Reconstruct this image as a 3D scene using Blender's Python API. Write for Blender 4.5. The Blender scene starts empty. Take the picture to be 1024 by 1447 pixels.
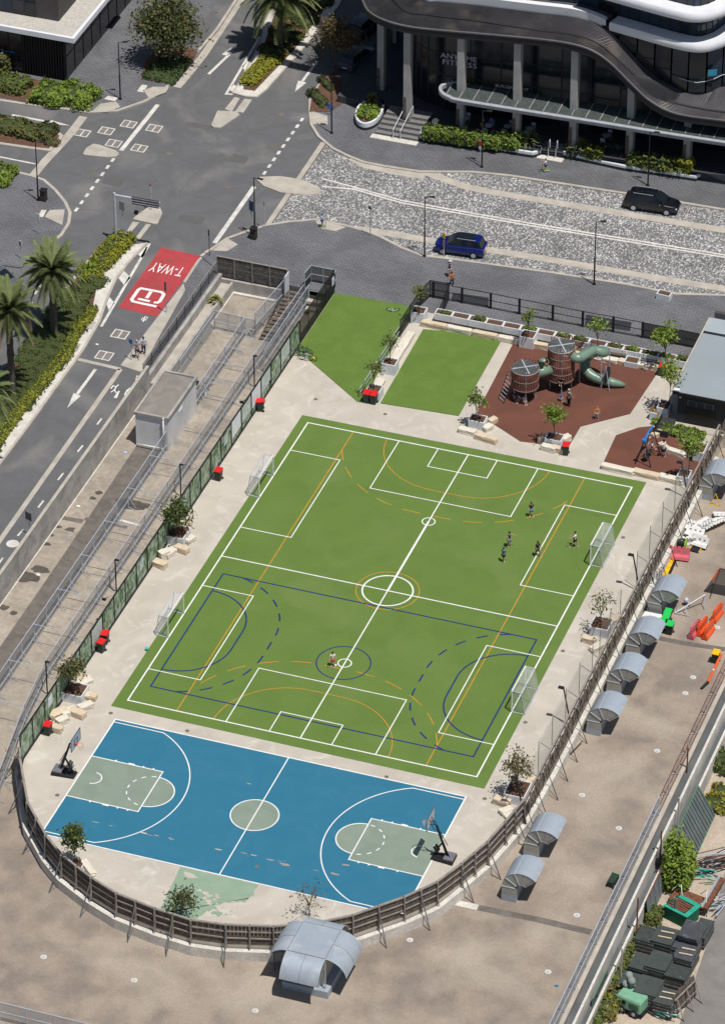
import bpy, bmesh, math, random
from math import sin, cos, pi, radians, hypot, atan2, sqrt
from mathutils import Vector, Matrix
import mathutils
R = random.Random(7)
S = bpy.context.scene
C = S.collection
# ---------------------------------------------------------------- camera, world, sun, exposure
YAW, PITCH, ROLL = radians(-19.585), radians(35.342), radians(-0.051)
DIST, FOC = 370.347, 6493.882
FW = Vector((sin(YAW)*cos(PITCH), cos(YAW)*cos(PITCH), -sin(PITCH)))
RT = Vector((cos(YAW), -sin(YAW), 0)); UP = RT.cross(FW)
RT, UP = RT*cos(ROLL)+UP*sin(ROLL), -RT*sin(ROLL)+UP*cos(ROLL)
POS = Vector((8.542, 31.86, 0))-FW*DIST
cd = bpy.data.cameras.new('camera'); cam = bpy.data.objects.new('camera', cd); C.objects.link(cam)
M4 = Matrix((RT, UP, -FW)).transposed().to_4x4(); M4.translation = POS; cam.matrix_world = M4
cd.sensor_fit = 'HORIZONTAL'; cd.sensor_width = 36; cd.lens = 36*FOC/1024
cd.clip_start = 5; cd.clip_end = 3000
S.camera = cam
SUN_EL, SUN_AZ = radians(69.7), radians(-31)
sdir = Vector((cos(SUN_AZ)*cos(SUN_EL), sin(SUN_AZ)*cos(SUN_EL), sin(SUN_EL)))
w = bpy.data.worlds.new('World'); S.world = w; w.use_nodes = True
nt = w.node_tree; sky = nt.nodes.new('ShaderNodeTexSky'); sky.sky_type = 'NISHITA'; sky.sun_disc = False
sky.sun_elevation = SUN_EL; sky.sun_rotation = radians(90)-SUN_AZ
nt.links.new(sky.outputs[0], nt.nodes['Background'].inputs[0]); nt.nodes['Background'].inputs[1].default_value = 0.055
sl = bpy.data.lights.new('sun', 'SUN'); sl.energy = 3.9; sl.angle = radians(0.53); sl.color = (1, .965, .915)
so = bpy.data.objects.new('sun', sl); C.objects.link(so); so.rotation_euler = (-sdir).to_track_quat('-Z', 'Y').to_euler()
S.view_settings.view_transform = 'Standard'; S.view_settings.look = 'None'
S.view_settings.exposure = 0.16; S.view_settings.gamma = 1; S.view_settings.use_curve_mapping = False
S.cycles.max_bounces = 6; S.cycles.transparent_max_bounces = 24
Z0 = -1.6          # level of the roof deck that surrounds the school ground

def g(px, py, z=0.0):
    """ground point of the survey at height z"""
    d = FW+RT*((px-512)/FOC)-UP*((py-723.5)/FOC)
    t = (z-POS.z)/d.z; p = POS+d*t
    return (p.x, p.y)
def gs(pts, z=0.0): return [g(a, b, z) for a, b in pts]
def g3(px, py, z=0.0):
    a = g(px, py, z); return Vector((a[0], a[1], z))

# ---------------------------------------------------------------- materials
def mat(name, col, rough=.8, metal=0, c2=None, sc=1.5, amt=.5, dist=0, c3=None, sc3=.2, fine=.08, fsc=25, bump=0, bsc=12, alpha=1, spec=.3, lo=.35, hi=.65, lo3=.5, hi3=.7, coat=0, vein=None):
    m = bpy.data.materials.new(name); m.use_nodes = True; n = m.node_tree.nodes; L = m.node_tree.links
    b = n['Principled BSDF']; b.inputs['Roughness'].default_value = rough; b.inputs['Metallic'].default_value = metal
    b.inputs['Specular IOR Level'].default_value = spec; b.inputs['Alpha'].default_value = alpha
    if coat: b.inputs['Coat Weight'].default_value = coat; b.inputs['Coat Roughness'].default_value = .05
    tc = n.new('ShaderNodeTexCoord'); co = tc.outputs['Object']
    def noise(scale, det=4, dis=0):
        t = n.new('ShaderNodeTexNoise'); t.inputs['Scale'].default_value = scale; t.inputs['Detail'].default_value = det
        t.inputs['Distortion'].default_value = dis; L.new(co, t.inputs['Vector']); return t.outputs['Fac']
    def ramp(f, a, b_):
        r = n.new('ShaderNodeMapRange'); r.inputs[1].default_value = a; r.inputs[2].default_value = b_; r.clamp = True; L.new(f, r.inputs[0]); return r.outputs[0]
    def mix(f, a, bc, typ='MIX'):
        x = n.new('ShaderNodeMix'); x.data_type = 'RGBA'; x.blend_type = typ
        if isinstance(f, (int, float)): x.inputs[0].default_value = f
        else: L.new(f, x.inputs[0])
        for k, v in ((6, a), (7, bc)):
            if isinstance(v, tuple): x.inputs[k].default_value = (*v[:3], 1)
            else: L.new(v, x.inputs[k])
        return x.outputs[2]
    cur = tuple(col)
    if c2 is None: c2 = tuple(c*.82 for c in col)
    cur = mix(ramp(noise(sc, 6, dist), lo, hi), cur, c2)
    if c3: cur = mix(ramp(noise(sc3, 5, dist*1.5), lo3, hi3), cur, c3)
    if vein:
        for sc_, wd_, k_ in ((.12, .035, .4),):
            f = noise(sc_, 3, 1.3); a_ = n.new('ShaderNodeMath'); a_.operation = 'SUBTRACT'; L.new(f, a_.inputs[0]); a_.inputs[1].default_value = .5; q_ = n.new('ShaderNodeMath'); q_.operation = 'ABSOLUTE'; L.new(a_.outputs[0], q_.inputs[0])
            r_ = n.new('ShaderNodeMapRange'); r_.inputs[1].default_value = 0; r_.inputs[2].default_value = wd_; r_.inputs[3].default_value = k_; r_.inputs[4].default_value = 0; L.new(q_.outputs[0], r_.inputs[0]); cur = mix(r_.outputs[0], cur, vein)
    if fine:
        cur = mix(1.0, cur, mix(noise(fsc, 3), (1-fine*2,)*3, (1+fine*2,)*3), 'MULTIPLY')
    L.new(cur, b.inputs['Base Color'])
    if bump:
        bp = n.new('ShaderNodeBump'); bp.inputs['Strength'].default_value = bump; bp.inputs['Distance'].default_value = .05
        L.new(noise(bsc, 5), bp.inputs['Height']); L.new(bp.outputs[0], b.inputs['Normal'])
    m['x'] = 1
    return m
def nodes(m): return m.node_tree.nodes, m.node_tree.links, m.node_tree.nodes['Principled BSDF']

asphalt = mat('asphalt', (.127, .127, .131), .9, c2=(.109, .109, .112), sc=.35, c3=(.195, .187, .178), sc3=.07, fine=.10, fsc=14, dist=1.6, bump=.3, lo3=.53, hi3=.75)
asphalt2 = mat('asphalt_pale', (.17, .16, .148), .9, c2=(.22, .205, .185), sc=.25, dist=2, fine=.1, fsc=14)
concrete = mat('court_concrete', (.50, .455, .39), .85, c2=(.43, .39, .33), sc=.25, dist=1.2, c3=(.56, .52, .46), sc3=.5, fine=.06, fsc=10, lo3=.55, hi3=.75, bump=.1)
kerbm = mat('kerb_concrete', (.46, .42, .36), .85, c2=(.36, .33, .285), sc=.9, fine=.08)
whitecon = mat('pale_pebble_concrete', (.62, .59, .53), .9, c2=(.52, .49, .44), sc=1.2, fine=.2, fsc=6)
deckm = mat('roof_deck', (.315, .258, .205), .92, c2=(.215, .178, .148), sc=.42, dist=.25, c3=(.38, .322, .258), sc3=.11, fine=.14, fsc=9, lo=.36, hi=.66, lo3=.49, hi3=.66, bump=.25, bsc=4)
stripm = mat('strip_deck', (.36, .31, .25), .92, c2=(.265, .232, .195), sc=.3, dist=.6, c3=(.2, .178, .155), sc3=.2, fine=.16, fsc=2.6, lo=.38, hi=.66, lo3=.56, hi3=.74, vein=(.42, .37, .30))
darkpatch = mat('weathered_tar', (.17, .15, .13), .9, c2=(.12, .105, .09), sc=.8, dist=1.5, fine=.14, fsc=6)
oldwall = mat('stained_wall', (.42, .40, .37), .9, c2=(.27, .26, .245), sc=.7, dist=.8, fine=.1, fsc=6)
wallwhite = mat('pale_wall', (.56, .54, .50), .85, c2=(.43, .41, .375), sc=.6, fine=.08, fsc=6, c3=(.3,.285,.26), sc3=.9, lo3=.62, hi3=.75)
dirt = mat('yard_dirt', (.46, .38, .295), .95, c2=(.38, .315, .245), sc=.5, dist=1, fine=.16, fsc=6, bump=.4)
turfm = mat('turf_green', (.122, .19, .046), .95, c2=(.110, .173, .042), sc=.35, dist=.6, c3=(.136, .196, .056), sc3=.16, fine=.10, fsc=9, spec=.05, bump=.3, bsc=30)
turf2m = mat('turf_bright', (.122, .193, .044), .95, c2=(.107, .17, .038), sc=.5, dist=.6, fine=.10, fsc=9, spec=.05, bump=.3, bsc=30)
bluem = mat('court_blue', (.020, .142, .232), .7, c2=(.026, .152, .24), sc=.3, dist=1.5, c3=(.04, .175, .265), sc3=.4, fine=.03, lo3=.62, hi3=.85, spec=.35)
keym = mat('court_green', (.222, .272, .215), .8, c2=(.19, .24, .19), sc=.5, fine=.04, dist=1)
wornm = mat('worn_green', (.255, .34, .25), .85, c2=(.225, .31, .22), sc=.8, fine=.05)
whitel = mat('line_white', (.78, .78, .75), .7, fine=.05, c2=(.68, .68, .65), sc=2)
roadwhite = mat('road_paint', (.66, .64, .60), .8, fine=.15, c2=(.5, .485, .45), sc=1.5, fsc=8)
navyl = mat('line_navy', (.012, .034, .135), .8, fine=.05)
orangel = mat('line_orange', (.50, .26, .03), .8, fine=.08)
rubberm = mat('rubber_softfall', (.155, .066, .046), .95, c2=(.125, .055, .04), sc=.4, dist=.8, fine=.12, fsc=10, bump=.3, spec=.1)
redroad = mat('red_road', (.42, .055, .062), .85, c2=(.34, .05, .055), sc=.4, dist=1, c3=(.2,.07,.065), sc3=.5, lo3=.6, hi3=.8, fine=.12, fsc=8)
steel = mat('galvanised', (.50, .54, .60), .55, .2, fine=.05)
ductm = mat('duct_metal', (.36, .41, .465), .5, .2, c2=(.325, .37, .42), sc=.7, dist=.6, c3=(.43, .46, .49), sc3=.8, fine=.04, fsc=5)
ductin = mat('duct_inside', (.40, .40, .37), .55, .3, fine=.04)
blackm = mat('black_metal', (.018, .018, .02), .5, fine=.05)
darkm = mat('dark_fabric', (.03, .032, .036), .85)
blackhole = mat('void', (.006, .006, .008), .9)
timber = mat('old_timber', (.15, .12, .097), .9, c2=(.08, .064, .053), sc=3, fine=.2, fsc=18)
timber2 = mat('grey_post', (.30, .27, .235), .85, c2=(.21, .185, .165), sc=2, fine=.1)
sand1 = mat('sandstone', (.62, .53, .40), .9, c2=(.52, .40, .27), sc=1.6, dist=.8, fine=.09, bump=.5, bsc=6)
sand2 = mat('sandstone_pale', (.70, .65, .55), .9, c2=(.58, .52, .43), sc=1.5, fine=.08, bump=.5, bsc=6)
whitep = mat('white_box', (.70, .72, .74), .7, c2=(.60, .62, .65), sc=1.6, fine=.05)
whitegloss = mat('white_plastic', (.74, .73, .71), .55, fine=.05, c2=(.62, .61, .58), sc=3)
scuff = mat('scuffed_paint', (.24, .22, .21), .85, c2=(.34, .30, .27), sc=4)
patchm = mat('tar_patch_road', (.102, .1, .098), .9, c2=(.115, .112, .11), sc=1.5)
lidm = mat('pit_lid_brown', (.23, .205, .18), .85, c2=(.18, .16, .145), sc=3)
soil = mat('soil', (.115, .062, .038), .95, fine=.3, fsc=12, bump=.6)
mulch = mat('mulch', (.13, .07, .045), .95, fine=.3, fsc=9, bump=.6)
glassd = mat('dark_glass', (.012, .017, .024), .12, spec=.5, fine=0)
redp = mat('red_plastic', (.62, .018, .02), .45)
greenp = mat('green_plastic', (.02, .52, .10), .45)
bindark = mat('bin_green', (.022, .045, .03), .5)
yellowp = mat('yellow_paint', (.80, .46, .01), .5)
orangep = mat('orange_plastic', (.80, .12, .025), .5, c2=(.7,.08,.02), sc=3)
pinkp = mat('pink_plastic', (.62, .13, .16), .6, c2=(.52, .10, .13), sc=3)
rust = mat('rusty', (.20, .075, .04), .85, c2=(.12, .05, .032), sc=4)
tubeg = mat('sage_plastic', (.165, .245, .185), .35, c2=(.15, .225, .17), sc=1, fine=.02, spec=.5)
slatm = mat('brown_slat', (.25, .105, .078), .7, fine=.1)
def leafmat(name, a, b_, c3=None):
    m = mat(name, a, .6, c2=b_, sc=2.2, lo=.3, hi=.7, c3=c3, sc3=1.3, fine=.15, fsc=9, spec=.25, lo3=.55, hi3=.65)
    n, L, b = nodes(m)
    b.inputs['Subsurface Weight'].default_value = 0
    tr = n.new('ShaderNodeBsdfTranslucent'); mx = n.new('ShaderNodeMixShader'); mx.inputs[0].default_value = .22
    src = b.inputs['Base Color'].links[0].from_socket; L.new(src, tr.inputs[0])
    L.new(b.outputs[0], mx.inputs[1]); L.new(tr.outputs[0], mx.inputs[2]); L.new(mx.outputs[0], n['Material Output'].inputs[0])
    return m
leafdark = leafmat('leaf_dark', (.055, .075, .026), (.085, .10, .035))
leafmid = leafmat('leaf_mid', (.10, .15, .03), (.16, .20, .045))
leafbright = leafmat('leaf_bright', (.17, .26, .035), (.25, .33, .05))
leafyel = leafmat('leaf_yellow', (.24, .27, .03), (.34, .31, .03))
leafolive = leafmat('leaf_olive', (.12, .125, .045), (.17, .16, .06), c3=(.2, .13, .06))
leafbrown = leafmat('leaf_brown', (.15, .11, .055), (.22, .14, .07))
palmleaf = leafmat('palm_leaf', (.15, .185, .07), (.23, .26, .11))
palmdead = leafmat('palm_dry', (.30, .21, .12), (.36, .27, .16))
bark = mat('bark', (.13, .105, .08), .95, fine=.25, fsc=10, bump=.6)
palmbark = mat('palm_bark', (.12, .10, .085), .95, c2=(.07, .06, .05), sc=4, fine=.3)
skinm = mat('skin', (.50, .29, .20), .6, fine=.02)
skind = mat('skin_brown', (.28, .16, .10), .6, fine=.02)
def plain(name, c, r=.8, **k): return mat(name, c, r, fine=.03, **k)
cloth = {k: plain('cloth_'+k, v) for k, v in dict(black=(.015, .015, .017), white=(.75, .74, .72), blue=(.02, .12, .42), navy=(.02, .03, .075), orange=(.62, .17, .04), teal=(.02, .2, .3), grey=(.25, .25, .26), paleblue=(.40, .55, .68), red=(.5, .04, .04), pink=(.72, .42, .44), lime=(.3, .55, .05), yellow=(.7, .6, .2)).items()}
hairm = plain('hair_dark', (.02, .014, .01)); hairb = plain('hair_fair', (.32, .22, .1)); hairg = plain('hair_grey', (.45, .43, .4))

def brickmat(name, cols, bw, bh, mortar=(.06, .06, .06), msz=.012, rot=0, offset=.5, rough=.85, big=None, fine=.08):
    m = mat(name, cols[0], rough, fine=fine, fsc=14); n, L, b = nodes(m)
    tc = n.new('ShaderNodeTexCoord'); mp = n.new('ShaderNodeMapping'); mp.inputs['Rotation'].default_value[2] = rot
    L.new(tc.outputs['Object'], mp.inputs[0]); br = n.new('ShaderNodeTexBrick'); L.new(mp.outputs[0], br.inputs['Vector'])
    br.inputs['Scale'].default_value = 1; br.inputs['Brick Width'].default_value = bw; br.inputs['Row Height'].default_value = bh
    br.inputs['Mortar Size'].default_value = msz; br.offset = offset; br.inputs['Bias'].default_value = 0
    br.inputs['Color1'].default_value = (*cols[0], 1); br.inputs['Color2'].default_value = (*cols[1], 1); br.inputs['Mortar'].default_value = (*mortar, 1)
    ns = n.new('ShaderNodeTexNoise'); ns.inputs['Scale'].default_value = .22; ns.inputs['Detail'].default_value = 6; ns.inputs['Distortion'].default_value = 1.0
    L.new(tc.outputs['Object'], ns.inputs['Vector'])
    mr = n.new('ShaderNodeMapRange'); mr.inputs[1].default_value = .35; mr.inputs[2].default_value = .68; mr.inputs[3].default_value = .86; mr.inputs[4].default_value = 1.2
    L.new(ns.outputs['Fac'], mr.inputs[0]); x = n.new('ShaderNodeVectorMath'); x.operation = 'SCALE'; L.new(br.outputs[0], x.inputs[0]); L.new(mr.outputs[0], x.inputs['Scale'])
    fs = n.new('ShaderNodeTexNoise'); fs.inputs['Scale'].default_value = 5; L.new(tc.outputs['Object'], fs.inputs['Vector'])
    mr2 = n.new('ShaderNodeMapRange'); mr2.inputs[1].default_value = .3; mr2.inputs[2].default_value = .7; mr2.inputs[3].default_value = 1-fine; mr2.inputs[4].default_value = 1+fine
    L.new(fs.outputs['Fac'], mr2.inputs[0]); x2 = n.new('ShaderNodeVectorMath'); x2.operation = 'SCALE'; L.new(x.outputs[0], x2.inputs[0]); L.new(mr2.outputs[0], x2.inputs['Scale'])
    L.new(x2.outputs[0], b.inputs['Base Color']); return m
plaza = brickmat('plaza_paving', [(.126, .127, .136), (.145, .146, .155)], .6, .3, (.075, .075, .08), .02, rot=radians(-7), fine=.12)
plaza2 = brickmat('granite_paving', [(.118, .120, .128), (.136, .137, .145)], .6, .3, (.065, .065, .075), .02, rot=radians(4), fine=.12)
def cobblemat():
    m = mat('cobble_setts', (.3, .3, .3), .85); n, L, b = nodes(m)
    tc = n.new('ShaderNodeTexCoord'); v = n.new('ShaderNodeTexVoronoi'); v.inputs['Scale'].default_value = 9.0; v.inputs['Randomness'].default_value = .75
    mp = n.new('ShaderNodeMapping'); mp.inputs['Scale'].default_value = (1.15, .75, 1); mp.inputs['Rotation'].default_value[2] = .5
    L.new(tc.outputs['Object'], mp.inputs[0]); L.new(mp.outputs[0], v.inputs['Vector'])
    sp = n.new('ShaderNodeSeparateColor'); L.new(v.outputs['Color'], sp.inputs[0])
    cr = n.new('ShaderNodeValToRGB'); L.new(sp.outputs[0], cr.inputs[0]); e = cr.color_ramp.elements
    e[0].color = (.10, .10, .115, 1); e[1].color = (.58, .55, .51, 1); e[1].position = 1
    for p, c in ((.40, .16), (.64, .22), (.82, .40)): q = cr.color_ramp.elements.new(p); q.color = (c, c*.985, c*.97, 1)
    ns = n.new('ShaderNodeTexNoise'); ns.inputs['Scale'].default_value = .25; ns.inputs['Detail'].default_value = 5; ns.inputs['Distortion'].default_value = .6; L.new(tc.outputs['Object'], ns.inputs['Vector'])
    mr = n.new('ShaderNodeMapRange'); mr.inputs[1].default_value = .3; mr.inputs[2].default_value = .7; mr.inputs[3].default_value = .82; mr.inputs[4].default_value = 1.2
    L.new(ns.outputs['Fac'], mr.inputs[0]); x = n.new('ShaderNodeVectorMath'); x.operation = 'SCALE'; L.new(cr.outputs[0], x.inputs[0]); L.new(mr.outputs[0], x.inputs['Scale'])
    L.new(x.outputs[0], b.inputs['Base Color'])
    bp = n.new('ShaderNodeBump'); bp.inputs['Strength'].default_value = .6; bp.inputs['Distance'].default_value = .04; bp.invert = True
    L.new(v.outputs['Distance'], bp.inputs['Height']); L.new(bp.outputs[0], b.inputs['Normal']); return m
cobble = cobblemat()
def netmat(name, col, alpha, scale=6):
    """chain-link or netting: wires as a fine diagonal grid cut out of the sheet"""
    m = mat(name, col, .7, fine=0); n, L, b = nodes(m)
    b.inputs['Alpha'].default_value = alpha
    return m
chain = netmat('chain_link', (.33, .36, .41), .42)
netw = netmat('white_net', (.80, .80, .80), .22)
netg = netmat('fine_net', (.28, .30, .28), .16)
shade = netmat('black_mesh', (.012, .013, .013), .86)
shade2 = netmat('black_mesh_thin', (.015, .016, .016), .72)
def mural(name, seed):
    m = mat(name, (.3, .36, .28), .8); n, L, b = nodes(m); tc = n.new('ShaderNodeTexCoord')
    mp = n.new('ShaderNodeMapping'); mp.inputs['Location'].default_value = (seed*7, seed*3, 0); mp.inputs['Scale'].default_value = (1, 1, .55); L.new(tc.outputs['Object'], mp.inputs[0])
    ns = n.new('ShaderNodeTexNoise'); ns.inputs['Scale'].default_value = 1.7; ns.inputs['Detail'].default_value = 6; ns.inputs['Distortion'].default_value = 1.6; L.new(mp.outputs[0], ns.inputs['Vector'])
    cr = n.new('ShaderNodeValToRGB'); L.new(ns.outputs['Fac'], cr.inputs[0]); e = cr.color_ramp.elements
    e[0].position = .3; e[0].color = (.04, .07, .04, 1); e[1].position = .74; e[1].color = (.46, .50, .43, 1)
    for p, c in ((.44, (.12, .19, .10)), (.52, (.27, .34, .24)), (.60, (.36, .42, .33))): q = cr.color_ramp.elements.new(p); q.color = (*c, 1)
    L.new(cr.outputs[0], b.inputs['Base Color']); return m
murals = [mural('printed_mural_%s' % a, i) for i, a in enumerate('abc')]

# ---------------------------------------------------------------- mesh helpers
class B:
    def __init__(s, o=(0, 0, 0)): s.v = []; s.f = []; s.o = Vector(o)
    def add(s, vs, fs):
        k = len(s.v); s.v += [tuple(Vector(v)-s.o) for v in vs]; s.f += [tuple(i+k for i in f) for f in fs]; return s
    def box(s, c, d, rz=0, tilt=None):
        M = Matrix.Rotation(rz, 3, 'Z')
        if tilt: M = M @ mathutils.Euler(tilt).to_matrix()
        vs = [Vector(c)+M @ Vector((x*d[0]/2, y*d[1]/2, z*d[2]/2)) for z in (-1, 1) for x, y in ((-1, -1), (1, -1), (1, 1), (-1, 1))]
        return s.add(vs, [(3, 2, 1, 0), (4, 5, 6, 7), (0, 1, 5, 4), (1, 2, 6, 5), (2, 3, 7, 6), (3, 0, 4, 7)])
    def tube(s, p, q, r, n=6, r2=None, cap=True):
        p, q = Vector(p), Vector(q); a = (q-p)
        if a.length < 1e-6: return s
        a.normalize(); u = a.orthogonal().normalized(); w_ = a.cross(u); r2 = r if r2 is None else r2
        vs = [p+(u*cos(t)+w_*sin(t))*r for t in [2*pi*i/n for i in range(n)]]+[q+(u*cos(t)+w_*sin(t))*r2 for t in [2*pi*i/n for i in range(n)]]
        fs = [(i, (i+1) % n, n+(i+1) % n, n+i) for i in range(n)]
        if cap: fs += [tuple(range(n-1, -1, -1)), tuple(range(n, 2*n))]
        return s.add(vs, fs)
    def path(s, pts, r, n=6):
        for a, b in zip(pts, pts[1:]): s.tube(a, b, r if not isinstance(r, (list, tuple)) else r[0], n)
        return s
    def sweep(s, pts, rs, n=10, cap=True):
        """one tube through the points with a radius at each"""
        pts = [Vector(p) for p in pts]; vs = []; u = None
        if not isinstance(rs, (list, tuple)): rs = [rs]*len(pts)
        for i, p in enumerate(pts):
            a = (pts[min(i+1, len(pts)-1)]-pts[max(i-1, 0)]).normalized()
            u = a.orthogonal().normalized() if u is None else (u-a*u.dot(a)).normalized()
            w_ = a.cross(u); vs += [p+(u*cos(t)+w_*sin(t))*rs[i] for t in [2*pi*k/n for k in range(n)]]
        fs = [(i*n+k, i*n+(k+1) % n, (i+1)*n+(k+1) % n, (i+1)*n+k) for i in range(len(pts)-1) for k in range(n)]
        if cap: fs += [tuple(range(n-1, -1, -1)), tuple(range((len(pts)-1)*n, len(pts)*n))]
        return s.add(vs, fs)
    def prism(s, poly, z0, z1, base=True):
        n = len(poly); ar = sum(poly[i][0]*poly[(i+1) % n][1]-poly[(i+1) % n][0]*poly[i][1] for i in range(n))
        if ar < 0: poly = poly[::-1]
        vs = [(x, y, z0) for x, y in poly]+[(x, y, z1) for x, y in poly]
        fs = [(i, (i+1) % n, n+(i+1) % n, n+i) for i in range(n)]+[tuple(range(n, 2*n))]
        if base: fs.append(tuple(range(n-1, -1, -1)))
        return s.add(vs, fs)
    def sheet(s, poly, z):
        n = len(poly); ar = sum(poly[i][0]*poly[(i+1) % n][1]-poly[(i+1) % n][0]*poly[i][1] for i in range(n))
        if ar < 0: poly = poly[::-1]
        return s.add([(x, y, z) for x, y in poly], [tuple(range(n))])
    def ribbon(s, pts, wd, z, closed=False, z0=None):
        """flat strip of width wd along 2-D points, given a skirt down to z0"""
        pts = [Vector(p[:2]) for p in pts]; n = len(pts); l = []; r = []
        for i, p in enumerate(pts):
            a = pts[(i-1) % n] if (closed or i > 0) else p; b = pts[(i+1) % n] if (closed or i < n-1) else p
            d1 = (p-a).normalized() if (p-a).length > 1e-6 else (b-p).normalized(); d2 = (b-p).normalized() if (b-p).length > 1e-6 else d1
            nn = Vector((-(d1+d2).y, (d1+d2).x)); nn = nn.normalized() if nn.length > 1e-6 else Vector((-d1.y, d1.x))
            k = min(1/max(nn.dot(Vector((-d1.y, d1.x))), .5), 2); l.append(p+nn*wd/2*k); r.append(p-nn*wd/2*k)
        m = n if closed else n-1
        vs = [(p.x, p.y, z) for p in l]+[(p.x, p.y, z) for p in r]; fs = [(n+i, n+(i+1) % n, (i+1) % n, i) for i in range(m)]
        if z0 is not None:
            vs += [(p.x, p.y, z0) for p in l]+[(p.x, p.y, z0) for p in r]
            for i in range(m):
                j = (i+1) % n; fs += [(i, j, 2*n+j, 2*n+i), (3*n+i, 3*n+j, n+j, n+i)]
            if not closed: fs += [(0, 2*n, 3*n, n), (n-1, 2*n-1, 4*n-1, 3*n-1)]
        return s.add(vs, fs)
    def ball(s, c, r, n=8, m=6, sq=(1, 1, 1)):
        c = Vector(c); vs = [c+Vector((0, 0, r*sq[2]))]
        for j in range(1, m):
            a = pi*j/m; vs += [c+Vector((r*sin(a)*cos(2*pi*i/n)*sq[0], r*sin(a)*sin(2*pi*i/n)*sq[1], r*cos(a)*sq[2])) for i in range(n)]
        vs.append(c-Vector((0, 0, r*sq[2]))); fs = [(0, 1+i, 1+(i+1) % n) for i in range(n)]
        for j in range(m-2): fs += [(1+j*n+i, 1+(j+1)*n+i, 1+(j+1)*n+(i+1) % n, 1+j*n+(i+1) % n) for i in range(n)]
        k = 1+(m-2)*n; fs += [(k+i, len(vs)-1, k+(i+1) % n) for i in range(n)]
        return s.add(vs, fs)
    def quad(s, a, b, c, d): return s.add([a, b, c, d], [(0, 1, 2, 3)])
    def mesh(s, name, m):
        me = bpy.data.meshes.new(name); me.from_pydata(s.v, [], s.f)
        for x in (m if isinstance(m, (list, tuple)) else [m]): me.materials.append(x)
        return me
    def out(s, name, m, parent=None, smooth=False, bevel=0, tri=False):
        me = s.mesh(name, m)
        if tri or any(len(f) > 4 for f in s.f):
            bm = bmesh.new(); bm.from_mesh(me); bmesh.ops.triangulate(bm, faces=[f for f in bm.faces if len(f.verts) > 4]); bm.to_mesh(me); bm.free()
        if smooth: me.shade_smooth()
        o = bpy.data.objects.new(name, me); C.objects.link(o); o.parent = parent
        if bevel:
            b = o.modifiers.new('bevel', 'BEVEL'); b.width = bevel; b.segments = 2
        return o
def tag(o, label, cat, group=None):
    o['label'] = label; o['category'] = cat
    if group: o['group'] = group
    return o
def thing(name, label, cat, loc=(0, 0, 0), rz=0, group=None):
    o = bpy.data.objects.new(name, None); C.objects.link(o); o.location = loc; o.rotation_euler = (0, 0, rz); o.empty_display_size = .3
    return tag(o, label, cat, group)
def struct(b, name, m, parent=None, **k):
    o = b.out(name, m, parent, **k)
    if parent is None: o['kind'] = 'structure'
    return o
KIDS = {}
def dup(root, loc, rz=None, label=None, group=None, sc=None):
    """copy of a thing with its parts and sub-parts"""
    r = root.copy(); C.objects.link(r); r.location = loc
    if rz is not None: r.rotation_euler = (0, 0, rz)
    if sc: r.scale = (sc,)*3 if not isinstance(sc, tuple) else sc
    if label: r['label'] = label
    if group: r['group'] = group
    for ch in kids(root):
        c = ch.copy(); C.objects.link(c); c.parent = r
        for q in kids(ch):
            d = q.copy(); C.objects.link(d); d.parent = c
    return r
def kids(o):
    if o.name not in KIDS: KIDS[o.name] = list(o.children)
    return KIDS[o.name]
def share(name, me, parent, loc=(0, 0, 0), rz=0, rot=None, sc=None):
    o = bpy.data.objects.new(name, me); C.objects.link(o); o.parent = parent; o.location = loc; o.rotation_euler = rot or (0, 0, rz)
    if sc: o.scale = sc
    return o
def arc(cx, cy, r, a0, a1, n=40): return [(cx+r*cos(a0+(a1-a0)*i/n), cy+r*sin(a0+(a1-a0)*i/n)) for i in range(n+1)]
def resamp(pts, n):
    pts = [Vector(p) for p in pts]; d = [0]
    for a, b in zip(pts, pts[1:]): d.append(d[-1]+(b-a).length)
    out = []
    for i in range(n+1):
        t = d[-1]*i/n; k = max(j for j in range(len(d)) if d[j] <= t+1e-9); k = min(k, len(pts)-2)
        out.append(pts[k].lerp(pts[k+1], (t-d[k])/max(d[k+1]-d[k], 1e-9)))
    return out
def spline(pts, per=6):
    P_ = [Vector(p) for p in pts]; out = []
    for i in range(len(P_)-1):
        a, b, c, d = P_[max(i-1, 0)], P_[i], P_[i+1], P_[min(i+2, len(P_)-1)]
        for k in range(per):
            t = k/per; out.append(.5*((2*b)+(c-a)*t+(2*a-5*b+4*c-d)*t*t+(3*b-a-3*c+d)*t**3))
    return out+[P_[-1]]
def text_mesh(txt, size, m, name='lettering', bold=0, extrude=.01, xs=1):
    cu = bpy.data.curves.new(name, 'FONT'); cu.body = txt; cu.size = size; cu.extrude = extrude; cu.offset = bold; cu.align_x = 'CENTER'; cu.align_y = 'CENTER'; cu.resolution_u = 3
    o = bpy.data.objects.new(name, cu); C.objects.link(o); dg = bpy.context.evaluated_depsgraph_get()
    me = bpy.data.meshes.new_from_object(o.evaluated_get(dg)); bpy.data.objects.remove(o); me.materials.clear(); me.materials.append(m); return me
# ================================================================ SETTING
def Zm(ox, oy, s, pts): return [(ox+a/s, oy+b/s) for a, b in pts]
ZR, ZP = -0.10, 0.03      # road and pavement levels
b = B(); b.sheet([(-1500, -900), (1500, -900), (1500, 2500), (-1500, 2500)], -4.25); struct(b, 'ground', dirt)
# street plateau
b = B(); b.prism([(-15.2, -80), (-15.2, 61.7), (400, 61.7), (400, 900), (-500, 900), (-500, -80)], -4.2, ZR-.02); struct(b, 'street_terrain', asphalt)
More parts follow.
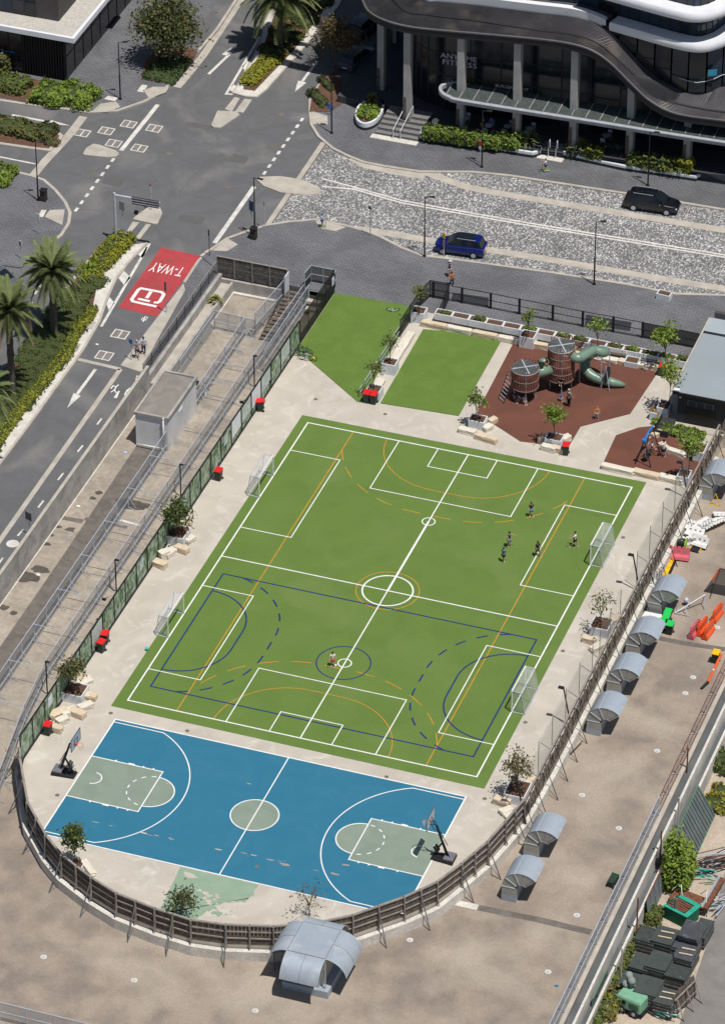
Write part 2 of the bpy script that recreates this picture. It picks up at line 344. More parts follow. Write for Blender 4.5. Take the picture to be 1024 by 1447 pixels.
# roof deck around the school ground
b = B(); b.prism([(-15.19, -80), (41.9, -80), (41.9, 61.69), (-15.19, 61.69)], -4.2, Z0); deck = struct(b, 'roof_deck', deckm)
road = B(); road.sheet([(-400, -80), (-15.45, -80), (-15.45, 61.9), (-15.3, 62), (350, 62), (350, 800), (-400, 800)], ZR); road = struct(road, 'road', asphalt)
def pave(pts, name='pavement', m=plaza, z=ZP, z0=-.12, kerb=None, closed=False, kw=.28, par=None):
    b = B(); b.prism(pts, z0, z, base=False); o = struct(b, name, m, par)
    if kerb:
        k = B(); k.ribbon(kerb, kw, z+.012, closed, z0-.01); struct(k, 'kerb', kerbm, o)
    return o
k1 = gs([(-160, 128), (-60, 136), (0, 141), (40, 147), (90, 153), (125, 158), (165, 156), (203, 143), (228, 130), (243, 114), (260, 94), (281, 70), (300, 40), (318, 12), (345, -30), (420, -150)])
pave(k1+gs([(420, -400), (-500, -400), (-400, 120)]), 'pavement', plaza, kerb=k1)
k3 = gs([(-200, 225), (0, 240), (25, 243), (45, 248), (62, 254), (78, 268), (92, 285), (99, 300), (97, 315), (87, 331), (70, 345)])
pave(k3+gs([(30, 378), (0, 374), (-300, 340)]), 'pavement', plaza, kerb=k3)
kN = gs([(452, 118), (438, 141), (438, 156), (440, 176), (450, 192), (470, 209), (490, 219), (512, 228), (541, 234), (593, 242), (667, 242.5), (719, 247.5), (780, 257), (884, 273), (1024, 296), (1500, 375)])
pvN = pave(kN+[(350, 95), (350, 300)]+gs([(560, -300), (512, 62), (478, 90)]), 'pavement', plaza2, kerb=kN)
kS = gs([(284, 362), (291, 356), (300, 351), (321, 336.5), (350, 326), (376, 318), (408, 313), (445, 310), (487, 318), (520, 327), (539, 335), (568, 350), (597, 361), (640, 366), (780, 385), (889, 402), (953, 415), (1024, 417), (1500, 470)])
pvS = pave(kS+[(200, 61.72), (-15.25, 61.72)], 'pavement', plaza, kerb=kS)
# cobbled street
cob = B(); cob.sheet(gs([(455, 200)])+[(x, y-.1) for x, y in gs([(470, 209), (490, 219), (512, 228), (541, 234), (593, 242), (667, 242.5), (719, 247.5), (780, 257), (884, 273), (1024, 296), (1500, 375)])]+[(x, y+.1) for x, y in gs([(1500, 470), (1024, 417), (953, 415), (889, 402), (780, 385), (640, 366), (597, 361), (568, 350), (539, 335), (520, 327), (487, 318), (445, 310), (408, 313), (376, 318)])], ZR+.015)
cob = struct(cob, 'cobbled_street', cobble)
def strip(pts, wd, m=kerbm, name='concrete_band', par=cob, z=ZR+.03): return struct(B().ribbon(pts, wd, z), name, m, par)
strip(gs([(596, 240), (637, 255), (656, 262), (700, 271), (780, 284), (1024, 324), (1500, 400)]), .95)
strip(gs([(505, 322), (560, 330), (620, 341), (685, 351), (780, 366), (889, 385), (1024, 407), (1500, 480)]), .95)
strip(gs([(455, 251), (500, 263), (568, 282), (656, 298), (760, 316), (1024, 359), (1500, 437)]), .22, roadwhite, 'road_line', z=ZR+.034)
strip(gs([(455, 262), (500, 266), (568, 285.5), (656, 301.5), (760, 319.5), (1024, 362.5), (1500, 440.5)]), .22, roadwhite, 'road_line', z=ZR+.034)
strip(gs([(457, 200), (378, 317)]), .5, kerbm, z=ZR+.05); strip(gs([(460.5, 202), (382, 318)]), .12, darkpatch, 'drain_slot', z=ZR+.056)
struct(B().prism(gs(Zm(250, 0, 3.413, [(385, 865), (400, 850), (500, 847), (600, 863), (685, 900), (697, 918), (685, 932), (620, 938), (500, 925), (420, 895)])), ZR, ZR+.09), 'traffic_island', kerbm)
strip(gs([(500, 220), (520, 231), (560, 240), (600, 246)]), 1.5, kerbm, 'concrete_apron', z=ZR+.04)
# traffic islands
struct(B().prism(gs(Zm(0, 0, 3.413, [(400, 740), (415, 712), (450, 692), (480, 697), (560, 725), (574, 740), (560, 753), (520, 757), (405, 745)])), ZR, ZR+.12), 'traffic_island', kerbm)
struct(B().prism(gs(Zm(250, 0, 3.413, [(165, 602), (195, 532), (290, 537), (303, 552), (210, 614), (175, 612)])), ZR, ZR+.12), 'traffic_island', kerbm)
struct(B().prism(gs(Zm(0, 280, 3.413, [(640, 100), (655, 85), (715, 42), (770, 42), (783, 70), (760, 122), (740, 122)])), ZR, ZR+.12), 'traffic_island', kerbm)
for q in ([(230, 520), (265, 533), (303, 468), (278, 462)], [(280, 532), (320, 538), (362, 475), (325, 470)]): struct(B().sheet(gs(Zm(250, 0, 3.413, q)), ZR+.02), 'crossing_strip', kerbm, road)
for q in ([(595, 180), (610, 183), (672, 112), (640, 108)], [(650, 190), (672, 195), (728, 122), (705, 118)]): struct(B().sheet(gs(Zm(0, 280, 3.413, q)), ZR+.02), 'crossing_strip', kerbm, road)
mo = pave(gs(Zm(250, 0, 3.413, [(268, 445), (290, 415), (365, 275), (410, 175), (425, 100), (470, 0), (560, -200), (900, -200), (775, 30), (600, 240), (430, 430), (385, 466), (330, 462)])), 'median_strip', whitecon, kerb=gs(Zm(250, 0, 3.413, [(268, 445), (290, 415), (365, 275), (410, 175), (425, 100), (470, 0), (560, -200), (900, -200), (775, 30), (600, 240), (430, 430), (385, 466), (330, 462)])), closed=True, kw=.15)
MED = gs(Zm(250, 0, 3.413, [(320, 430), (325, 395), (402, 300), (420, 215), (455, 110), (500, 0), (560, -150), (800, -150), (700, 60), (560, 245), (375, 438)]))
struct(B().sheet(MED, ZP+.02), 'planting_bed', mulch, mo)
# left median with shrubs
md = gs(Zm(0, 0, 3.413, [(-400, 545), (0, 570), (280, 640), (298, 655), (240, 722), (150, 712), (0, 690), (-400, 640)]))
m2 = pave(md, 'median_strip', mulch, kerb=md, closed=True, kw=.35)
# parking bay and gutter
strip(gs([(345, -10), (309, 44), (286, 78), (262, 108), (250, 122)]), .75, kerbm, 'gutter', road, ZR+.02)
strip(gs(Zm(250, 0, 3.413, [(112, 76), (208, 95)])), .18, roadwhite, 'parking_line', road, ZR+.024)
struct(B().sheet(gs([(262, 66), (281, 72), (309, 42), (341, -8), (318, -12)]), ZP+.03), 'parking_bay', asphalt)
strip(gs([(340, -10), (306, 42), (281, 71)]), .3, kerbm, 'kerb', road, ZP+.045)
struct(B().prism(gs(Zm(250, 0, 3.413, [(645, 560), (650, 535), (725, 560), (727, 600), (655, 600)])), 0, ZP+.03), 'kerb_ramp', kerbm, pvN)
struct(B().prism(gs(Zm(0, 0, 3.413, [(690, 435), (740, 418), (815, 420), (800, 445), (720, 475)])), 0, ZP+.02), 'kerb_ramp', kerbm)
struct(B().prism(gs(Zm(0, 0, 3.413, [(440, 540), (485, 500), (560, 490), (580, 515), (520, 540)])), 0, ZP+.02), 'kerb_ramp', kerbm)
struct(B().prism(gs(Zm(0, 280, 3.413, [(215, 90), (240, 58), (312, 55), (300, 130)])), 0, ZP+.02), 'kerb_ramp', kerbm)
struct(B().prism(gs(Zm(250, 260, 3.793, [(190, 358), (270, 292), (326, 325), (270, 360)])), 0, ZP+.02), 'kerb_ramp', kerbm, pvS)
struct(B().prism(gs(Zm(250, 260, 3.793, [(740, 200), (790, 195), (905, 232), (850, 253), (775, 240)])), 0, ZP+.02), 'kerb_ramp', kerbm, pvS)
for q in ([(502, 478), (520, 462), (568, 472), (555, 488)], [(660, 440), (685, 408), (712, 413), (690, 446)]): struct(B().sheet(gs(Zm(0, 0, 3.413, q)), ZP+.02), 'tactile_pad', whitecon)
for q in ([(183, 90), (200, 57), (225, 58), (207, 93)],): struct(B().sheet(gs(Zm(0, 280, 3.413, q)), ZP+.02), 'tactile_pad', whitecon)
# band across the side street
strip(gs([(118, 163), (92, 196), (62, 228), (44, 250)]), .8, kerbm, 'concrete_band', road, ZR+.02)
struct(B().sheet(gs(Zm(0, 0, 3.413, [(133, 850), (205, 758), (235, 760), (160, 860)])), ZR+.026), 'crossing_pad', kerbm, road)
# road marks
def mark(pts, wd=.18, name='road_line', m=roadwhite, z=ZR+.012, par=road): return struct(B().ribbon(pts, wd, z), name, m, par)
def markp(pts, name='road_marking', m=roadwhite, z=ZR+.012, par=road): return struct(B().sheet(pts, z), name, m, par)
mark(gs([(223, 146), (171, 211)]), .42, 'stop_line')
def dashes(p, q, n, wd=.22, duty=.5, name='road_dash', z=ZR+.012, par=road, m=roadwhite):
    p, q = Vector(p), Vector(q); me = None
    for i in range(n):
        a = p.lerp(q, i/(n-1+duty)); c = p.lerp(q, (i+duty)/(n-1+duty)); mark([a, c], wd, name, z=z, par=par, m=m)
dashes(g(161, 222), g(106, 297), 8, .28, .5); dashes(g(428, 165), g(372, 245), 9, .28, .5)
mark(gs([(359, 262), (303, 342)]), .42, 'stop_line')
mark(gs([(-60, 209), (0, 220), (50, 230)]), .2)
def arrow(tail, neck, a, tip, c, wd=.28):
    mark(gs([tail, neck]), wd, 'road_arrow'); markp(gs([a, tip, c]), 'road_arrow')
arrow((294.5, 103), (324, 75), (313, 75), (328, 64.5), (321.5, 77)); arrow((448, 84.5), (427, 113), (421, 112), (416.5, 128), (433, 115))
arrow((17, 160.5), (71, 171), (72, 168), (99, 175.8), (70, 173)); arrow((135, 520), (108.5, 556), (104, 554), (95, 575), (114, 558))
for cx, cy, s in [(115.5, 186, 1), (149.5, 183, 1), (181, 173.5, 1), (217, 179.5, 1), (160, 200.7, 1), (196, 207.5, 1), (169, 470.5, 1.05), (146.5, 500.8, 1.05)]:
    x, y = g(cx, cy); o = markp([(x-.62*s, y-.62*s), (x+.72*s, y-.62*s), (x+.72*s, y+.62*s), (x-.62*s, y+.62*s)], 'pit_frame', roadwhite)
    for dx in (-.26, .36): markp([(x+(dx-.25)*s, y-.5*s), (x+(dx+.25)*s, y-.5*s), (x+(dx+.25)*s, y+.5*s), (x+(dx-.25)*s, y+.5*s)], 'pit_lid', lidm, ZR+.02)
# median edge lines
mark(gs([(199, 343), (210.8, 343.5), (143, 460)]), .25); mark(gs([(367, 50), (319.5, 131), (329, 131.5)]), .25)
for q in ([(650, 255), (690, 285), (712, 230), (680, 225)], [(568, 375), (598, 415), (630, 378), (595, 342)], [(512, 500), (525, 540), (552, 500), (522, 465)]): markp(gs(Zm(0, 280, 3.413, q)), 'hatch_marking')
for q in ([(315, 315), (330, 342), (357, 305), (340, 285)], [(255, 430), (268, 400), (290, 410), (280, 440)]): markp(gs(Zm(250, 0, 3.413, q)), 'hatch_marking')
# bus lane, path and red patch
mark(gs([(170, 520), (0, 762)]), .42, 'lane_divider', kerbm); mark(gs([(0, 762), (-150, 975)]), .42, 'lane_divider', kerbm)
mark(gs([(110, 506), (170, 520)]), .4, 'lane_divider', kerbm)
red = markp(gs([(228, 348), (284.5, 360.5), (221, 446), (167, 433)]), 'red_bus_lane', redroad, ZR+.014)
markp(gs([(170, 515), (203, 526), (204, 512), (262, 408), (259, 399)]), 'foot_path', kerbm, ZR+.03)
markp([(-15.4, 62.2), (-15.4, 55.4)]+gs([(259, 399), (284, 361), (292, 356)]), 'foot_path', plaza, ZR+.03)
mark(gs([(291, 357), (281, 366), (260, 398)]), .25, 'kerb', kerbm, z=ZR+.05)
for a, c in [((143.5, 590), (137, 598.5)), ((117, 628), (109.7, 637)), ((89.4, 667), (81.8, 677)), ((61.5, 706), (53.8, 716)), ((32.5, 747), (24.9, 756)), ((4, 787), (-4, 798)), ((167.7, 551.5), (161.5, 561))]: mark(gs([a, c]), .16, 'path_dash')
struct(B().prism(arc(*g(17.8, 767), .52, 0, 2*pi, 20)[:-1], ZR, ZR+.02), 'manhole_cover', whitecon, road)
for q in ([(150, 245), (178, 250), (170, 262), (143, 257)], [(330, 215), (352, 220), (346, 230), (325, 226)], [(265, 170), (300, 176), (296, 182), (262, 176)], [(255, 300), (290, 306), (284, 316), (250, 310)]): struct(B().sheet(gs(q), ZR+.006), 'road_patch', patchm, road)
for px, py in [(322, 262), (240, 215), (398, 160), (128, 240), (200, 300), (385, 205)]: struct(B().prism(arc(*g(px, py), .34, 0, 2*pi, 14)[:-1], ZR, ZR+.012), 'manhole_cover', darkpatch, road)
R.seed(77)
for i in range(12):      # sealed cracks
    x, y = g(R.uniform(120, 400), R.uniform(120, 330)); a = R.uniform(0, pi); P_ = [(x, y)]
    for k in range(7): a += R.uniform(-.35, .35); P_.append((P_[-1][0]+.9*cos(a), P_[-1][1]+.9*sin(a)))
    if all(-60 < p[0] < -14.5 and p[1] > 63 for p in P_) and not (P_[0][0] > -16): struct(B().ribbon(P_, .06, ZR+.0075+i*.0001), 'sealed_crack', patchm, road)
me = text_mesh('T-WAY', 1.45, whitel, extrude=0); o = share('road_lettering', me, red, (*g(236.5, 378.5), ZR+.022), rot=(0, 0, pi+.02), sc=(.64, 1.5, 1))
def strokes(zz, paths, wd, name, par=red, z=ZR+.022, m=whitel):
    bb = B()
    for i, p in enumerate(paths): bb.ribbon(gs(Zm(*zz, p)), wd, z+i*.0015)
    return struct(bb, name, m, par)
strokes((150, 320, 6.4), [[(455, 715), (300, 682), (240, 668), (230, 650), (292, 562), (315, 550), (500, 585), (522, 605), (485, 668), (465, 680), (430, 678)], [(288, 645), (395, 668)], [(365, 640), (405, 580)]], .3, 'route_emblem')
strokes((0, 280, 3.413), [[(688, 570), (700, 585), (712, 570), (700, 568), (690, 590), (683, 580), (690, 572)], [(700, 565), (690, 592)]], .07, 'bicycle_symbol', road, ZR+.02)
strokes((0, 280, 3.413), [[(572, 895), (560, 905), (545, 900), (535, 915)], [(560, 905), (552, 920), (560, 935)], [(552, 920), (535, 932)], [(575, 925), (560, 960)]], .1, 'walker_symbol', road, ZR+.02)
strokes((0, 280, 3.413), [[(630, 910), (612, 922), (600, 945)], [(612, 922), (628, 938)], [(610, 925), (632, 918)]], .1, 'walker_symbol', road, ZR+.02)
strokes((0, 280, 3.413), [[(655, 860), (665, 870), (672, 858), (660, 852), (655, 875)]], .07, 'bicycle_symbol', road, ZR+.02)
# planting strip with palms, pebble verge
edgeR = gs([(179, 347), (162, 363), (147, 378), (136, 410), (129, 444), (114, 462), (97, 497), (60, 540), (29, 578), (0, 617), (-160, 830)])
edgeL = gs([(160, 336), (140, 352), (118, 377), (88, 415), (60, 455), (22, 508), (0, 536), (-160, 740)])
struct(B().prism(edgeL+edgeR[::-1], -.12, ZP+.01), 'planting_strip', mulch)
vergeR = gs([(208, 343), (199, 352), (180, 372), (163, 395), (150, 425), (140, 455), (116, 496), (68, 562), (47, 592), (0, 655), (-150, 865)])
struct(B().prism(edgeR+vergeR[::-1], -.12, ZP+.005), 'pebble_verge', whitecon)
struct(B().ribbon(vergeR, .22, ZP+.03, False, -.12), 'kerb', kerbm)
struct(B().ribbon(edgeL, .3, ZP+.03, False, -.12), 'kerb', kerbm)
for q in ([(405, 620), (420, 590), (465, 600), (445, 635)], [(320, 710), (335, 690), (390, 705), (372, 740), (325, 735)]): struct(B().sheet(gs(Zm(0, 280, 3.413, q)), ZP+.03), 'brick_crossing', oldwall)
struct(B().ribbon(gs([(-100, 500), (0, 545)]), .1, ZR+.014), 'road_line', roadwhite, road)
for a in ((110, 385), (60, 400), (45, 425)): dashes(g(a[0], a[1]), g(a[0]-12, a[1]+14), 2, .3, .5)
# ---------------- the school ground
FENCE = [(-4.7, -6.5), (-4.2, -8.35), (-2.88, -10.74), (-1.59, -13.01), (1.15, -16.08), (3.1, -17.75), (6.08, -19.4), (8.44, -20.4), (11.65, -21.05), (14.51, -21.34), (17.04, -21.0), (20.27, -20.05), (23.21, -18.5), (25.14, -17.05), (27.93, -13.95), (29.6, -11.6), (30.6, -9.09), (31.6, -6.1), (32.1, -3.5), (32.6, -0.6)]
b = B(); b.prism([(-4.78, 61.69)]+[(x, y) for x, y in FENCE]+[(32.78, 52.6), (60, 52.6), (60, 61.69)], Z0-.3, 0.0); slab = struct(b, 'school_ground_slab', concrete)
bb = B(); bb.ribbon([(x+(x-14)*.012, y-.28 if y < -10 else y) for x, y in [(-4.9, -7.0)]+FENCE[1:]]+[(33.05, 6), (33.05, 50)], .36, -.75, False, Z0-.1)
struct(bb, 'concrete_upstand', whitecon, slab)
turf = B(); turf.sheet(gs([(427, 586.5), (913, 681.6), (684, 1115), (156.7, 997.8)]), .012); turf = struct(turf, 'soccer_turf', turfm)
for q in ([(-4.66, 61.9), (2.7, 62.05), (3.0, 52)]+gs([(512, 569), (505, 568), (432, 505)])+[(-4.66, 51.8)], [(4.4, 59.0)]+gs([(712, 475), (648, 588), (537, 570)])): struct(B().sheet(q, .045), 'play_turf', turf2m)
rub = B(); rub.sheet([(12.3, 59.6), (25.2, 59.4)]+gs([(928, 528), (890, 585), (820, 603), (803, 632), (735, 624), (673, 584)]), .014); rub = struct(rub, 'rubber_softfall', rubberm)
rb2 = B(); rb2.sheet(gs([(920, 602), (902, 604), (870, 615), (851, 656), (985, 680), (1003, 640)]), .014); struct(rb2, 'rubber_softfall', rubberm)
zc = .02
def ln(pts, wd, m, k=0, closed=False, par=turf, name='pitch_line'): return struct(B().ribbon(pts, wd, zc+k, closed), name, m, par)
def rect(x0, y0, x1, y1, m, k, wd=.1, **a): return ln([(x0, y0), (x1, y0), (x1, y1), (x0, y1)], wd, m, k, True, **a)
rect(0, 2.5, 28, 42.4, whitel, .004, .115); ln([(14, 2.5), (14, 22.4)], .1, whitel, .005); ln([(14, 22.4), (14, 32.3)], .17, whitel, .005); ln([(14, 32.3), (14, 42.4)], .1, whitel, .005); ln([(0, 22.4), (28, 22.4)], .11, whitel, .006)
ln(arc(14, 22.4, 2.0, 0, 2*pi, 60)[:-1], .13, whitel, .007, True); ln(arc(14, 22.4, 2.5, 0, 2*pi, 60)[:-1], .08, orangel, 0, True)
for y in (32.35, 12.4): ln(arc(14, y, .52, 0, 2*pi, 30)[:-1], .09, whitel, .007, True)
ln(arc(13.9, 12.4, 2.1, 0, 2*pi, 60)[:-1], .1, navyl, .002, True)
for pts in ([(8, 42.4), (8, 35.2), (20, 35.2), (20, 42.4)], [(11.4, 42.4), (11.4, 39.7), (16.5, 39.7), (16.5, 42.4)], [(8, 2.5), (8, 9.6), (20, 9.6), (20, 2.5)], [(11.5, 2.5), (11.5, 5.05), (16.5, 5.05), (16.5, 2.5)],
            [(0, 38.15), (4.35, 38.15), (4.35, 26.6), (0, 26.6)], [(0, 18.2), (4.3, 18.2), (4.3, 6.7), (0, 6.7)], [(28, 38.2), (23.6, 38.2), (23.6, 26.6), (28, 26.6)], [(28, 18.2), (23.6, 18.2), (23.6, 6.6), (28, 6.6)]): ln(pts, .085, whitel, .0075)
for x in (4, 24): ln([(x, 2.5), (x, 42.4)], .09, orangel, .001)
rect(1, 4.7, 27, 20.2, navyl, .0025, .125)
def dee(x0, y0, x1, y1, r, ax):
    """arcs round two posts joined by a straight; ax is the angle they face"""
    a = arc(x1, y1, r, ax-pi/2, ax, 24); c = arc(x0, y0, r, ax, ax+pi/2, 24); return a+c
def clipdash(pts, keep, wd, m, k, on=1.15, off=.75):
    P_ = [p for p in pts if keep(p)]; L_ = 0; cur = [P_[0]]; st = True
    for a, c in zip(P_, P_[1:]):
        L_ += hypot(c[0]-a[0], c[1]-a[1]); cur.append(c)
        if L_ > (on if st else off):
            if st: ln(cur, wd, m, k, name='pitch_dash')
            cur = [c]; L_ = 0; st = not st
def dense(pts, n=400): return [(p.x, p.y) for p in resamp([(*p, 0) for p in pts], n)]
ln(dee(1, 13.65, 1, 11.15, 4.15, 0), .125, navyl, .003); ln(dee(27, 11.15, 27, 13.65, 4.3, pi), .125, navyl, .003)
clipdash(dense(dee(1, 13.65, 1, 11.15, 6.75, 0)), lambda p: 4.7 < p[1] < 20.2, .14, navyl, .0034, .95, .85); clipdash(dense(dee(27, 11.15, 27, 13.65, 6.85, pi)), lambda p: 4.7 < p[1] < 20.2, .14, navyl, .0034, .95, .85)
ln(dee(15.2, 42.4, 12.8, 42.4, 5.8, -pi/2), .075, orangel, .0014); ln(dee(12.8, 2.5, 15.2, 2.5, 5.8, pi/2), .075, orangel, .0014)
clipdash(dense(dee(15.2, 42.4, 12.8, 42.4, 9.2, -pi/2)), lambda p: 4 < p[0] < 24, .085, orangel, .0018, 1.5, 1.0); clipdash(dense(dee(12.8, 2.5, 15.2, 2.5, 9.15, pi/2)), lambda p: 4 < p[0] < 24, .085, orangel, .0018, 1.5, 1.0)
# basketball court
bc = B(); bc.sheet([(0, .05), (28, .05), (28, -13.8), (27.4, -14.55), (0, -14.55)], .012); bc = struct(bc, 'basketball_court', bluem)
YC = -7.25
def bl(pts, wd=.09, k=.005, closed=False, name='court_line', m=whitel): return struct(B().ribbon(pts, wd, .02+k, closed), name, m, bc)
for s, x0 in ((1, 0), (-1, 28)):
    X = lambda x: x0+s*x
    struct(B().sheet([(X(.04), YC+2.5), (X(5.75), YC+2.5), (X(5.75), YC-2.5), (X(.04), YC-2.5)], .018), 'key_area', keym, bc)
    struct(B().sheet([(X(5.74+1.78*cos(a)), YC+1.78*sin(a)) for a in [-pi/2+pi*i/24 for i in range(25)]], .016), 'key_area', keym, bc)
    bl([(X(0), YC+2.5), (X(5.75), YC+2.5), (X(5.75), YC-2.5), (X(0), YC-2.5)]); bl([(X(5.75+1.78*cos(a)), YC+1.78*sin(a)) for a in [-pi/2+pi*i/30 for i in range(31)]], k=.004)
    for i in range(7):
        a = pi/2+.12+(pi-.24)*i/6.6; bl([(X(5.75+1.78*cos(a+t)), YC+1.78*sin(a+t)) for t in (0, .1, .2)], k=.004, name='court_dash')
    for yy in (YC+2.56, YC-2.56):
        for x, l in ((1.9, .12), (2.95, .5), (4.1, .12), (4.9, .12)): bl([(X(x), yy), (X(x+l), yy)], .2, .006, name='key_block')
    aa = math.asin(6.9/7.7); bl([(X(0), YC+6.9)]+[(X(.62+7.7*cos(a)), YC+7.7*sin(a)) for a in [aa-2*aa*i/60 for i in range(61)]]+[(X(0), YC-6.9)], k=.004)
    bl([(X(1.1+.66*cos(a)), YC+.08+.66*sin(a)) for a in [-pi/2+pi*i/16 for i in range(17)]], k=.006)
struct(B().sheet(arc(14, YC, 1.8, 0, 2*pi, 48)[:-1], .018), 'key_area', keym, bc); bl(arc(14, YC, 1.8, 0, 2*pi, 48)[:-1], closed=True)
bl([(14, 0), (14, -14.5)], k=.0055); bl([(27.35, -14.5), (0, -14.5), (0, 0), (28, 0), (28, -13.8)], .11, .003)
R.seed(5)
for i in range(18):       # paint worn through to the concrete along the long slab joint
    t = R.random(); x = 3+20*t+R.uniform(-.2, .2); y = -11.9+R.gauss(0, .08)+(.25 if x > 14 else 0); l = R.uniform(.08, .5); h = R.uniform(.02, .07)
    struct(B().sheet([(x+l*cos(a)*R.uniform(.5, 1), y+h*sin(a)*R.uniform(.5, 1.1)) for a in [2*pi*k/9 for k in range(9)]], .0165+i*.0002), 'worn_paint', scuff if i % 3 else concrete, bc)
for px, py, s in [(536, 1182, .25), (474, 1236, .3), (238, 1108, .2), (352, 1108, .15), (402, 1222, .35), (489, 1223, .25)]:
    x, y = g(px, py); struct(B().sheet([(x+s*1.8*cos(a)*R.uniform(.5, 1), y+s*.5*sin(a)*R.uniform(.5, 1.1)) for a in [2*pi*k/11 for k in range(11)]], .0168), 'worn_paint', scuff, bc)
# older worn green court below the sideline
def rag(p, n=9, amp=.28):
    out = []
    for i in range(len(p)):
        a, c = Vector(p[i]), Vector(p[(i+1) % len(p)])
        for k in range(n): q = a.lerp(c, k/n); out.append((q.x+R.uniform(-amp, amp)*(k > 0), q.y+R.uniform(-amp, amp)*(k > 0)))
    return out
gp = [(11.0, -14.6), (17.1, -14.6)]; lower = []
for (a, c) in zip(gs([(360, 1262), (350, 1272), (330, 1274), (309, 1280), (290, 1290), (275, 1300), (250, 1306), (218, 1300)]), gs([(350, 1272), (330, 1274), (309, 1280), (290, 1290), (275, 1300), (250, 1306), (218, 1300), (225, 1285)])):
    for k in range(5): lower.append((a[0]+(c[0]-a[0])*k/5+R.uniform(-.16, .16), a[1]+(c[1]-a[1])*k/5+R.uniform(-.3, .3)))
struct(B().sheet(gp+lower, .006), 'worn_green_court', wornm)
for i in range(34):
    x, y = R.uniform(13, 16.5), R.uniform(-18.6, -16.6); s = R.uniform(.06, .35)
    struct(B().sheet([(x+s*cos(a)*R.uniform(.4, 1.2), y+s*.8*sin(a)*R.uniform(.4, 1.2)) for a in [2*pi*k/10 for k in range(10)]], .008+i*.0004), 'worn_paint', concrete if y > -17.8 else wornm)
for px, py in [(300, 1222), (12.5, 0)][:1]:
    x, y = g(268, 1237); struct(B().sheet([(x+.7*cos(a)*R.uniform(.4, 1.2), y+.3*sin(a)*R.uniform(.4, 1.2)) for a in [2*pi*k/14 for k in range(14)]], .010), 'worn_paint', concrete)
# drains in the concrete
drain = B(); drain.prism(arc(0, 0, .17, 0, 2*pi, 12)[:-1], 0, .012); dm = drain.mesh('floor_drain', darkpatch)
for px, py in [(544, 585), (156.5, 1008), (264.5, 1033), (81, 1124), (363, 1225), (546, 1098), (684.6, 1129), (742, 1021), (795, 920), (446, 564), (880, 759.5)]: x, y = g(px, py); o = share('floor_drain', dm, slab, (x, y, .002))
rd = B(); rd.prism(arc(0, 0, .24, 0, 2*pi, 14)[:-1], 0, .02); rm = rd.mesh('drain_ring', whitecon); rc = B(); rc.prism(arc(0, 0, .13, 0, 2*pi, 10)[:-1], 0, .035); rcm = rc.mesh('drain_grate', steel)
for px, py in [(61.5, 1353), (189.5, 1386), (360.5, 1429), (579, 1329), (774, 1374), (874, 1171), (814.5, 1294), (928, 1061.5), (979, 957.5), (1013, 887), (968, 980), (822, 1124)]:
    x, y = g(px, py, Z0); o = share('drain_ring', rm, deck, (x, y, Z0)); share('drain_grate', rcm, o, (0, 0, 0))
# expansion joints across the deck
def jt(pts, wd, m=darkpatch, z=Z0+.008, par=deck, name='expansion_joint'): return struct(B().ribbon(pts, wd, z), name, m, par)
jt(gs([(675, 1283), (700, 1288), (760, 1300), (835, 1318)], Z0), .62); jt(gs([(640, 1275), (675, 1283)], Z0), .6, whitecon)
jt(gs([(931, 902), (960, 908), (1024, 918)], Z0), .55)
# western strip between the road and the fence
st = B(); st.sheet([(-15.1, -1), (-7.7+2.9, -9), (-4.9, 61.5), (-15.1, 61.5)], Z0+.006); st = struct(st, 'strip_floor', stripm)
jt([(-13.2, 41), (-11.4, 41), (-10.8, 12), (-10.9, -4), (-12.9, -4)], .01, par=st)
struct(B().sheet([(-13.1, 40.5), (-10.9, 40.2), (-10.75, 12), (-10.9, -6), (-12.7, -4), (-12.8, 20)], Z0+.012), 'tar_patch', darkpatch, st)
for y in (10.4, 15.1, 19.6, 24.6, 29.7, 35, 40.1, 45.2, 50): jt([(-10.4, y), (-7.4, y-.05)], .09, z=Z0+.016, par=st)
jt(gs([(84, 731), (117, 737)], Z0), .5, z=Z0+.018, par=st); jt(gs([(120, 733), (180, 745)], Z0), .45, z=Z0+.018, par=st)
jt(gs([(170, 735), (198, 743)], Z0), .25, whitecon, z=Z0+.022, par=st)
def blob(px, py, rx, ry, m, par, z, name='stain', n=16):
    x, y = g(px, py, z); return struct(B().sheet([(x+rx*cos(a)*(q := R.uniform(.65, 1.15)), y+ry*sin(a)*q) for a in [2*pi*k/n for k in range(n)]], z), name, m, par)
for i_, (px, py, rx, ry) in enumerate([(36, 815, 1.2, .9), (57, 805, .9, .5), (99, 748, .45, .35), (82, 744, .3, .2), (64, 768, .5, .25), (131, 704, .35, .25), (140, 696, .35, .3), (184, 713, 1.5, .8), (205, 714, .7, .4), (5, 858, .5, .4), (19, 866, .3, .3), (73, 756, .25, .2)]): blob(px, py, rx, ry, blackhole if rx < .1 else mat('puddle_stain', (.075, .065, .055), .6, c2=(.11, .095, .08), sc=2) if 'puddle_stain' not in bpy.data.materials else bpy.data.materials['puddle_stain'], st, Z0+.02+i_*.0006)
for px, py in [(282, 590), (277, 604), (266, 620), (296, 410), (372, 418), (381, 421), (312, 449)]: x, y = g(px, py, Z0); struct(B().ribbon(arc(x, y, .27, 0, 2*pi, 18)[:-1], .07, Z0+.034, True), 'painted_ring', kerbm, st)
jt([(-14.95, -1), (-14.95, 41.5)], .28, whitecon, z=Z0+.03, par=st); 
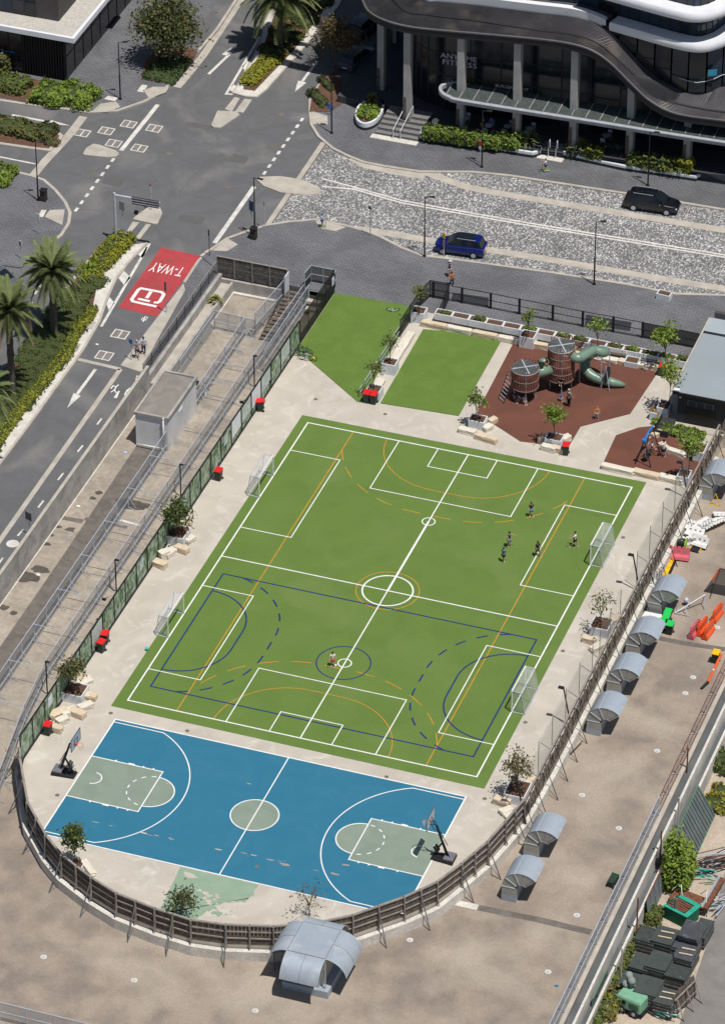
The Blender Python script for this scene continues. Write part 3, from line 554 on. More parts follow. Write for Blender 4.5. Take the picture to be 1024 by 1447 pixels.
# retaining walls on the road side
def wallthing(name, label, pts, wd, z1, z0, m, cat='wall', cap=None):
    o = thing(name, label, cat, (*pts[0], z0)); b = B((*pts[0], z0)); b.ribbon(pts, wd, z1, False, z0); b.out('wall', m, o)
    if cap: c = B((*pts[0], z0)); c.ribbon(pts, wd+.06, z1+.07, False, z1-.002); c.out('coping', cap, o)
    return o
wallthing('parapet_wall', 'long stained concrete parapet wall between the bus lane and the lower strip', [(-15.02, -12), (-15.02, 20), (-15.02, 44.4)], .22, 1.05, Z0-.2, oldwall, cap=kerbm)
rw = thing('retaining_wall', 'stepped concrete retaining wall below the metal road railing', 'wall', (-15, 44.5, Z0)); o_ = (-15, 44.5, Z0)
B(o_).box((-15.1, 53, -.9), (.3, 17.1, 1.9)).out('wall', oldwall, rw)
B(o_).prism([(-14.94, 44.6), (-14.05, 44.6), (-14.05, 61.5), (-14.94, 61.5)], Z0, -.75).out('ledge', kerbm, rw)
B(o_).box((-13.95, 53, -1.05), (.2, 17, 1.1)).out('low_wall', oldwall, rw); B(o_).box((-13.78, 51, -1.5), (.12, 21, .15)).out('skirting', whitecon, rw)
# trench and boundary walls on the eastern edge
struct(B().box((41.75, -9, Z0+.05), (.3, 142, .1)), 'deck_edge', kerbm, deck)
struct(B().sheet([(41.9, -80), (42.45, -80), (42.45, 61), (41.9, 61)], -2.0), 'trench_floor', mat('trench_shadow_grey', (.105, .115, .12), .8, c2=(.085, .095, .10), sc=.5, fine=.04, c3=(.15, .155, .15), sc3=.3))  # dark grey paints in the shadow of the side wall on the floor
struct(B().sheet([(42.5, -80), (43.0, -80), (43.0, 61), (42.5, 61)], -3.1), 'trench_floor', bpy.data.materials['trench_shadow_grey'])
wallthing('boundary_wall', 'pale concrete wall with white coping beside the grey trench', [(42.5, -70), (42.5, 60)], .12, -1.75, -4.2, wallwhite, cap=whitecon)
wallthing('boundary_wall', 'outer concrete wall with white coping above the yard shrubs', [(43.1, -70), (43.1, 60)], .12, -2.75, -4.2, wallwhite, cap=whitecon)
# yard
struct(B().sheet(gs([(1300, 1200), (1024, 1232), (1000, 1330), (960, 1447), (930, 1600), (1500, 1700)], -4.24), -4.24), 'yard_asphalt', asphalt2)
# ================================================================ FENCES, WALLS, LAMPS
cyl = {}
def postmesh(h, r, m, n=6):
    k = (round(h, 2), r, m.name, n)
    if k not in cyl: b = B(); b.tube((0, 0, 0), (0, 0, h), r, n); cyl[k] = b.mesh('post', m)
    return cyl[k]
def walk(pts, step):
    """even points along a 2-D line, each stretch split on its own so that corners keep a point"""
    out = [tuple(pts[0])]
    for a, c in zip(pts, pts[1:]):
        n = max(1, round(hypot(c[0]-a[0], c[1]-a[1])/step)); out += [(a[0]+(c[0]-a[0])*i/n, a[1]+(c[1]-a[1])*i/n) for i in range(1, n+1)]
    return out
def chainfence(label, pts, h, z, step, m=steel, mesh=chain, name='chain_link_fence', mid=None, r=.045, group=None, brace=0, low=.12, pname='mesh_panel', rails=(1.0,), railm=None):
    P_ = walk(pts, step); o = thing(name, label, 'fence', (*P_[0], z), group=group); og = (*P_[0], z)
    for p in P_: share('post', postmesh(h, r, m), o, (p[0]-P_[0][0], p[1]-P_[0][1], 0))
    for a, c in zip(P_, P_[1:]):
        b = B(og); b.quad((*a, z+low), (*c, z+low), (*c, z+h), (*a, z+h)); b.out(pname, mesh, o)
    for k in rails:
        b = B(og)
        for a, c in zip(P_, P_[1:]): b.tube((*a, z+h*k), (*c, z+h*k), r*.8, 5)
        b.out('rail', railm or m, o)
    if brace:
        for p in P_[::1]:
            b = B(og); b.tube((p[0], p[1], z+h*.55), (p[0]+brace, p[1], z+.03), .025, 5); b.tube((p[0], p[1], z+.04), (p[0]+brace, p[1]-.25, z+.04), .025, 5); b.out('brace', m, o)
    return o
# cage walkway of the strip
fa = chainfence('galvanised fence on the road side of the caged walkway strip', [(-10.35, -6), (-10.4, 55.2)], 2.0, Z0, 2.45, brace=.65, rails=(1.0, .33))
fb = chainfence('galvanised fence on the playground side of the caged walkway strip', [(-4.9, -15.5), (-5.4, -10.4), (-7.0, -1), (-7.65, 5), (-7.6, 50.2), (-7.4, 63)], 2.05, Z0, 2.45, brace=.65, rails=(1.0, .33))
for i, y in enumerate([-1.2, 3.7, 8.6, 13.5, 18.4, 23.3, 28.2, 33.1, 45.4, 47.9, 50.3]):
    b = B((-10.4, y, .4)); b.tube((-10.4 if y > 0 else -10.4, y, .4), (-7.62 if y > 3 else -7.2, y-.1, .44), .028, 5); b.out('cross_bar', steel, fa).location = Vector((-10.4, y, .4))-Vector(fa.location)
chainfence('low chain link gate fence closing the head of the walkway', [(-13.3, 55.4), (-9.5, 55.2)], 1.9, Z0, 1.3, rails=(1.0, .02, .45), m=steel)
chainfence('chain link side fence of the small compound by the retaining wall', [(-13.35, 47.5), (-13.3, 55.4)], 1.7, Z0, 2.6, rails=(1.0,), m=steel)
chainfence('chain link handrail fence on the road side of the timber stairs', [(-9.5, 55.2), (-8.95, 61.2)], 2.1, -1.1, 2.0, rails=(1.0, .4))
chainfence('chain link fence between the timber stairs and the mural wall', [(-6.9, 50.5), (-6.9, 61.5)], 2.2, Z0, 1.9, rails=(1.0, .4))
st_ = thing('stairs', 'weathered timber stairs from the plaza down to the walkway', 'stairs', (-8.3, 55.4, Z0))
for i in range(13):
    b = B((-8.3, 55.4, Z0)); y = 55.3+i*.46; b.box((-8.45+.04*i, y, Z0+.11+i*.122), (1.35, .40, .07)); b.out('tread', timber, st_)
b = B((-8.3, 55.4, Z0))
for x in (-9.16, -7.62): b.add([(x, 55, Z0), (x, 61.3, Z0+1.6), (x, 61.3, Z0+1.3), (x, 55.6, Z0-.02), (x+.08, 55, Z0), (x+.08, 61.3, Z0+1.6), (x+.08, 61.3, Z0+1.3), (x+.08, 55.6, Z0-.02)], [(0, 1, 2, 3), (7, 6, 5, 4), (0, 4, 5, 1), (1, 5, 6, 2), (2, 6, 7, 3), (3, 7, 4, 0)])
b.out('stringer', timber, st_)
# weathered board fence along the plaza edge
def boardfence(label, pts, z0, z1, step, rows, m, pm, name='board_fence', cap=None):
    P_ = walk(pts, step); og = (*P_[0], z0); o = thing(name, label, 'fence', og); hh = (z1-z0)/rows
    for a, c in zip(P_, P_[1:]):
        d = Vector((c[0]-a[0], c[1]-a[1])); L_ = d.length; an = atan2(d.y, d.x); mx, my = (a[0]+c[0])/2, (a[1]+c[1])/2
        for k in range(rows): B(og).box((mx, my, z0+hh*(k+.5)), (L_-.06, .045, hh-.05), an).out('board', m, o)
    for p in P_: share('post', postmesh(z1-z0+.04, .055, pm, 4), o, (p[0]-P_[0][0], p[1]-P_[0][1]-.06, 0))
    b = B(og); b.ribbon([(p[0], p[1]) for p in P_], .14, z1+.08, False, z1+.03); b.out('cap_rail', cap or pm, o)
    return o
boardfence('grey board fence with dark panels along the plaza edge above the strip', [(-15.4, 61.55), (-8.85, 61.5)], -.25, 1.7, 1.65, 4, mat('sooty_board', (.06, .058, .055), .9, c2=(.13, .12, .11), sc=3), timber2)
wl = thing('concrete_wall', 'short concrete wall under the board fence at the strip head', 'wall', (-12, 61.4, Z0)); B((-12, 61.4, Z0)).box((-12.1, 61.45, -.98), (5.9, .3, 1.24)).out('wall', oldwall, wl)
B((-12, 61.4, Z0)).box((-11.7, 61.15, -1.5), (5, .3, .18)).out('plinth', whitecon, wl)
bp_ = thing('hoarding_panel', 'white upright panel beside the top of the timber stairs', 'panel', (-8.7, 61.2, -1)); B((-8.7, 61.2, -1)).box((-8.75, 61.0, .25), (.07, 1.0, 2.7)).out('panel', whitep, bp_); B((-8.7, 61.2, -1)).box((-8.75, 60.46, .25), (.1, .06, 2.8)).out('edge_trim', steel, bp_)
def meshwall(label, pts, z0, z1, step, m=shade, name='mesh_fence', rails=(1.0, .5), pm=blackm, r=.035, lean=0, cat='fence'):
    P_ = walk(pts, step); og = (*P_[0], z0); o = thing(name, label, cat, og)
    for a, c in zip(P_, P_[1:]): b = B(og); b.quad((*a, z0+.06), (*c, z0+.06), (*c, z1), (*a, z1)); b.out('mesh_panel', m, o)
    for p in P_: share('post', postmesh(z1-z0+.03, r, pm, 4), o, (p[0]-P_[0][0], p[1]-P_[0][1], 0))
    for k in rails:
        b = B(og)
        for a, c in zip(P_, P_[1:]): b.tube((*a, z0+(z1-z0)*k), (*c, z0+(z1-z0)*k), r*.8, 5)
        b.out('rail', pm, o)
    return o
meshwall('dark mesh enclosure round the pit beside the timber stairs', [(-7.3, 61.6), (-7.2, 62.9), (-4.95, 62.9), (-4.8, 61.9)], 0, 1.7, 1.1, m=shade2, pm=steel)
pl = thing('pit_shelf', 'stacked concrete shelf blocks inside the dark mesh pit', 'block', (-6, 61, -1.4))
for i, (x, y, z, a, c, d) in enumerate([(-6.2, 61.9, -.3, 1.7, .4, .5), (-6.3, 61.1, -.8, 1.5, .5, .3), (-6.1, 60.4, -1.15, 1.4, .5, .3)]): B((-6, 61, -1.4)).box((x, y, z), (a, c, d)).out('block', kerbm, pl, bevel=.03)
# rubble ledge between stair fence and mural fence
lg = B(); lg.prism([(-6.7, 36), (-4.85, 36), (-4.85, 61), (-6.3, 61)], Z0, -1.25); struct(lg, 'sandy_ledge', dirt)
lg = B(); lg.prism([(-6.6, -7), (-4.85, -6), (-4.85, 35.9), (-6.7, 35.9)], Z0, -1.35); struct(lg, 'sandy_ledge', stripm)
# mural fence
mf_pts = walk([(-4.72, -7.2), (-4.72, 53.2)], 2.32); og = (-4.72, -7.2, 0)
mf = thing('mural_fence', 'long fence printed with a green and white garden mural along the court', 'fence', og)
R.seed(3)
for i, (a, c) in enumerate(zip(mf_pts, mf_pts[1:])):
    y = (a[1]+c[1])/2; white = 38 < y < 50 and i % 5 != 3 or 6.5 < y < 8.5
    me = murals[i % 3]
    b = B(og); b.box((a[0], (a[1]+c[1])/2, 1.28), (.04, c[1]-a[1]-.03, 2.15)); b.out('printed_panel', me, mf)
    if white:
        b = B(og); b.box((a[0]+.034, y, 1.5), (.016, (c[1]-a[1])*.88, 1.35+.2*(i % 2))); b.out('poster', whitep if i % 2 else mat('poster_faded', (.55, .60, .57), .8, c2=(.36, .42, .40), sc=2.2, dist=1) if 'poster_faded' not in bpy.data.materials else bpy.data.materials['poster_faded'], mf)
    elif i % 4 == 2:
        b = B(og); b.box((a[0]+.034, y, 1.6), (.016, .8, .9)); b.out('poster', bpy.data.materials.get('poster_faded') or whitep, mf)
for p in mf_pts: share('post', postmesh(2.5, .045, blackm, 4), mf, (.06, p[1]+7.2, 0))
for p in mf_pts[::1]: b = B(og); b.tube((-4.8, p[1], 2.2), (-5.5, p[1]-.05, -.9), .02, 4); b.out('stay', blackm, mf)
b = B(og); b.box((-4.72, 23, 2.42), (.11, 60.4, .07)); b.out('top_rail', blackm, mf); b = B(og); b.box((-4.69, 23, .1), (.13, 60.4, .18)); b.out('kick_rail', darkm, mf)
meshwall('black mesh end of the mural fence beside the sloping turf', [(-4.72, 53.3), (-4.72, 61.9)], 0, 2.4, 2.15, m=shade, rails=(1.0, .02))
b = thing('entry_sign', 'small white sign on the black mesh fence by the plaza', 'sign', (-4.6, 61.3, 1.2)); B((-4.6, 61.3, 1.2)).box((-4.62, 61.35, 1.55), (.03, .5, .75)).out('board', whitep, b); B((-4.6, 61.3, 1.2)).box((-4.60, 61.35, 1.6), (.02, .38, .3)).out('print', cloth['paleblue'], b)
# curved timber fence round the courts
strutm = mat('strut_steel', (.17, .165, .165), .7, c2=(.12, .115, .115), sc=3)
cf_pts = walk([(-4.7, -7.2)]+FENCE[1:], 1.85); og = (-4.7, -7.2, -.6)
cf = thing('curved_fence', 'curved hoarding of dark boards and grey posts round the basketball court', 'fence', og)
def nrm(a, c): d = Vector((c[0]-a[0], c[1]-a[1])).normalized(); return Vector((d.y, -d.x))
R.seed(9)
for i, (a, c) in enumerate(zip(cf_pts, cf_pts[1:])):
    n = nrm(a, c); a, c = Vector(a), Vector(c); L_ = (c-a).length; an = atan2((c-a).y, (c-a).x)
    for k in range(6):
        q = a.lerp(c, (k+.5)/6)+n*.0; h = 1.72+R.uniform(-.05, .03); B(og).box((q.x, q.y, -.42+h/2), (L_/6-.015, .03, h), an).out('board', timber, cf)
    for zz in (.18, .78): p, q = a+n*.06, c+n*.06; B(og).box(((p.x+q.x)/2, (p.y+q.y)/2, zz), (L_, .07, .09), an).out('rail', timber2, cf)
    p, q = a+n*.02, c+n*.02; B(og).box(((p.x+q.x)/2, (p.y+q.y)/2, 1.38), (L_+.05, .17, .1), an).out('top_rail', timber2, cf)
for i, p in enumerate(cf_pts):
    n = nrm(cf_pts[max(i-1, 0)], cf_pts[min(i+1, len(cf_pts)-1)]); q = Vector(p)+n*.14; b = B(og); b.box((q.x, q.y, .42), (.11, .11, 2.0), atan2(n.y, n.x)); b.tube((q.x, q.y, .2), (q.x+n.x*.16, q.y+n.y*.16, -.62), .045, 5); b.out('post', timber2, cf)
    if i % 2 == 0:
        e = q+n*1.15; b = B(og); b.tube((q.x, q.y, 1.1), (e.x, e.y, Z0+.03), .045, 5); b.tube((q.x+n.x*.3, q.y+n.y*.3, -.75), (e.x, e.y, Z0+.04), .02, 5); b.out('strut', strutm, cf)
# eastern fence with torn shade cloth
ef_pts = walk([(32.75, -.6), (32.75, 51.5)], 1.22); og = (32.75, -.6, -.6)
ef = thing('torn_cloth_fence', 'old fence with torn brown shade cloth hanging beside the metal vents', 'fence', og)
ragm = mat('torn_cloth', (.20, .165, .13), .95, c2=(.10, .08, .065), sc=5, fine=.2)
R.seed(12); rags = []
for k in range(6):
    b = B()
    for j in range(5):
        y = -.45+.2*j+R.uniform(-.05, .05); l = R.uniform(.7, 1.75); w_ = R.uniform(.12, .26)
        b.add([(R.uniform(.0, .06), y-w_/2, 0), (R.uniform(.0, .06), y+w_/2, 0), (R.uniform(.06, .2), y+w_*.4+R.uniform(-.15, .1), -l*.5), (R.uniform(.12, .3), y+R.uniform(-.12, .12), -l), (R.uniform(.04, .2), y-w_*.5+R.uniform(-.1, .15), -l*.55)], [(0, 1, 2, 3, 4)])
    rags.append(b.mesh('torn_cloth', ragm))
for i, p in enumerate(ef_pts):
    y = p[1]+.6; share('torn_cloth', rags[i % 6], ef, (.12, y+.6, 1.95), rot=(0, 0, R.uniform(-.15, .15)), sc=(1, 1, R.uniform(.8, 1.05)))
    share('post', postmesh(2.0, .05, timber2, 4), ef, (.03, y, 0))
    if i % 2 == 0: b = B(og); b.tube((32.85, p[1], .9), (34.0, p[1]-.5, Z0+.03), .03, 5); b.out('strut', blackm, ef); b = B(og); b.tube((33.0, p[1], -1.0), (34.0, p[1]-.5, Z0+.05), .018, 4); b.out('tie', blackm, ef)
for i in range(0, len(ef_pts)-1, 2):
    a, c = ef_pts[i], ef_pts[min(i+2, len(ef_pts)-1)]; y = (a[1]+c[1])/2
    B(og).box((32.77, y, .2), (.04, c[1]-a[1]-.04, 1.0)).out('board', timber, ef); B(og).box((32.72, y, 1.4), (.13, c[1]-a[1], .1)).out('top_rail', timber2, ef)
# ball nets along that fence
def net(label, y0, y1, h, step=3.4, x=32.3):
    o = thing('ball_net', label, 'net', (x, y0, 0), group=None); n = max(1, round((y1-y0)/step))
    for i in range(n+1): share('pole', postmesh(h, .03, timber2, 5), o, (0, (y1-y0)*i/n, 0))
    for i in range(n):
        a, c = y0+(y1-y0)*i/n, y0+(y1-y0)*(i+1)/n; b = B((x, y0, 0)); b.quad((x, a, .3), (x, c, .3), (x-.05, c, h*(1 if i % 2 else .92)), (x-.05, a, h)); b.out('netting', netg, o)
    return o
net('tall fine ball net behind the upper right soccer goal', 29.3, 43.5, 3.6); net('tall fine ball net behind the lower right soccer goal', 4, 17.6, 3.4); net('short fine ball net beside the bare planter tree', 19.5, 25, 2.8)
# chain fence on the edge of the roof deck
chainfence('galvanised chain link fence on the edge of the roof deck above the trench', [(41.55, -60), (41.55, 4.5)], 1.85, Z0+.05, 2.6, brace=-.5, rails=(1.0, .45))
chainfence('rust stained open rail fence continuing along the roof deck edge', [(41.55, 4.6), (41.55, 46)], 1.7, Z0+.05, 2.6, rails=(1.0, .5, .08), m=steel, railm=rust, mesh=netmat('chain_thin', (.3, .3, .3), .12), brace=-.5)
chainfence('galvanised chain link fence crossing the deck at the bottom corner', gs([(-60, 1428), (0, 1443), (77, 1462), (140, 1478), (330, 1520)], Z0), 1.75, Z0, 2.4, rails=(1.0, .5), brace=0)
# road railing
greyrail = plain('rail_grey', (.10, .10, .11))
rl = walk([(-15.45, 44.4), (-15.45, 61.6)], 1.9); og = (-15.45, 44.4, 0)
o = thing('road_railing', 'dark metal railing along the footpath beside the red bus lane', 'railing', og)
for p in rl: share('post', postmesh(1.25, .035, blackm, 4), o, (0, p[1]-44.4, 0))
for zz in (.25, .5, .75, 1.0, 1.24):
    b = B(og); b.tube((-15.45, 44.4, zz), (-15.45, 61.6, zz), .025 if zz < 1.2 else .04, 5); b.out('rail', timber2 if zz > 1.2 else greyrail, o)
for a, c in zip(rl, rl[1:]): b = B(og); b.quad((-15.43, a[1], .02), (-15.43, c[1], .02), (-15.43, c[1], 1.2), (-15.43, a[1], 1.2)); b.out('mesh_infill', netmat('rail_mesh', (.10, .10, .11), .22) if 'rail_mesh' not in bpy.data.materials else bpy.data.materials['rail_mesh'], o)
# black fence between playground and plaza
bf = [(3.6, 64), (6.2, 64), (8.8, 64), (11.4, 63.95), (14.4, 63.95), (17.1, 63.9), (19.8, 63.95), (22.4, 63.95), (25.0, 63.9), (27.8, 63.85)]; og = (3.6, 64, 0)
o = thing('black_fence', 'black post and rail fence between the playground planters and the plaza', 'fence', og)
for p in bf: B(og).box((p[0], p[1], .8), (.2, .1, 1.65)).out('post', blackm, o)
for a, c in zip(bf, bf[1:]):
    for zz in (1.58, .85, .12): b = B(og); b.tube((*a, zz), (*c, zz), .035, 4); b.out('rail', blackm, o)
for a, c in list(zip(bf, bf[1:]))[7:]: b = B(og); b.quad((*a, .1), (*c, .1), (*c, 1.6), (*a, 1.6)); b.out('mesh_panel', shade, o)
for xa, xb, z0_, z1_ in ((8.6, 9.4, 1, 1),): pass
# shade-cloth pieces lying on the ground behind it
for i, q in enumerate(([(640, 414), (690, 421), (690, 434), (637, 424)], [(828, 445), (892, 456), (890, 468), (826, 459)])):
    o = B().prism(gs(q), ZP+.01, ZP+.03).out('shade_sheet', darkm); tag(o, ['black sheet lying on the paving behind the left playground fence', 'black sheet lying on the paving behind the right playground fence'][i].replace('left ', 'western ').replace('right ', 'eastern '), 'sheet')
meshwall('black mesh enclosure at the corner of the play turf and plaza', [(2.95, 57.2), (3.0, 62.3), (3.3, 64.0), (5.0, 64.05), (5.2, 62.2)], 0, 1.75, 2.1, m=shade2, rails=(1.0, .5))
o = thing('handrail', 'galvanised handrail beside the stepped sandstone edge of the play turf', 'handrail', (2.8, 47.3, 0)); og = (2.8, 47.3, 0)
for y in (47.3, 50, 52.7, 55.4, 58.2): b = B(og); b.tube((2.85, y, 0), (2.85, y, 1.05), .03, 5); b.out('post', steel, o)
for zz in (.55, 1.05): b = B(og); b.tube((2.85, 47.3, zz), (2.85, 58.2, zz), .03, 5); b.out('rail', steel, o)
# ---------------- lamps
def lampparts(o, h, m=blackm):
    b = B(); b.tube((0, 0, 0), (0, 0, h*.42), .075, 8); b.tube((0, 0, h*.42), (0, 0, h), .055, 8, r2=.045); b.out('pole', m, o)
    b = B(); b.tube((0, 0, 0), (0, 0, .05), .17, 10); b.out('base_plate', m, o)
    b = B(); b.tube((0, 0, h-.08), (.45, .1, h+.02), .03, 5); b.out('arm', m, o)
    b = B(); b.box((.62, .13, h+.02), (.5, .24, .08), .2); b.out('lamp_head', m, o, bevel=.02)
lamp = None; G_ = 'black street lamps around the streets'
for (px, py), h, lab in [((599.5, 362), 6.2, 'black street lamp beside the parked blue car'), ((839, 402), 6.4, 'black street lamp on the plaza near the small white planter'), ((680.5, 236), 5.9, 'black street lamp with a red flag before the long green planter'),
        ((915, 262), 5.6, 'black street lamp behind the black parked car'), ((360, 335), 6.1, 'black street lamp beside the litter bin on the plaza corner'), ((170, 140), 6.0, 'black street lamp on the pavement before the dark corner building'),
        ((54, 283), 6.0, 'black street lamp beside the bin near the palms'), ((468.5, 188), 6.0, 'black street lamp by the garden bed and blue sign')]:
    x, y = g(px, py)
    if lamp is None: lamp = thing('street_lamp', lab, 'street lamp', (x, y, ZP), group=G_); lampparts(lamp, 6.1); lamp['h'] = 1; kids(lamp)
    else: dup(lamp, (x, y, ZP), R.uniform(-.3, .3), lab, sc=(1, 1, h/6.1))
fl = None
for i, (y, lab) in enumerate([(28.9, 'black floodlight pole leaning by the upper soccer goal nets'), (10.8, 'black floodlight pole leaning behind the lower soccer goal'), (-.7, 'black floodlight pole above the first pair of vents'), (42.4, 'black floodlight pole near the swing corner')]):
    if fl is None:
        fl = thing('floodlight_pole', lab, 'floodlight', (32.9, y, -.9), group='floodlights on the torn cloth fence'); b = B(); b.tube((0, 0, 0), (-.85, .1, 4.2), .06, 7); b.out('pole', blackm, fl); b = B(); b.box((-1.05, .1, 4.22), (.45, .3, .1)); b.out('lamp_head', blackm, fl, bevel=.02); kids(fl)
    else: dup(fl, (32.9, y, -.9), 0, lab)
lp = None
for y, lab in [(31.1, 'black pole in the walkway above the red bin by the wall'), (17.1, 'black pole in the walkway before the pair of red bins'), (3.0, 'black pole in the walkway by the loose orange ball'), (48.1, 'black pole in the walkway nearest the parked bicycles')]:
    if lp is None:
        lp = thing('walkway_pole', lab, 'pole', (-6.9, y, Z0), group='black poles of the caged walkway'); b = B(); b.tube((0, 0, 0), (0, 0, 3.2), .055, 7); b.out('pole', blackm, lp); b = B(); b.box((.12, 0, 3.2), (.36, .18, .07)); b.out('lamp_head', blackm, lp); b = B(); b.box((0, 0, .04), (.25, .25, .08)); b.out('base_plate', steel, lp); kids(lp)
    else: dup(lp, (-6.9, y, Z0), 0, lab)
# ---------------- signs
def sign(label, px, py, h, plates, z=ZP, poly=steel, cat='sign', name='street_sign', rz=None):
    x, y = g(px, py, z); o = thing(name, label, cat, (x, y, z)); o.rotation_euler[2] = rz if rz is not None else -.34
    b = B(); b.tube((0, 0, 0), (0, 0, h), .035, 6); b.out('post', poly, o)
    for (w_, hh, zz, m) in plates: b = B(); b.box((0, -.05, zz), (w_, .03, hh)); b.out('plate', m, o)
    return o
bluesign = plain('sign_blue', (.05, .17, .5)); greys = plain('sign_back', (.32, .33, .34), .6)
sign('bus stop sign with a tall dark blue plate on the plaza corner', 356, 327, 3.2, [(.5, 1.0, 2.7, plain('sign_navy', (.07, .10, .2))), (.4, .3, 2.0, whitep)])
sign('plain grey post by the cobbled street corner', 374, 321, 2.7, [(.12, .5, 2.5, greys)])
sign('slim dark post with a small sign at the north end of the railing', 296, 361, 2.6, [(.14, .6, 2.4, plain('sign_dark', (.06, .06, .065)))], poly=blackm)
sign('dark post with a slim sign standing in the red bus lane kerb', 235, 440, 3.0, [(.22, .9, 2.6, plain('sign_grey2', (.12, .14, .16)))], poly=greys)
sign('small blue pedestrian sign near the two walkers', 186, 507, 2.0, [(.38, .45, 1.8, bluesign)])
sign('dark square sign on a post beside the parapet wall', 42, 755, 2.2, [(.65, .75, 1.8, plain('sign_brown', (.10, .09, .09)))], z=0)
sign('no stopping sign above the palm tree', 55, 330, 2.0, [(.45, .6, 1.8, whitep)])
o = sign('small red and white sign beside the grey parked car', 30, 365, 1.8, [(.4, .5, 1.6, whitep), (.2, .49, 1.6, redp)])
sign('pale sign plate behind the traffic signal arm', 174, 330, 3.3, [(.6, .9, 2.9, greys)])
sign('tiny pink and white sign standing on the crossing island', 214, 296, 2.6, [(.2, .8, 2.2, whitep), (.2, .25, 2.6, pinkp)])
sign('yellow diamond sign beside the blue car', 627, 360, 2.3, [(.32, .5, 2.0, yellowp), (.2, .6, 1.2, plain('sign_tan', (.45, .25, .12)))])
sign('thin dark post on the plaza near the scooter rider', 523, 333, 3.1, [(.3, .25, 2.9, plain('sign_dk', (.05, .05, .05)))], poly=greys)
sign('blue and white sign board behind the garden bed lamp', 467, 162, 1.1, [(.7, .55, .9, bluesign), (.3, .2, .9, whitep)])
o = sign('small red and white flag sign on the planter lamp', 678, 230, 2.4, [(.3, .42, 2.1, redp), (.25, .3, 1.6, whitep)])
# overhead signal arm
x, y = g(164, 340); o = thing('signal_gantry', 'grey steel gantry pole with a cantilever sign over the road', 'gantry', (x, y, ZP)); o.rotation_euler[2] = -.12
b = B(); b.tube((0, 0, 0), (0, 0, 4.9), .15, 10, r2=.12); b.out('pole', steel, o); b = B(); b.tube((0, 0, 4.7), (4.2, .6, 4.7), .09, 8); b.out('arm', steel, o)
b = B(); b.box((2.9, .33, 4.55), (2.5, .09, .8), .14); b.out('sign_panel', plain('sign_panel', (.13, .13, .135)), o)
b = B()
for k in range(3): b.box((2.9, .28, 4.3+.25*k), (2.45, .04, .03), .14)
b.out('sign_rib', steel, o); b = B(); b.box((1.9, .4, 3.2), (.3, .25, .3)); b.out('bracket', blackm, o)
# ---------------- litter bins at lamps
def streetbin(px, py, label):
    x, y = g(px, py); o = thing('litter_bin', label, 'bin', (x, y, ZP)); b = B(); b.box((0, 0, .5), (.55, .55, 1.0)); b.out('body', mat('bin_brown', (.05, .036, .03), .7) if 'bin_brown' not in bpy.data.materials else bpy.data.materials['bin_brown'], o, bevel=.06); b = B(); b.box((0, 0, 1.08), (.62, .62, .1)); b.out('lid', blackm, o, bevel=.03); b = B(); b.box((0, -.285, .75), (.34, .02, .14)); b.out('slot', blackhole, o)
streetbin(358.5, 337, 'dark brown litter bin at the foot of the plaza corner lamp'); streetbin(62, 283, 'dark brown litter bin by the lamp near the palms')
# ================================================================ BUILDINGS
def wallgrid(root, og, pts, z0, z1, m_frame, m_glass, step, rows, deep=.14, name='window'):
    zf = z1 if callable(z1) else (lambda x: z1)
    """curtain wall: every pane a part, with the mullions standing proud of it"""
    P_ = walk(pts, step); H_ = lambda x: [z0+(zf(x)-z0)*r for r in rows]
    for a, c in zip(P_, P_[1:]):
        d = Vector((c[0]-a[0], c[1]-a[1])); an = atan2(d.y, d.x); L_ = d.length; mx, my = (a[0]+c[0])/2, (a[1]+c[1])/2
        hs = H_(mx)
        for lo, hi in zip(hs, hs[1:]):
            B(og).box((mx, my, (lo+hi)/2), (L_-.1, .05, hi-lo-.1), an).out(name, m_glass[R.randrange(len(m_glass))], root)
    b = B(og)
    for p in P_: b.box((p[0], p[1], (z0+zf(p[0]))/2), (.12, deep, zf(p[0])-z0))
    b.out('mullion', m_frame, root)['kind'] = 'stuff'
    b = B(og)
    for a, c in zip(P_, P_[1:]):
        d = Vector((c[0]-a[0], c[1]-a[1]))
        for h in H_((a[0]+c[0])/2): b.box(((a[0]+c[0])/2, (a[1]+c[1])/2, h), (d.length, deep-.03, .1), atan2(d.y, d.x))
    b.out('transom', m_frame, root)['kind'] = 'stuff'
frame = mat('dark_frame', (.022, .022, .025), .5, fine=.05)
glass2 = mat('dark_glass_blue', (.03, .05, .075), .15, fine=0, c2=(.02, .03, .05), sc=.5); glass3 = mat('dark_glass_grey', (.045, .045, .055), .2, fine=0, c2=(.02, .02, .03), sc=.7)
roofm = mat('seam_roof', (.082, .078, .084), .45, .3, c2=(.06, .057, .063), sc=.6, c3=(.17, .145, .125), sc3=.5, lo3=.55, hi3=.8, fine=.08)
colm = mat('column_concrete', (.36, .355, .345), .8, c2=(.30, .295, .285), sc=.8, fine=.05)
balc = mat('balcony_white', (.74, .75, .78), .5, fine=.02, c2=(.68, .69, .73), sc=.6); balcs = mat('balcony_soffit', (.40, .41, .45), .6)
og = (0, 92, 0); bld = thing('office_building', 'large dark office building with curved seam roof, columns and white balconies', 'building', og)
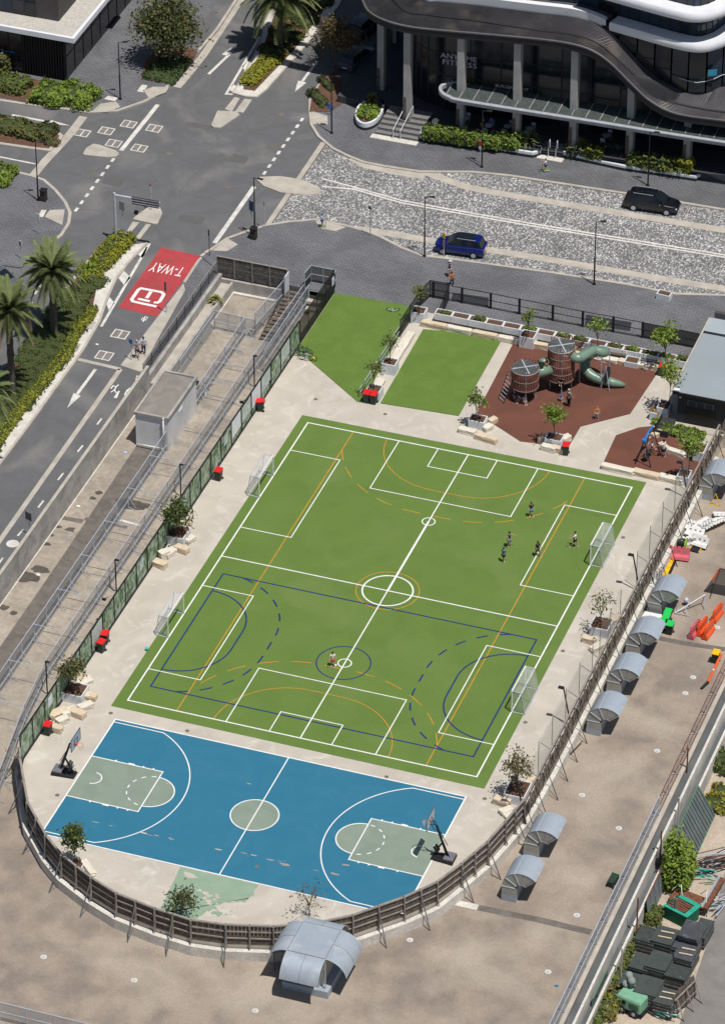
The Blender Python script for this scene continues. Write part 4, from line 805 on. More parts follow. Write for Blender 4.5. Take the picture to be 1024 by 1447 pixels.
# podium
b = B(og); b.prism([(-6.0, 89.0), (-5.8, 88.6), (5.0, 89.6), (5.0, 90.6), (7.3, 90.9), (7.4, 90.0), (20, 90.6), (60, 96), (60, 130), (-15.5, 130), (-15.5, 92.6), (-6.0, 92.4)], .0, .75); b.out('podium', mat('podium_paving', (.06, .062, .07), .8), bld)
WALL = [(-13.6, 128), (-13.3, 112), (-12.0, 103), (-9.8, 96.5), (-8.0, 94.6), (-5.5, 93.8), (-3, 93.6), (21, 94.9), (60, 99)]
WALL = [(p.x, p.y) for p in spline([(*p, 0) for p in WALL], 3)]
R.seed(21)
def gy(px, py, Y):
    d = FW+RT*((px-512)/FOC)-UP*((py-723.5)/FOC); t = (Y-POS.y)/d.y; return POS+d*t
Ledge = [Vector((*g(a, c, 11), 11)) for a, c in [(480, -60), (498, -30), (512, 0), (521, 16)]]+[gy(a, c, Y) for a, c, Y in [(544, 29, 90.1), (579, 38, 90), (623, 43, 90), (680, 48, 90), (760, 55.4, 90), (806, 62, 90), (837, 72, 90), (863, 90, 90), (894, 121, 90), (920, 144, 90), (956, 161, 90), (1024, 171, 90.2), (1150, 187, 90.5)]]
Mid = [Vector((*g(a, c, 11.9), 11.9)) for a, c in [(520, -60), (538, -28), (556, 0)]]+[gy(a, c, Y) for a, c, Y in [(574, 16, 91), (600, 20, 91), (640, 25, 91), (680, 30, 91), (760, 42.5, 91), (811.6, 49, 91), (842.5, 59, 91), (868, 80, 91), (899, 108, 91), (930, 134, 91), (961, 147, 91), (1024, 158.5, 91.2), (1150, 172, 91.5)]]
Inner = [Vector((*g(a, c, 12.5), 12.5)) for a, c in [(560, -60), (580, -28)]]+[gy(a, c, Y) for a, c, Y in [(598, 0, 92.3), (615, 2, 92.2), (640, 4, 92.2), (680, 8, 92.2), (720, 13, 92.2), (760, 18, 92.2), (811.6, 24.5, 92.2), (845, 35, 92.2), (863, 46, 92.2), (884, 67, 92.2), (904, 88, 92.2), (925, 107, 92.2), (951, 124, 92), (982, 134, 91.9), (1007.5, 129, 92.6), (1024, 122, 93.3), (1150, 110, 95)]]
N = 150
cur = lambda pts, z: [p.copy() for p in resamp(spline(pts, 5), N)]
A0, A1, A2 = cur(Ledge, 11.2), cur(Mid, 12.1), cur(Inner, 13)
for nm, X_, Y_, k in (('roof_lower_band', A0, A1, 0), ('roof_upper_band', A1, A2, .02)):
    b = B(og); vs = X_+Y_; b.add([v+Vector((0, 0, k)) for v in vs], [(i, i+1, N+1+i+1, N+1+i) for i in range(N)]); b.out(nm, roofm, bld)
    b = B(og)
    for i in range(0, N, 1):
        for t in (0, .5):
            p, q = X_[i].lerp(X_[i+1], t), Y_[i].lerp(Y_[i+1], t); b.tube(p+Vector((0, 0, k+.03)), q+Vector((0, 0, k+.03)), .035, 4, cap=False)
    o = b.out('standing_seam', roofm, bld); o['kind'] = 'stuff'
b = B(og); b.add([p+Vector((0, 0, .06)) for p in A0]+[p-Vector((0, 0, .65)) for p in A0], [(i, i+1, N+2+i, N+1+i) for i in range(N)]); b.out('fascia', frame, bld)
b = B(og); b.sweep([p+Vector((0, 0, .05)) for p in A0], .11, 5); b.out('gutter', mat('gutter_grey', (.12, .115, .12), .5), bld)
b = B(og); b.sweep([p+Vector((0, 0, .0)) for p in A1], .13, 5); b.out('gutter', blackm, bld)
def roofz(x):
    q = min(A0, key=lambda p: abs(p.x-x)); return max(5.5, q.z-.35) if x > -11 else 10.6
wallgrid(bld, og, WALL, .75, roofz, frame, [glassd, glassd, glassd, glass3], 2.6, [0, .36, .58, .8, 1])
SOF = [Vector((p.x, p.y, roofz(p.x)-.1)) for p in resamp([(*p, 0) for p in WALL], N)]
b = B(og); b.add([p-Vector((0, 0, .6)) for p in A0]+SOF, [(i, N+1+i, N+2+i, i+1) for i in range(N)]); b.out('soffit', frame, bld)
# columns
for x, y in [(-12.1, 95.3), (-8.1, 91.1), (-2.85, 90.7), (2.45, 90.8), (7.75, 91.0), (13.0, 91.3), (18.3, 91.5), (23.6, 92), (-13.9, 104)]:
    zt_ = roofz(x)-.15; b = B(og); b.box((x, y, (zt_+.7)/2), (.66, .8, zt_-.7)); b.out('column', colm, bld, bevel=.03); b = B(og); b.box((x-.2, y-.43, 1.9), (.3, .03, 2.3)); b.out('column_panel', timber, bld)
# street awning
AW = [(p.x, p.y) for p in spline([(-3.0, 91.9, 0), (-4.1, 91.6, 0), (-4.75, 90.8, 0), (-4.5, 89.8, 0), (-3.5, 89.15, 0), (-1.6, 88.9, 0), (10, 89.3, 0), (24, 89.8, 0), (60, 92, 0)], 6)]
aw = thing('glass_awning', 'long glass street awning with rounded silver edge below the office signs', 'awning', (-4, 90, 5)); o_ = (-4, 90, 5)
b = B(o_); b.ribbon(AW, .32, 4.95, False, 4.55); b.out('edge_beam', mat('awning_edge', (.34, .34, .35), .5), aw); b = B(o_); b.sweep([(x, y-.16, 4.93) for x, y in AW], .09, 6); b.out('edge_trim', steel, aw)
awg = mat('awning_glass', (.085, .10, .095), .3, c2=(.06, .07, .068), sc=3, alpha=.93)
xs = [-3.9+i*1.31 for i in range(26)]
for i, (a, c) in enumerate(zip(xs, xs[1:])):
    f = lambda x: 89.2+.04*(x+2) if x > -3.2 else 89.4
    b = B(o_); b.add([(a+.05, f(a), 4.83), (c-.05, f(c), 4.83), (c-.05, 91.9+.04*c, 4.95), (a+.05, 91.9+.04*a, 4.95), (a+.05, f(a), 4.78), (c-.05, f(c), 4.78), (c-.05, 91.9+.04*c, 4.9), (a+.05, 91.9+.04*a, 4.9)], [(0, 1, 2, 3), (7, 6, 5, 4), (0, 4, 5, 1), (1, 5, 6, 2), (2, 6, 7, 3), (3, 7, 4, 0)]); b.out('glass_panel', awg, aw)
    b = B(o_); b.tube((a, f(a), 4.85), (a, 91.9+.04*a, 4.97), .05, 4); b.out('rafter', mat('rafter', (.33, .33, .31), .6) if 'rafter' not in bpy.data.materials else bpy.data.materials['rafter'], aw)
# lettering on the glass wall
signw = plain('sign_letters', (.6, .6, .67), .5)
def wtext(txt, px, py, w_, h, name='lettering', yoff=-.22, xs=1.0, rz=.055, m=signw):
    # wall plane sits at y=93.7 + slope; put the letters just in front of it
    d = FW+RT*((px-512)/FOC)-UP*((py-723.5)/FOC); yw = 93.35
    for _ in range(3): t = (yw-POS.y)/d.y; p = POS+d*t; yw = (93.6+.054*(p.x+3))+yoff
    me = text_mesh(txt, h, m, name, extrude=.02, xs=1); wd = max(v.co.x for v in me.vertices)-min(v.co.x for v in me.vertices)
    o = share(name, me, bld, p-Vector(og), rot=(pi/2, 0, rz), sc=(w_/wd, 1, 1)); return o
wtext('ANYTIME', 648, 81, 3.4, .74); wtext('FITNESS', 649, 90, 3.2, .74); wtext('BURGER POINT', 723, 123.5, 3.1, .42)
wtext('PANCAKES', 900, 152, 2.4, .3).hide_render = True
bpy.data.objects.remove([o for o in bld.children if o.hide_render][0])
# upper storeys with white balcony bands
def level(z, rim, name, lip=.6, back=1.6, zt=.0):
    P_ = [Vector((p.x, p.y, z)) for p in resamp(spline([(*p, 0) for p in gs(rim, z)], 6), 90)]; n = len(P_)
    nr = []
    for i, p in enumerate(P_):
        d = (P_[min(i+1, n-1)]-P_[max(i-1, 0)]).normalized(); nr.append(Vector((-d.y, d.x, 0)))
    ring = [(0, -.25), (-.12, 0), (-.12, lip*.7), (0, lip), (.3, lip-.05), (.9, lip-.1), (back, lip-.1)]
    vs = []
    for o_, h in ring: vs += [p+q*o_+Vector((0, 0, h)) for p, q in zip(P_, nr)]
    b = B(og); b.add(vs[:4*n], [(k*n+i, k*n+i+1, (k+1)*n+i+1, (k+1)*n+i) for k in range(3) for i in range(n-1)]); b.out(name, balc, bld, smooth=True)
    b = B(og); b.add(vs[3*n:], [(k*n+i, k*n+i+1, (k+1)*n+i+1, (k+1)*n+i) for k in range(3) for i in range(n-1)]); b.out('balcony_deck', balc, bld, smooth=True)
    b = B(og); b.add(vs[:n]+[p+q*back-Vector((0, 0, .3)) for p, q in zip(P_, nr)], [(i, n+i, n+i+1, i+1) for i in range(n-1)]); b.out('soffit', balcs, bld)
    return [(p.x+q.x*back, p.y+q.y*back) for p, q in zip(P_, nr)]
w1 = level(13, [(861, 39), (900, 50), (940, 61.5), (973, 69), (994, 70), (1012, 66), (1030, 58), (1060, 35)], 'balcony_band')
w2 = level(16.2, [(820, -14), (870, 0), (920, 14), (950, 22), (973, 27), (994, 27), (1012, 23), (1030, 15), (1060, -8)], 'balcony_band')
wallgrid(bld, og, [w1[i] for i in range(0, 90, 6)], 13.5, 16.2, frame, [glassd, glass2, glass2], 1.7, [0, 1], name='upper_window')
wallgrid(bld, og, [w2[i] for i in range(0, 90, 6)], 16.7, 20.5, frame, [glassd, glass2], 1.7, [0, 1], name='upper_window')
G1 = [(p.x, p.y+.1) for p in A2 if p.x > 9.5]; G1 = [(p.x, p.y) for p in resamp([(*p, 0) for p in G1], 24)]; z1_ = lambda x: min(A2, key=lambda p: abs(p.x-x)).z
for i_ in range(0, 24, 2): zz_ = z1_((G1[i_][0]+G1[i_+2][0])/2)-.1; wallgrid(bld, og, [G1[i_], G1[i_+2]], zz_, 13.0, frame, [glassd, glass3, glass2, glassd], 1.9, [0, .3, 1] if zz_ < 11 else [0, 1], name='corner_window')
b = B(og); b.sweep([(x, y-.12, z1_(x)+1.3) for x, y in G1[9:]], .04, 5); b.out('handrail', steel, bld)
b = B(og); b.box((gy(1006, 108, 92.2).x, 92.2, 10.2), (.8, .04, .6), .5); b.out('window_poster', plain('poster_blue', (.03, .25, .38)), bld)
# planter ledge with trailing plants above the seam roof
PL = [p.copy() for p in A2 if -7.6 < p.x < 10.3]; PL = [Vector((p.x, p.y+.12, p.z)) for p in resamp(PL, 60)]
b = B(og); n = len(PL); b.add([Vector((p.x, p.y, p.z-.1)) for p in PL]+[Vector((p.x, p.y-.1, p.z+.85)) for p in PL]+[Vector((p.x, p.y+.4, p.z+.9)) for p in PL]+[Vector((p.x, p.y+.5, p.z+.6)) for p in PL], [(k*n+i, k*n+i+1, (k+1)*n+i+1, (k+1)*n+i) for k in range(3) for i in range(n-1)]); b.out('planter_parapet', balc, bld)
b = B(og); b.add([Vector((p.x, p.y+.5, p.z+.6)) for p in PL]+[Vector((p.x+.3, p.y+1.4, p.z+.6)) for p in PL], [(i, i+1, n+i+1, n+i) for i in range(n-1)]); b.out('terrace', mat('terrace_dark', (.08, .08, .085), .8), bld)
wallgrid(bld, og, [(PL[0].x-12, PL[0].y+2), (PL[20].x, PL[20].y+1.4), (PL[-1].x+1, PL[-1].y+1.4)], 13.2, 19.5, frame, [glassd, glass2], 2, [0, .5, 1], name='terrace_window')
b = B(og); b.prism([(-12, 99), (10, 99.5), (20, 98), (60, 104), (60, 130), (-12, 130)], 10.2, 60); b.out('core', frame, bld)
# steps to the podium
for lab, x0, x1, y0, y1, sx in [('wide grey entrance steps with two pale handrails beside the round planter', -10.3, -6.15, 88.3, 92.4, .12), ('short entrance steps with a handrail between the two long planters', 5.1, 7.2, 89.9, 91.0, 0)]:
    o = thing('entrance_steps', lab, 'steps', ((x0+x1)/2, y0, ZP)); q_ = ((x0+x1)/2, y0, ZP); n = 5
    B(q_).box(((x0+x1)/2-.1, y0-.35, ZP+.03), (x1-x0+.3, .7, .06)).out('landing', whitecon, o)
    for i in range(n):
        t = i/n; ya = y0+(y1-y0)*t*.85; B(q_).prism([(x0, ya), (x1, ya), (x1, y1+.2), (x0, y1+.2)], ZP+.15*i*.97, ZP+.15*(i+1)*.97-.002).out('step', mat('step_grey', (.20, .195, .19), .8) if 'step_grey' not in bpy.data.materials else bpy.data.materials['step_grey'], o)
        B(q_).box(((x0+x1)/2, ya+.09, ZP+.15*(i+1)*.97+.004), (x1-x0, .16, .012)).out('nosing', bpy.data.materials.get('nosing') or mat('nosing', (.03, .03, .03), .8), o)
    for dx in (-.35, .35):
        xm = (x0+x1)/2+dx+(.1 if x1 < 0 else 0); b = B(q_); b.path([(xm, y0-.2, ZP), (xm, y0-.2, 1.0), (xm, y1-.8, 1.7), (xm, y1-.8, .8)], .035, 6); b.out('handrail', whitep, o)
# ---------------- corner building top left
og = (-44, 92, 0); c2b = thing('corner_building', 'dark corner building with a pale gravel roof ledge and fine white trim', 'building', og)
zr = 5.2; rx, ry = g(103, 54, zr)
gravel = mat('roof_gravel', (.50, .47, .42), .95, c2=(.42, .39, .35), sc=3, fine=.2, fsc=7, bump=.6)
b = B(og); b.prism([(rx, ry), (rx, ry+60), (rx-60, ry+60), (rx-60, ry)], zr-.35, zr-.02); b.out('roof_slab', gravel, c2b)
b = B(og); b.ribbon([(rx-60, ry), (rx, ry), (rx, ry+60)], .28, zr+.09, False, zr-.42); b.out('roof_trim', balc, c2b)
bx, by = rx-1.3, ry+1.0
wallgrid(c2b, og, [(bx-40, by), (bx-4.3, by)], 0, zr-.4, frame, [glassd, glassd, glass3], 1.4, [0, .38, .42, 1]); wallgrid(c2b, og, [(bx, by+.1), (bx, by+50)], 0, zr-.4, frame, [glassd], 2.1, [0, .5, 1])
for i in range(16): B(og).box((bx-4.1+i*.27, by-.06, 2.4), (.12, .16, 4.8)).out('timber_fin', plain('fin_dark', (.045, .038, .036)) if 'fin_dark' not in bpy.data.materials else bpy.data.materials['fin_dark'], c2b)
b = B(og); b.box((bx-2.1, by+.12, 2.4), (4.3, .1, 4.8)); b.box((bx-20, by+25, 2.4), (39, 49, 4.7)); b.out('wall', frame, c2b)
b = B(og); b.box((bx-24, by-.1, 2.05), (38, .06, .12)); b.box((bx+.12, by+8, 3.6), (.05, 15, .1)); b.out('blue_light_strip', plain('blue_strip', (.02, .13, .32)), c2b)
ux, uy = g(83, 29.5, zr)
upw = mat('upper_panel', (.075, .07, .072), .7)
b = B(og); b.box((ux-30, uy+30, zr+6), (60, 60, 12)); b.out('upper_block', upw, c2b)
for i in range(3):
    for k in range(3): B(og).box((ux-5.3+i*1.25, uy-.04, zr+.85+k*1.55), (1.1, .07, 1.35)).out('window', [glass2, glass3, glassd][(i+k) % 3], c2b, bevel=.02)
for i in range(5): B(og).box((ux+.04, uy+5.5+i*2.4, zr+1.6), (.07, 2.0, 2.4)).out('window', [glass2, glassd][i % 2], c2b)
o = thing('roof_box', 'dark low roof box standing on the pale gravel ledge', 'roof box', (ux+3.2, uy+8.5, zr)); B((ux+3.2, uy+8.5, zr)).box((ux+2.2, uy+9, zr+.35), (2.0, 2.4, .7)).out('cabinet', blackm, o, bevel=.04); B((ux+3.2, uy+8.5, zr)).box((ux+2.2, uy+9, zr+.73), (2.1, 2.5, .05)).out('lid', upw, o)
# ---------------- clubhouse on the right
og = (28.4, 52.6, 0); cl = thing('clubhouse', 'single storey dark clad clubhouse with a grey ribbed metal roof', 'building', og)
b = B(og); b.prism([(28.75, 52.75), (60, 52.75), (60, 62.9), (28.75, 62.9)], 0, 3.1); b.out('wall', mat('dark_cladding', (.022, .026, .032), .6, c2=(.03, .034, .04), sc=.6), cl)
roofg = mat('ribbed_roof', (.37, .42, .45), .5, .1, c2=(.345, .395, .42), sc=.3, fine=.03)
x0, x1, ya, yb = 28.4, 60, 52.45, 61.3
b = B(og); b.add([(x0, ya, 3.15), (x1, ya, 3.15), (x1, yb, 3.45), (x0, yb, 3.45), (x0, ya, 3.05), (x1, ya, 3.05), (x1, yb, 3.35), (x0, yb, 3.35)], [(0, 1, 2, 3), (7, 6, 5, 4), (0, 4, 5, 1), (1, 5, 6, 2), (2, 6, 7, 3), (3, 7, 4, 0)]); b.out('roof', roofg, cl)
b = B(og); n_ = 64
for i in range(n_): t = (i+.5)/n_; b.tube((x0+.02, ya+(yb-ya)*t, 3.17+.3*t), (x1, ya+(yb-ya)*t, 3.17+.3*t), .022, 3, cap=False)
o = b.out('roof_rib', roofg, cl); o['kind'] = 'stuff'
b = B(og); b.add([(x0, 61.5, 3.5), (x1, 61.5, 3.5), (x1, 63.6, 3.6), (x0, 63.6, 3.6)], [(0, 1, 2, 3)]); b.out('roof', roofg, cl); B(og).box((44, 61.4, 3.5), (31.2, .2, .14)).out('box_gutter', darkm, cl); B(og).box((44, 63.8, 3.75), (30.6, .35, .75)).out('rear_parapet', upw, cl)
b = B(og); b.box((x0-.06, 57.9, 3.38), (.14, 11.2, .2), 0, (.028, 0, 0)); b.out('barge_trim', kerbm, cl); B(og).box((44, ya-.06, 3.08), (31.2, .1, .2)).out('fascia', blackm, cl)
for i in range(3): B(og).box((30.0+.72*i, 52.72, 2.05), (.66, .06, .55)).out('window', glass2, cl, bevel=.02)
B(og).box((30.75, 52.73, .95), (2.5, .05, 1.7)).out('roller_door', blackm, cl); B(og).box((30.72, 52.70, 2.05), (2.25, .05, .66)).out('window_frame', plain('frame_grey', (.16, .16, .17)), cl).location.y += .03
b = B(og); b.box((33.4, 52.70, 2.0), (.8, .05, .62)); b.out('notice_board', whitep, cl); B(og).box((33.4, 52.67, 2.2), (.76, .03, .22)).out('notice_heading', redp, cl); B(og).box((28.75, 52.3, 3.5), (.5, .35, .08)).out('wall_lamp', whitep, cl); B(og).box((29.0, 52.6, 2.6), (.15, .12, .12)).out('camera', whitep, cl)
deckf = thing('timber_deck', 'small dark step deck with low bench wall beside the clubhouse door', 'deck', (28.6, 51, 0)); o_ = (28.6, 51, 0)
B(o_).box((28.1, 51.4, .16), (1.2, 2.4, .32)).out('platform', plain('deck_dark', (.04, .042, .047)), deckf); B(o_).box((27.5, 51.3, .3), (.1, 2.5, .6)).out('side_wall', blackm, deckf); B(o_).box((28.1, 50.2, .3), (1.2, .1, .6)).out('front_wall', darkm, deckf)
B(o_).box((31.2, 52.2, .04), (3.6, .9, .08)).out('threshold', kerbm, deckf)
# ---------------- plant room on the strip
og = (-11.8, 36.8, Z0); hut = thing('plant_room', 'windowless concrete plant room with a flat stained roof on the strip', 'plant room', og)
hw = mat('hut_wall', (.66, .665, .67), .85, c2=(.55, .55, .56), sc=.5, c3=(.3, .295, .29), sc3=1.2, lo3=.62, hi3=.78)
b = B(og); b.box((-11.65, 40.0, Z0+1.6), (2.85, 6.5, 3.2)); b.out('wall', hw, hut)
b = B(og); b.box((-11.65, 40.0, Z0+3.28), (2.62, 6.2, .06)); b.out('roof', mat('hut_roof', (.26, .235, .205), .95, c2=(.19, .17, .15), sc=.6, dist=1), hut)
b = B(og); b.ribbon([(-13.08, 36.75), (-10.22, 36.75), (-10.22, 43.25), (-13.08, 43.25)], .2, Z0+3.4, True, Z0+3.12); b.out('parapet', oldwall, hut)
b = B(og); b.box((-10.21, 39.6, Z0+2.35), (.05, .9, .35)); b.out('vent_panel', whitep, hut)
b = B(og); b.path([(-10.55, 36.6, Z0+3.3), (-10.55, 36.55, Z0+.35), (-12.95, 36.55, Z0+.3)], .07, 7); b.ball((-10.55, 36.6, Z0+3.3), .1); b.out('downpipe', whitegloss, hut, smooth=True)
# ================================================================ VENTS
def arcp(cx, cz, r, a0, a1, n): return [(cx+r*cos(a0+(a1-a0)*i/n), cz+r*sin(a0+(a1-a0)*i/n)) for i in range(n+1)]
def make_vent(label, loc, D=2.3, green=False):
    o = thing('roof_vent', label, 'vent', loc, group='curved metal vents on the roof deck'); n = 16; cx, cz, Ro, Ri = 1.55, 1.3, 1.48, .45; a0, a1 = pi, radians(44)
    ou = arcp(cx, cz, Ro, a0, a1, n); inn = arcp(cx, cz, Ri, a0, a1, n)
    b = B(); b.box((.6, D/2, .32), (1.15, D, .64)); b.out('kerb_box', ductm, o, bevel=.03)
    b = B(); b.add([(.07, 0, .6), (1.17, 0, .6), (1.17, 0, cz), (.07, 0, cz), (.07, D, .6), (1.17, D, .6), (1.17, D, cz), (.07, D, cz)], [(0, 1, 2, 3), (5, 4, 7, 6), (4, 0, 3, 7), (1, 5, 6, 2)]); b.out('riser', ductin, o)
    b = B(); b.add([(x, 0, z) for x, z in ou]+[(x, D, z) for x, z in ou], [(i, i+1, n+2+i, n+1+i) for i in range(n)]); b.out('hood', ductm, o, smooth=True)
    b = B(); b.add([(x, 0, z) for x, z in inn]+[(x, D, z) for x, z in inn], [(i, n+1+i, n+2+i, i+1) for i in range(n)]); b.out('throat', ductin, o)
    for k in range(4):           # gores of the front cheek
        i0, i1 = k*n//4, (k+1)*n//4; b = B(); q = ou[i0:i1+1]; r_ = inn[i0:i1+1]; b.add([(x, .03+.004*k, z) for x, z in q+r_[::-1]], [tuple(range(len(q)+len(r_)))]); b.out('cheek_panel', greenp if green and k == 3 and False else ductin, o)
        b = B(); b.tube((ou[i0][0], .0, ou[i0][1]), (inn[i0][0], .0, inn[i0][1]), .035, 4); b.out('cheek_seam', steel, o)
    b = B(); b.add([(x, D-.03, z) for x, z in ou+inn[::-1]], [tuple(range(2*n+2))]); b.out('rear_cheek', ductin, o)
    b = B(); b.quad((ou[-1][0]-.2, .02, ou[-1][1]+.05), (ou[-1][0]-.2, D, ou[-1][1]+.05), (inn[-1][0]-.1, D, inn[-1][1]+.05), (inn[-1][0]-.1, .02, inn[-1][1]+.05)); b.out('mouth_shade', blackhole, o)  # black sheet stands in for the shade inside the hood mouth
    b = B(); m_ = n//2; b.tube((ou[m_][0], 0, ou[m_][1]+.005), (ou[m_][0], D, ou[m_][1]+.005), .02, 4); b.out('hood_seam', steel, o)
    return o
vt = make_vent('curved metal vent just behind the torn fence, nearest the yellow cable ramp and green bins', (33.52, 28.2, Z0)); kids(vt)
for (y, lab) in [(22.35, 'curved metal vent directly below the four green lidded bins'), (17.4, 'curved metal vent in the middle of the row of three beside the torn fence'), (12.2, 'curved metal vent lowest of the row of three, by two crossed poles'), (-3.3, 'upper of the two curved metal vents beside the basketball fence'), (-8.5, 'lower of the two curved metal vents beside the basketball fence')]: dup(vt, (33.5, y, Z0), 0, lab)
x, y = g(995, 707, Z0); dup(vt, (x-.6, y+.1, Z0), 0, 'curved metal vent at the picture edge behind the yellow tripod barrier')
dup(vt, (38.2, 36.0, Z0), 0, 'curved metal vent mostly outside the picture beside the pile of white barriers').location.x = 39.3
# four sided vent in front of the court
og = (24, -21, Z0); bv = thing('roof_vent', 'large four hooded metal vent on the deck below the basketball court', 'vent', og)
zt = 3.4; ax, ay = g(406.6, 1343.7, Z0+zt); bx_, by_ = g(458.6, 1354.7, Z0+zt); cx_, cy_ = g(425.7, 1305, Z0+zt)
cxm = (ax+bx_)/2; wx = 2.85; wy = 3.3; x0, x1, y0, y1 = cxm-wx/2, cxm+wx/2, ay, ay+wy; zt += Z0
b = B(og); b.box(((x0+x1)/2, (y0+y1)/2, zt), (wx, wy, .05)); b.out('top_plate', ductm, bv); n = 10
b = B(og); b.box(((x0+x1)/2, (y0+y1)/2, Z0+.32), (wx+.6, wy+.6, .64)); b.out('kerb_box', ductm, bv, bevel=.03); b = B(og); b.box(((x0+x1)/2, (y0+y1)/2, Z0+1.7), (wx-.5, wy-.5, 3.2)); b.out('shaft', ductin, bv)
ho = 1.62
for sx, sy in ((1, 0), (-1, 0), (0, 1), (0, -1)):
    pr = [(ho*sin(t), ho*(cos(t)-1)) for t in [radians(80)*i/n for i in range(n+1)]]; b = B(og)
    if sx: e = x1 if sx > 0 else x0; L1 = [(e+sx*d, y0, zt+h) for d, h in pr]; L2 = [(e+sx*d, y1, zt+h) for d, h in pr]
    else: e = y1 if sy > 0 else y0; L1 = [(x0, e+sy*d, zt+h) for d, h in pr]; L2 = [(x1, e+sy*d, zt+h) for d, h in pr]
    b.add(L1+L2, [(i, i+1, n+2+i, n+1+i) for i in range(n)]); b.out('hood', ductm, bv, smooth=True)
    for L_ in (L1, L2): b = B(og); v = [Vector(p) for p in L_]; b.add(v+[Vector((L_[0][0], L_[0][1], L_[-1][2]))] if True else v, [tuple(range(len(v)+1))]) if False else b.path(v, .03, 4); b.out('hood_lip', steel, bv)
    m1, m2 = (Vector(L1[0])+Vector(L2[0]))/2, (Vector(L1[-1])+Vector(L2[-1]))/2
    b = B(og); b.path([(Vector(p)+Vector(q))/2+Vector((0, 0, .01)) for p, q in zip(L1, L2)], .014, 4); b.out('hood_seam', darkpatch, bv)
b = B(og); b.ribbon([(x0, y0), (x1, y0), (x1, y1), (x0, y1)], .03, zt+.035, True, zt+.02); b.out('top_seam', darkpatch, bv)
for sx, xx in ((1, x1), (-1, x0)):
    for yy in (y0, y1): b = B(og); b.path([(xx, yy, Z0+.64), (xx, yy, zt)], .05, 4); b.path([(xx-sx*.5, yy, Z0+.64), (xx, yy, zt-.2)], .035, 4); b.out('corner_post', steel, bv)
# ================================================================ VEGETATION
def leafy(pts, size, m, asp=1.6, up=.3, rnd=R):
    """a mesh of loose leaves, one small face each, about the given points (point, outward direction)"""
    vs = []; fs = []
    for p, o in pts:
        d = Vector((rnd.gauss(0, 1), rnd.gauss(0, 1), rnd.gauss(0, 1)+up))+o*1.2; d.normalize(); t = d.orthogonal().normalized(); t = (Matrix.Rotation(rnd.uniform(0, 6.28), 3, d) @ t); u = d.cross(t); s = size*rnd.uniform(.6, 1.35)
        k = len(vs); vs += [p-t*s*asp*.5, p+u*s*.42, p+t*s*asp*.5+d*s*.15, p-u*s*.42]; fs.append((k, k+1, k+2, k+3))
    me = bpy.data.meshes.new('foliage'); me.from_pydata([tuple(v) for v in vs], [], fs)
    for x in (m if isinstance(m, list) else [m]): me.materials.append(x)
    if isinstance(m, list):
        idx = []; 
        for i in range(len(fs)): idx.append(0 if rnd.random() < .7 else min(1, len(m)-1))
        me.polygons.foreach_set('material_index', idx)
    return me
def tree_parts(seed, H, th, rx, rz, n, size, m, lean=(0, 0), limbs=7, tr=.06, gap=.5, spread=.28):
    r = random.Random(seed); b = B(); top = Vector((lean[0], lean[1], th)); hub = [top*.0, top*.5+Vector((r.uniform(-.04, .04),)*2+(0,)), top]
    b.sweep(hub, [tr, tr*.8, tr*.65], 6); tips = []; C0 = Vector((lean[0]*1.3, lean[1]*1.3, H-rz))
    for i in range(limbs):
        a = 2*pi*i/limbs+r.uniform(-.4, .4); e = r.uniform(.15, 1.35); tip = C0+Vector((cos(a)*cos(e)*rx, sin(a)*cos(e)*rx, (sin(e)*1.7-.75)*rz))*r.uniform(.7, 1.02)
        st = top*r.uniform(.72, 1.0); mid = st.lerp(tip, .5)+Vector((0, 0, .08*H*.3)); b.sweep([st, mid, tip], [tr*.5, tr*.32, tr*.12], 5); tips += [tip, mid.lerp(tip, .45)]
        for k in range(3):
            q = mid.lerp(tip, r.uniform(.1, .8)); e2 = q+Vector((r.gauss(0, 1), r.gauss(0, 1), r.uniform(-.2, 1))).normalized()*rx*.42; b.tube(q, e2, tr*.2, 4, r2=tr*.08); tips.append(e2)
    pts = []
    for i in range(n):
        t = tips[r.randrange(len(tips))]; o = Vector((r.gauss(0, 1), r.gauss(0, 1), r.gauss(0, .8)))*rx*spread; p = t+o; pts.append((p, (p-C0).normalized()*.6))
    return b, leafy(pts, size, m, rnd=r)
def tree(name, label, loc, seed, H, th, rx, rz, n, size, m, group=None, cat='tree', **k):
    o = thing(name, label, cat, loc, group=group); b, me = tree_parts(seed, H, th, rx, rz, n, size, m, **k); b.out('trunk', bark, o, smooth=True); share('crown', me, o); return o
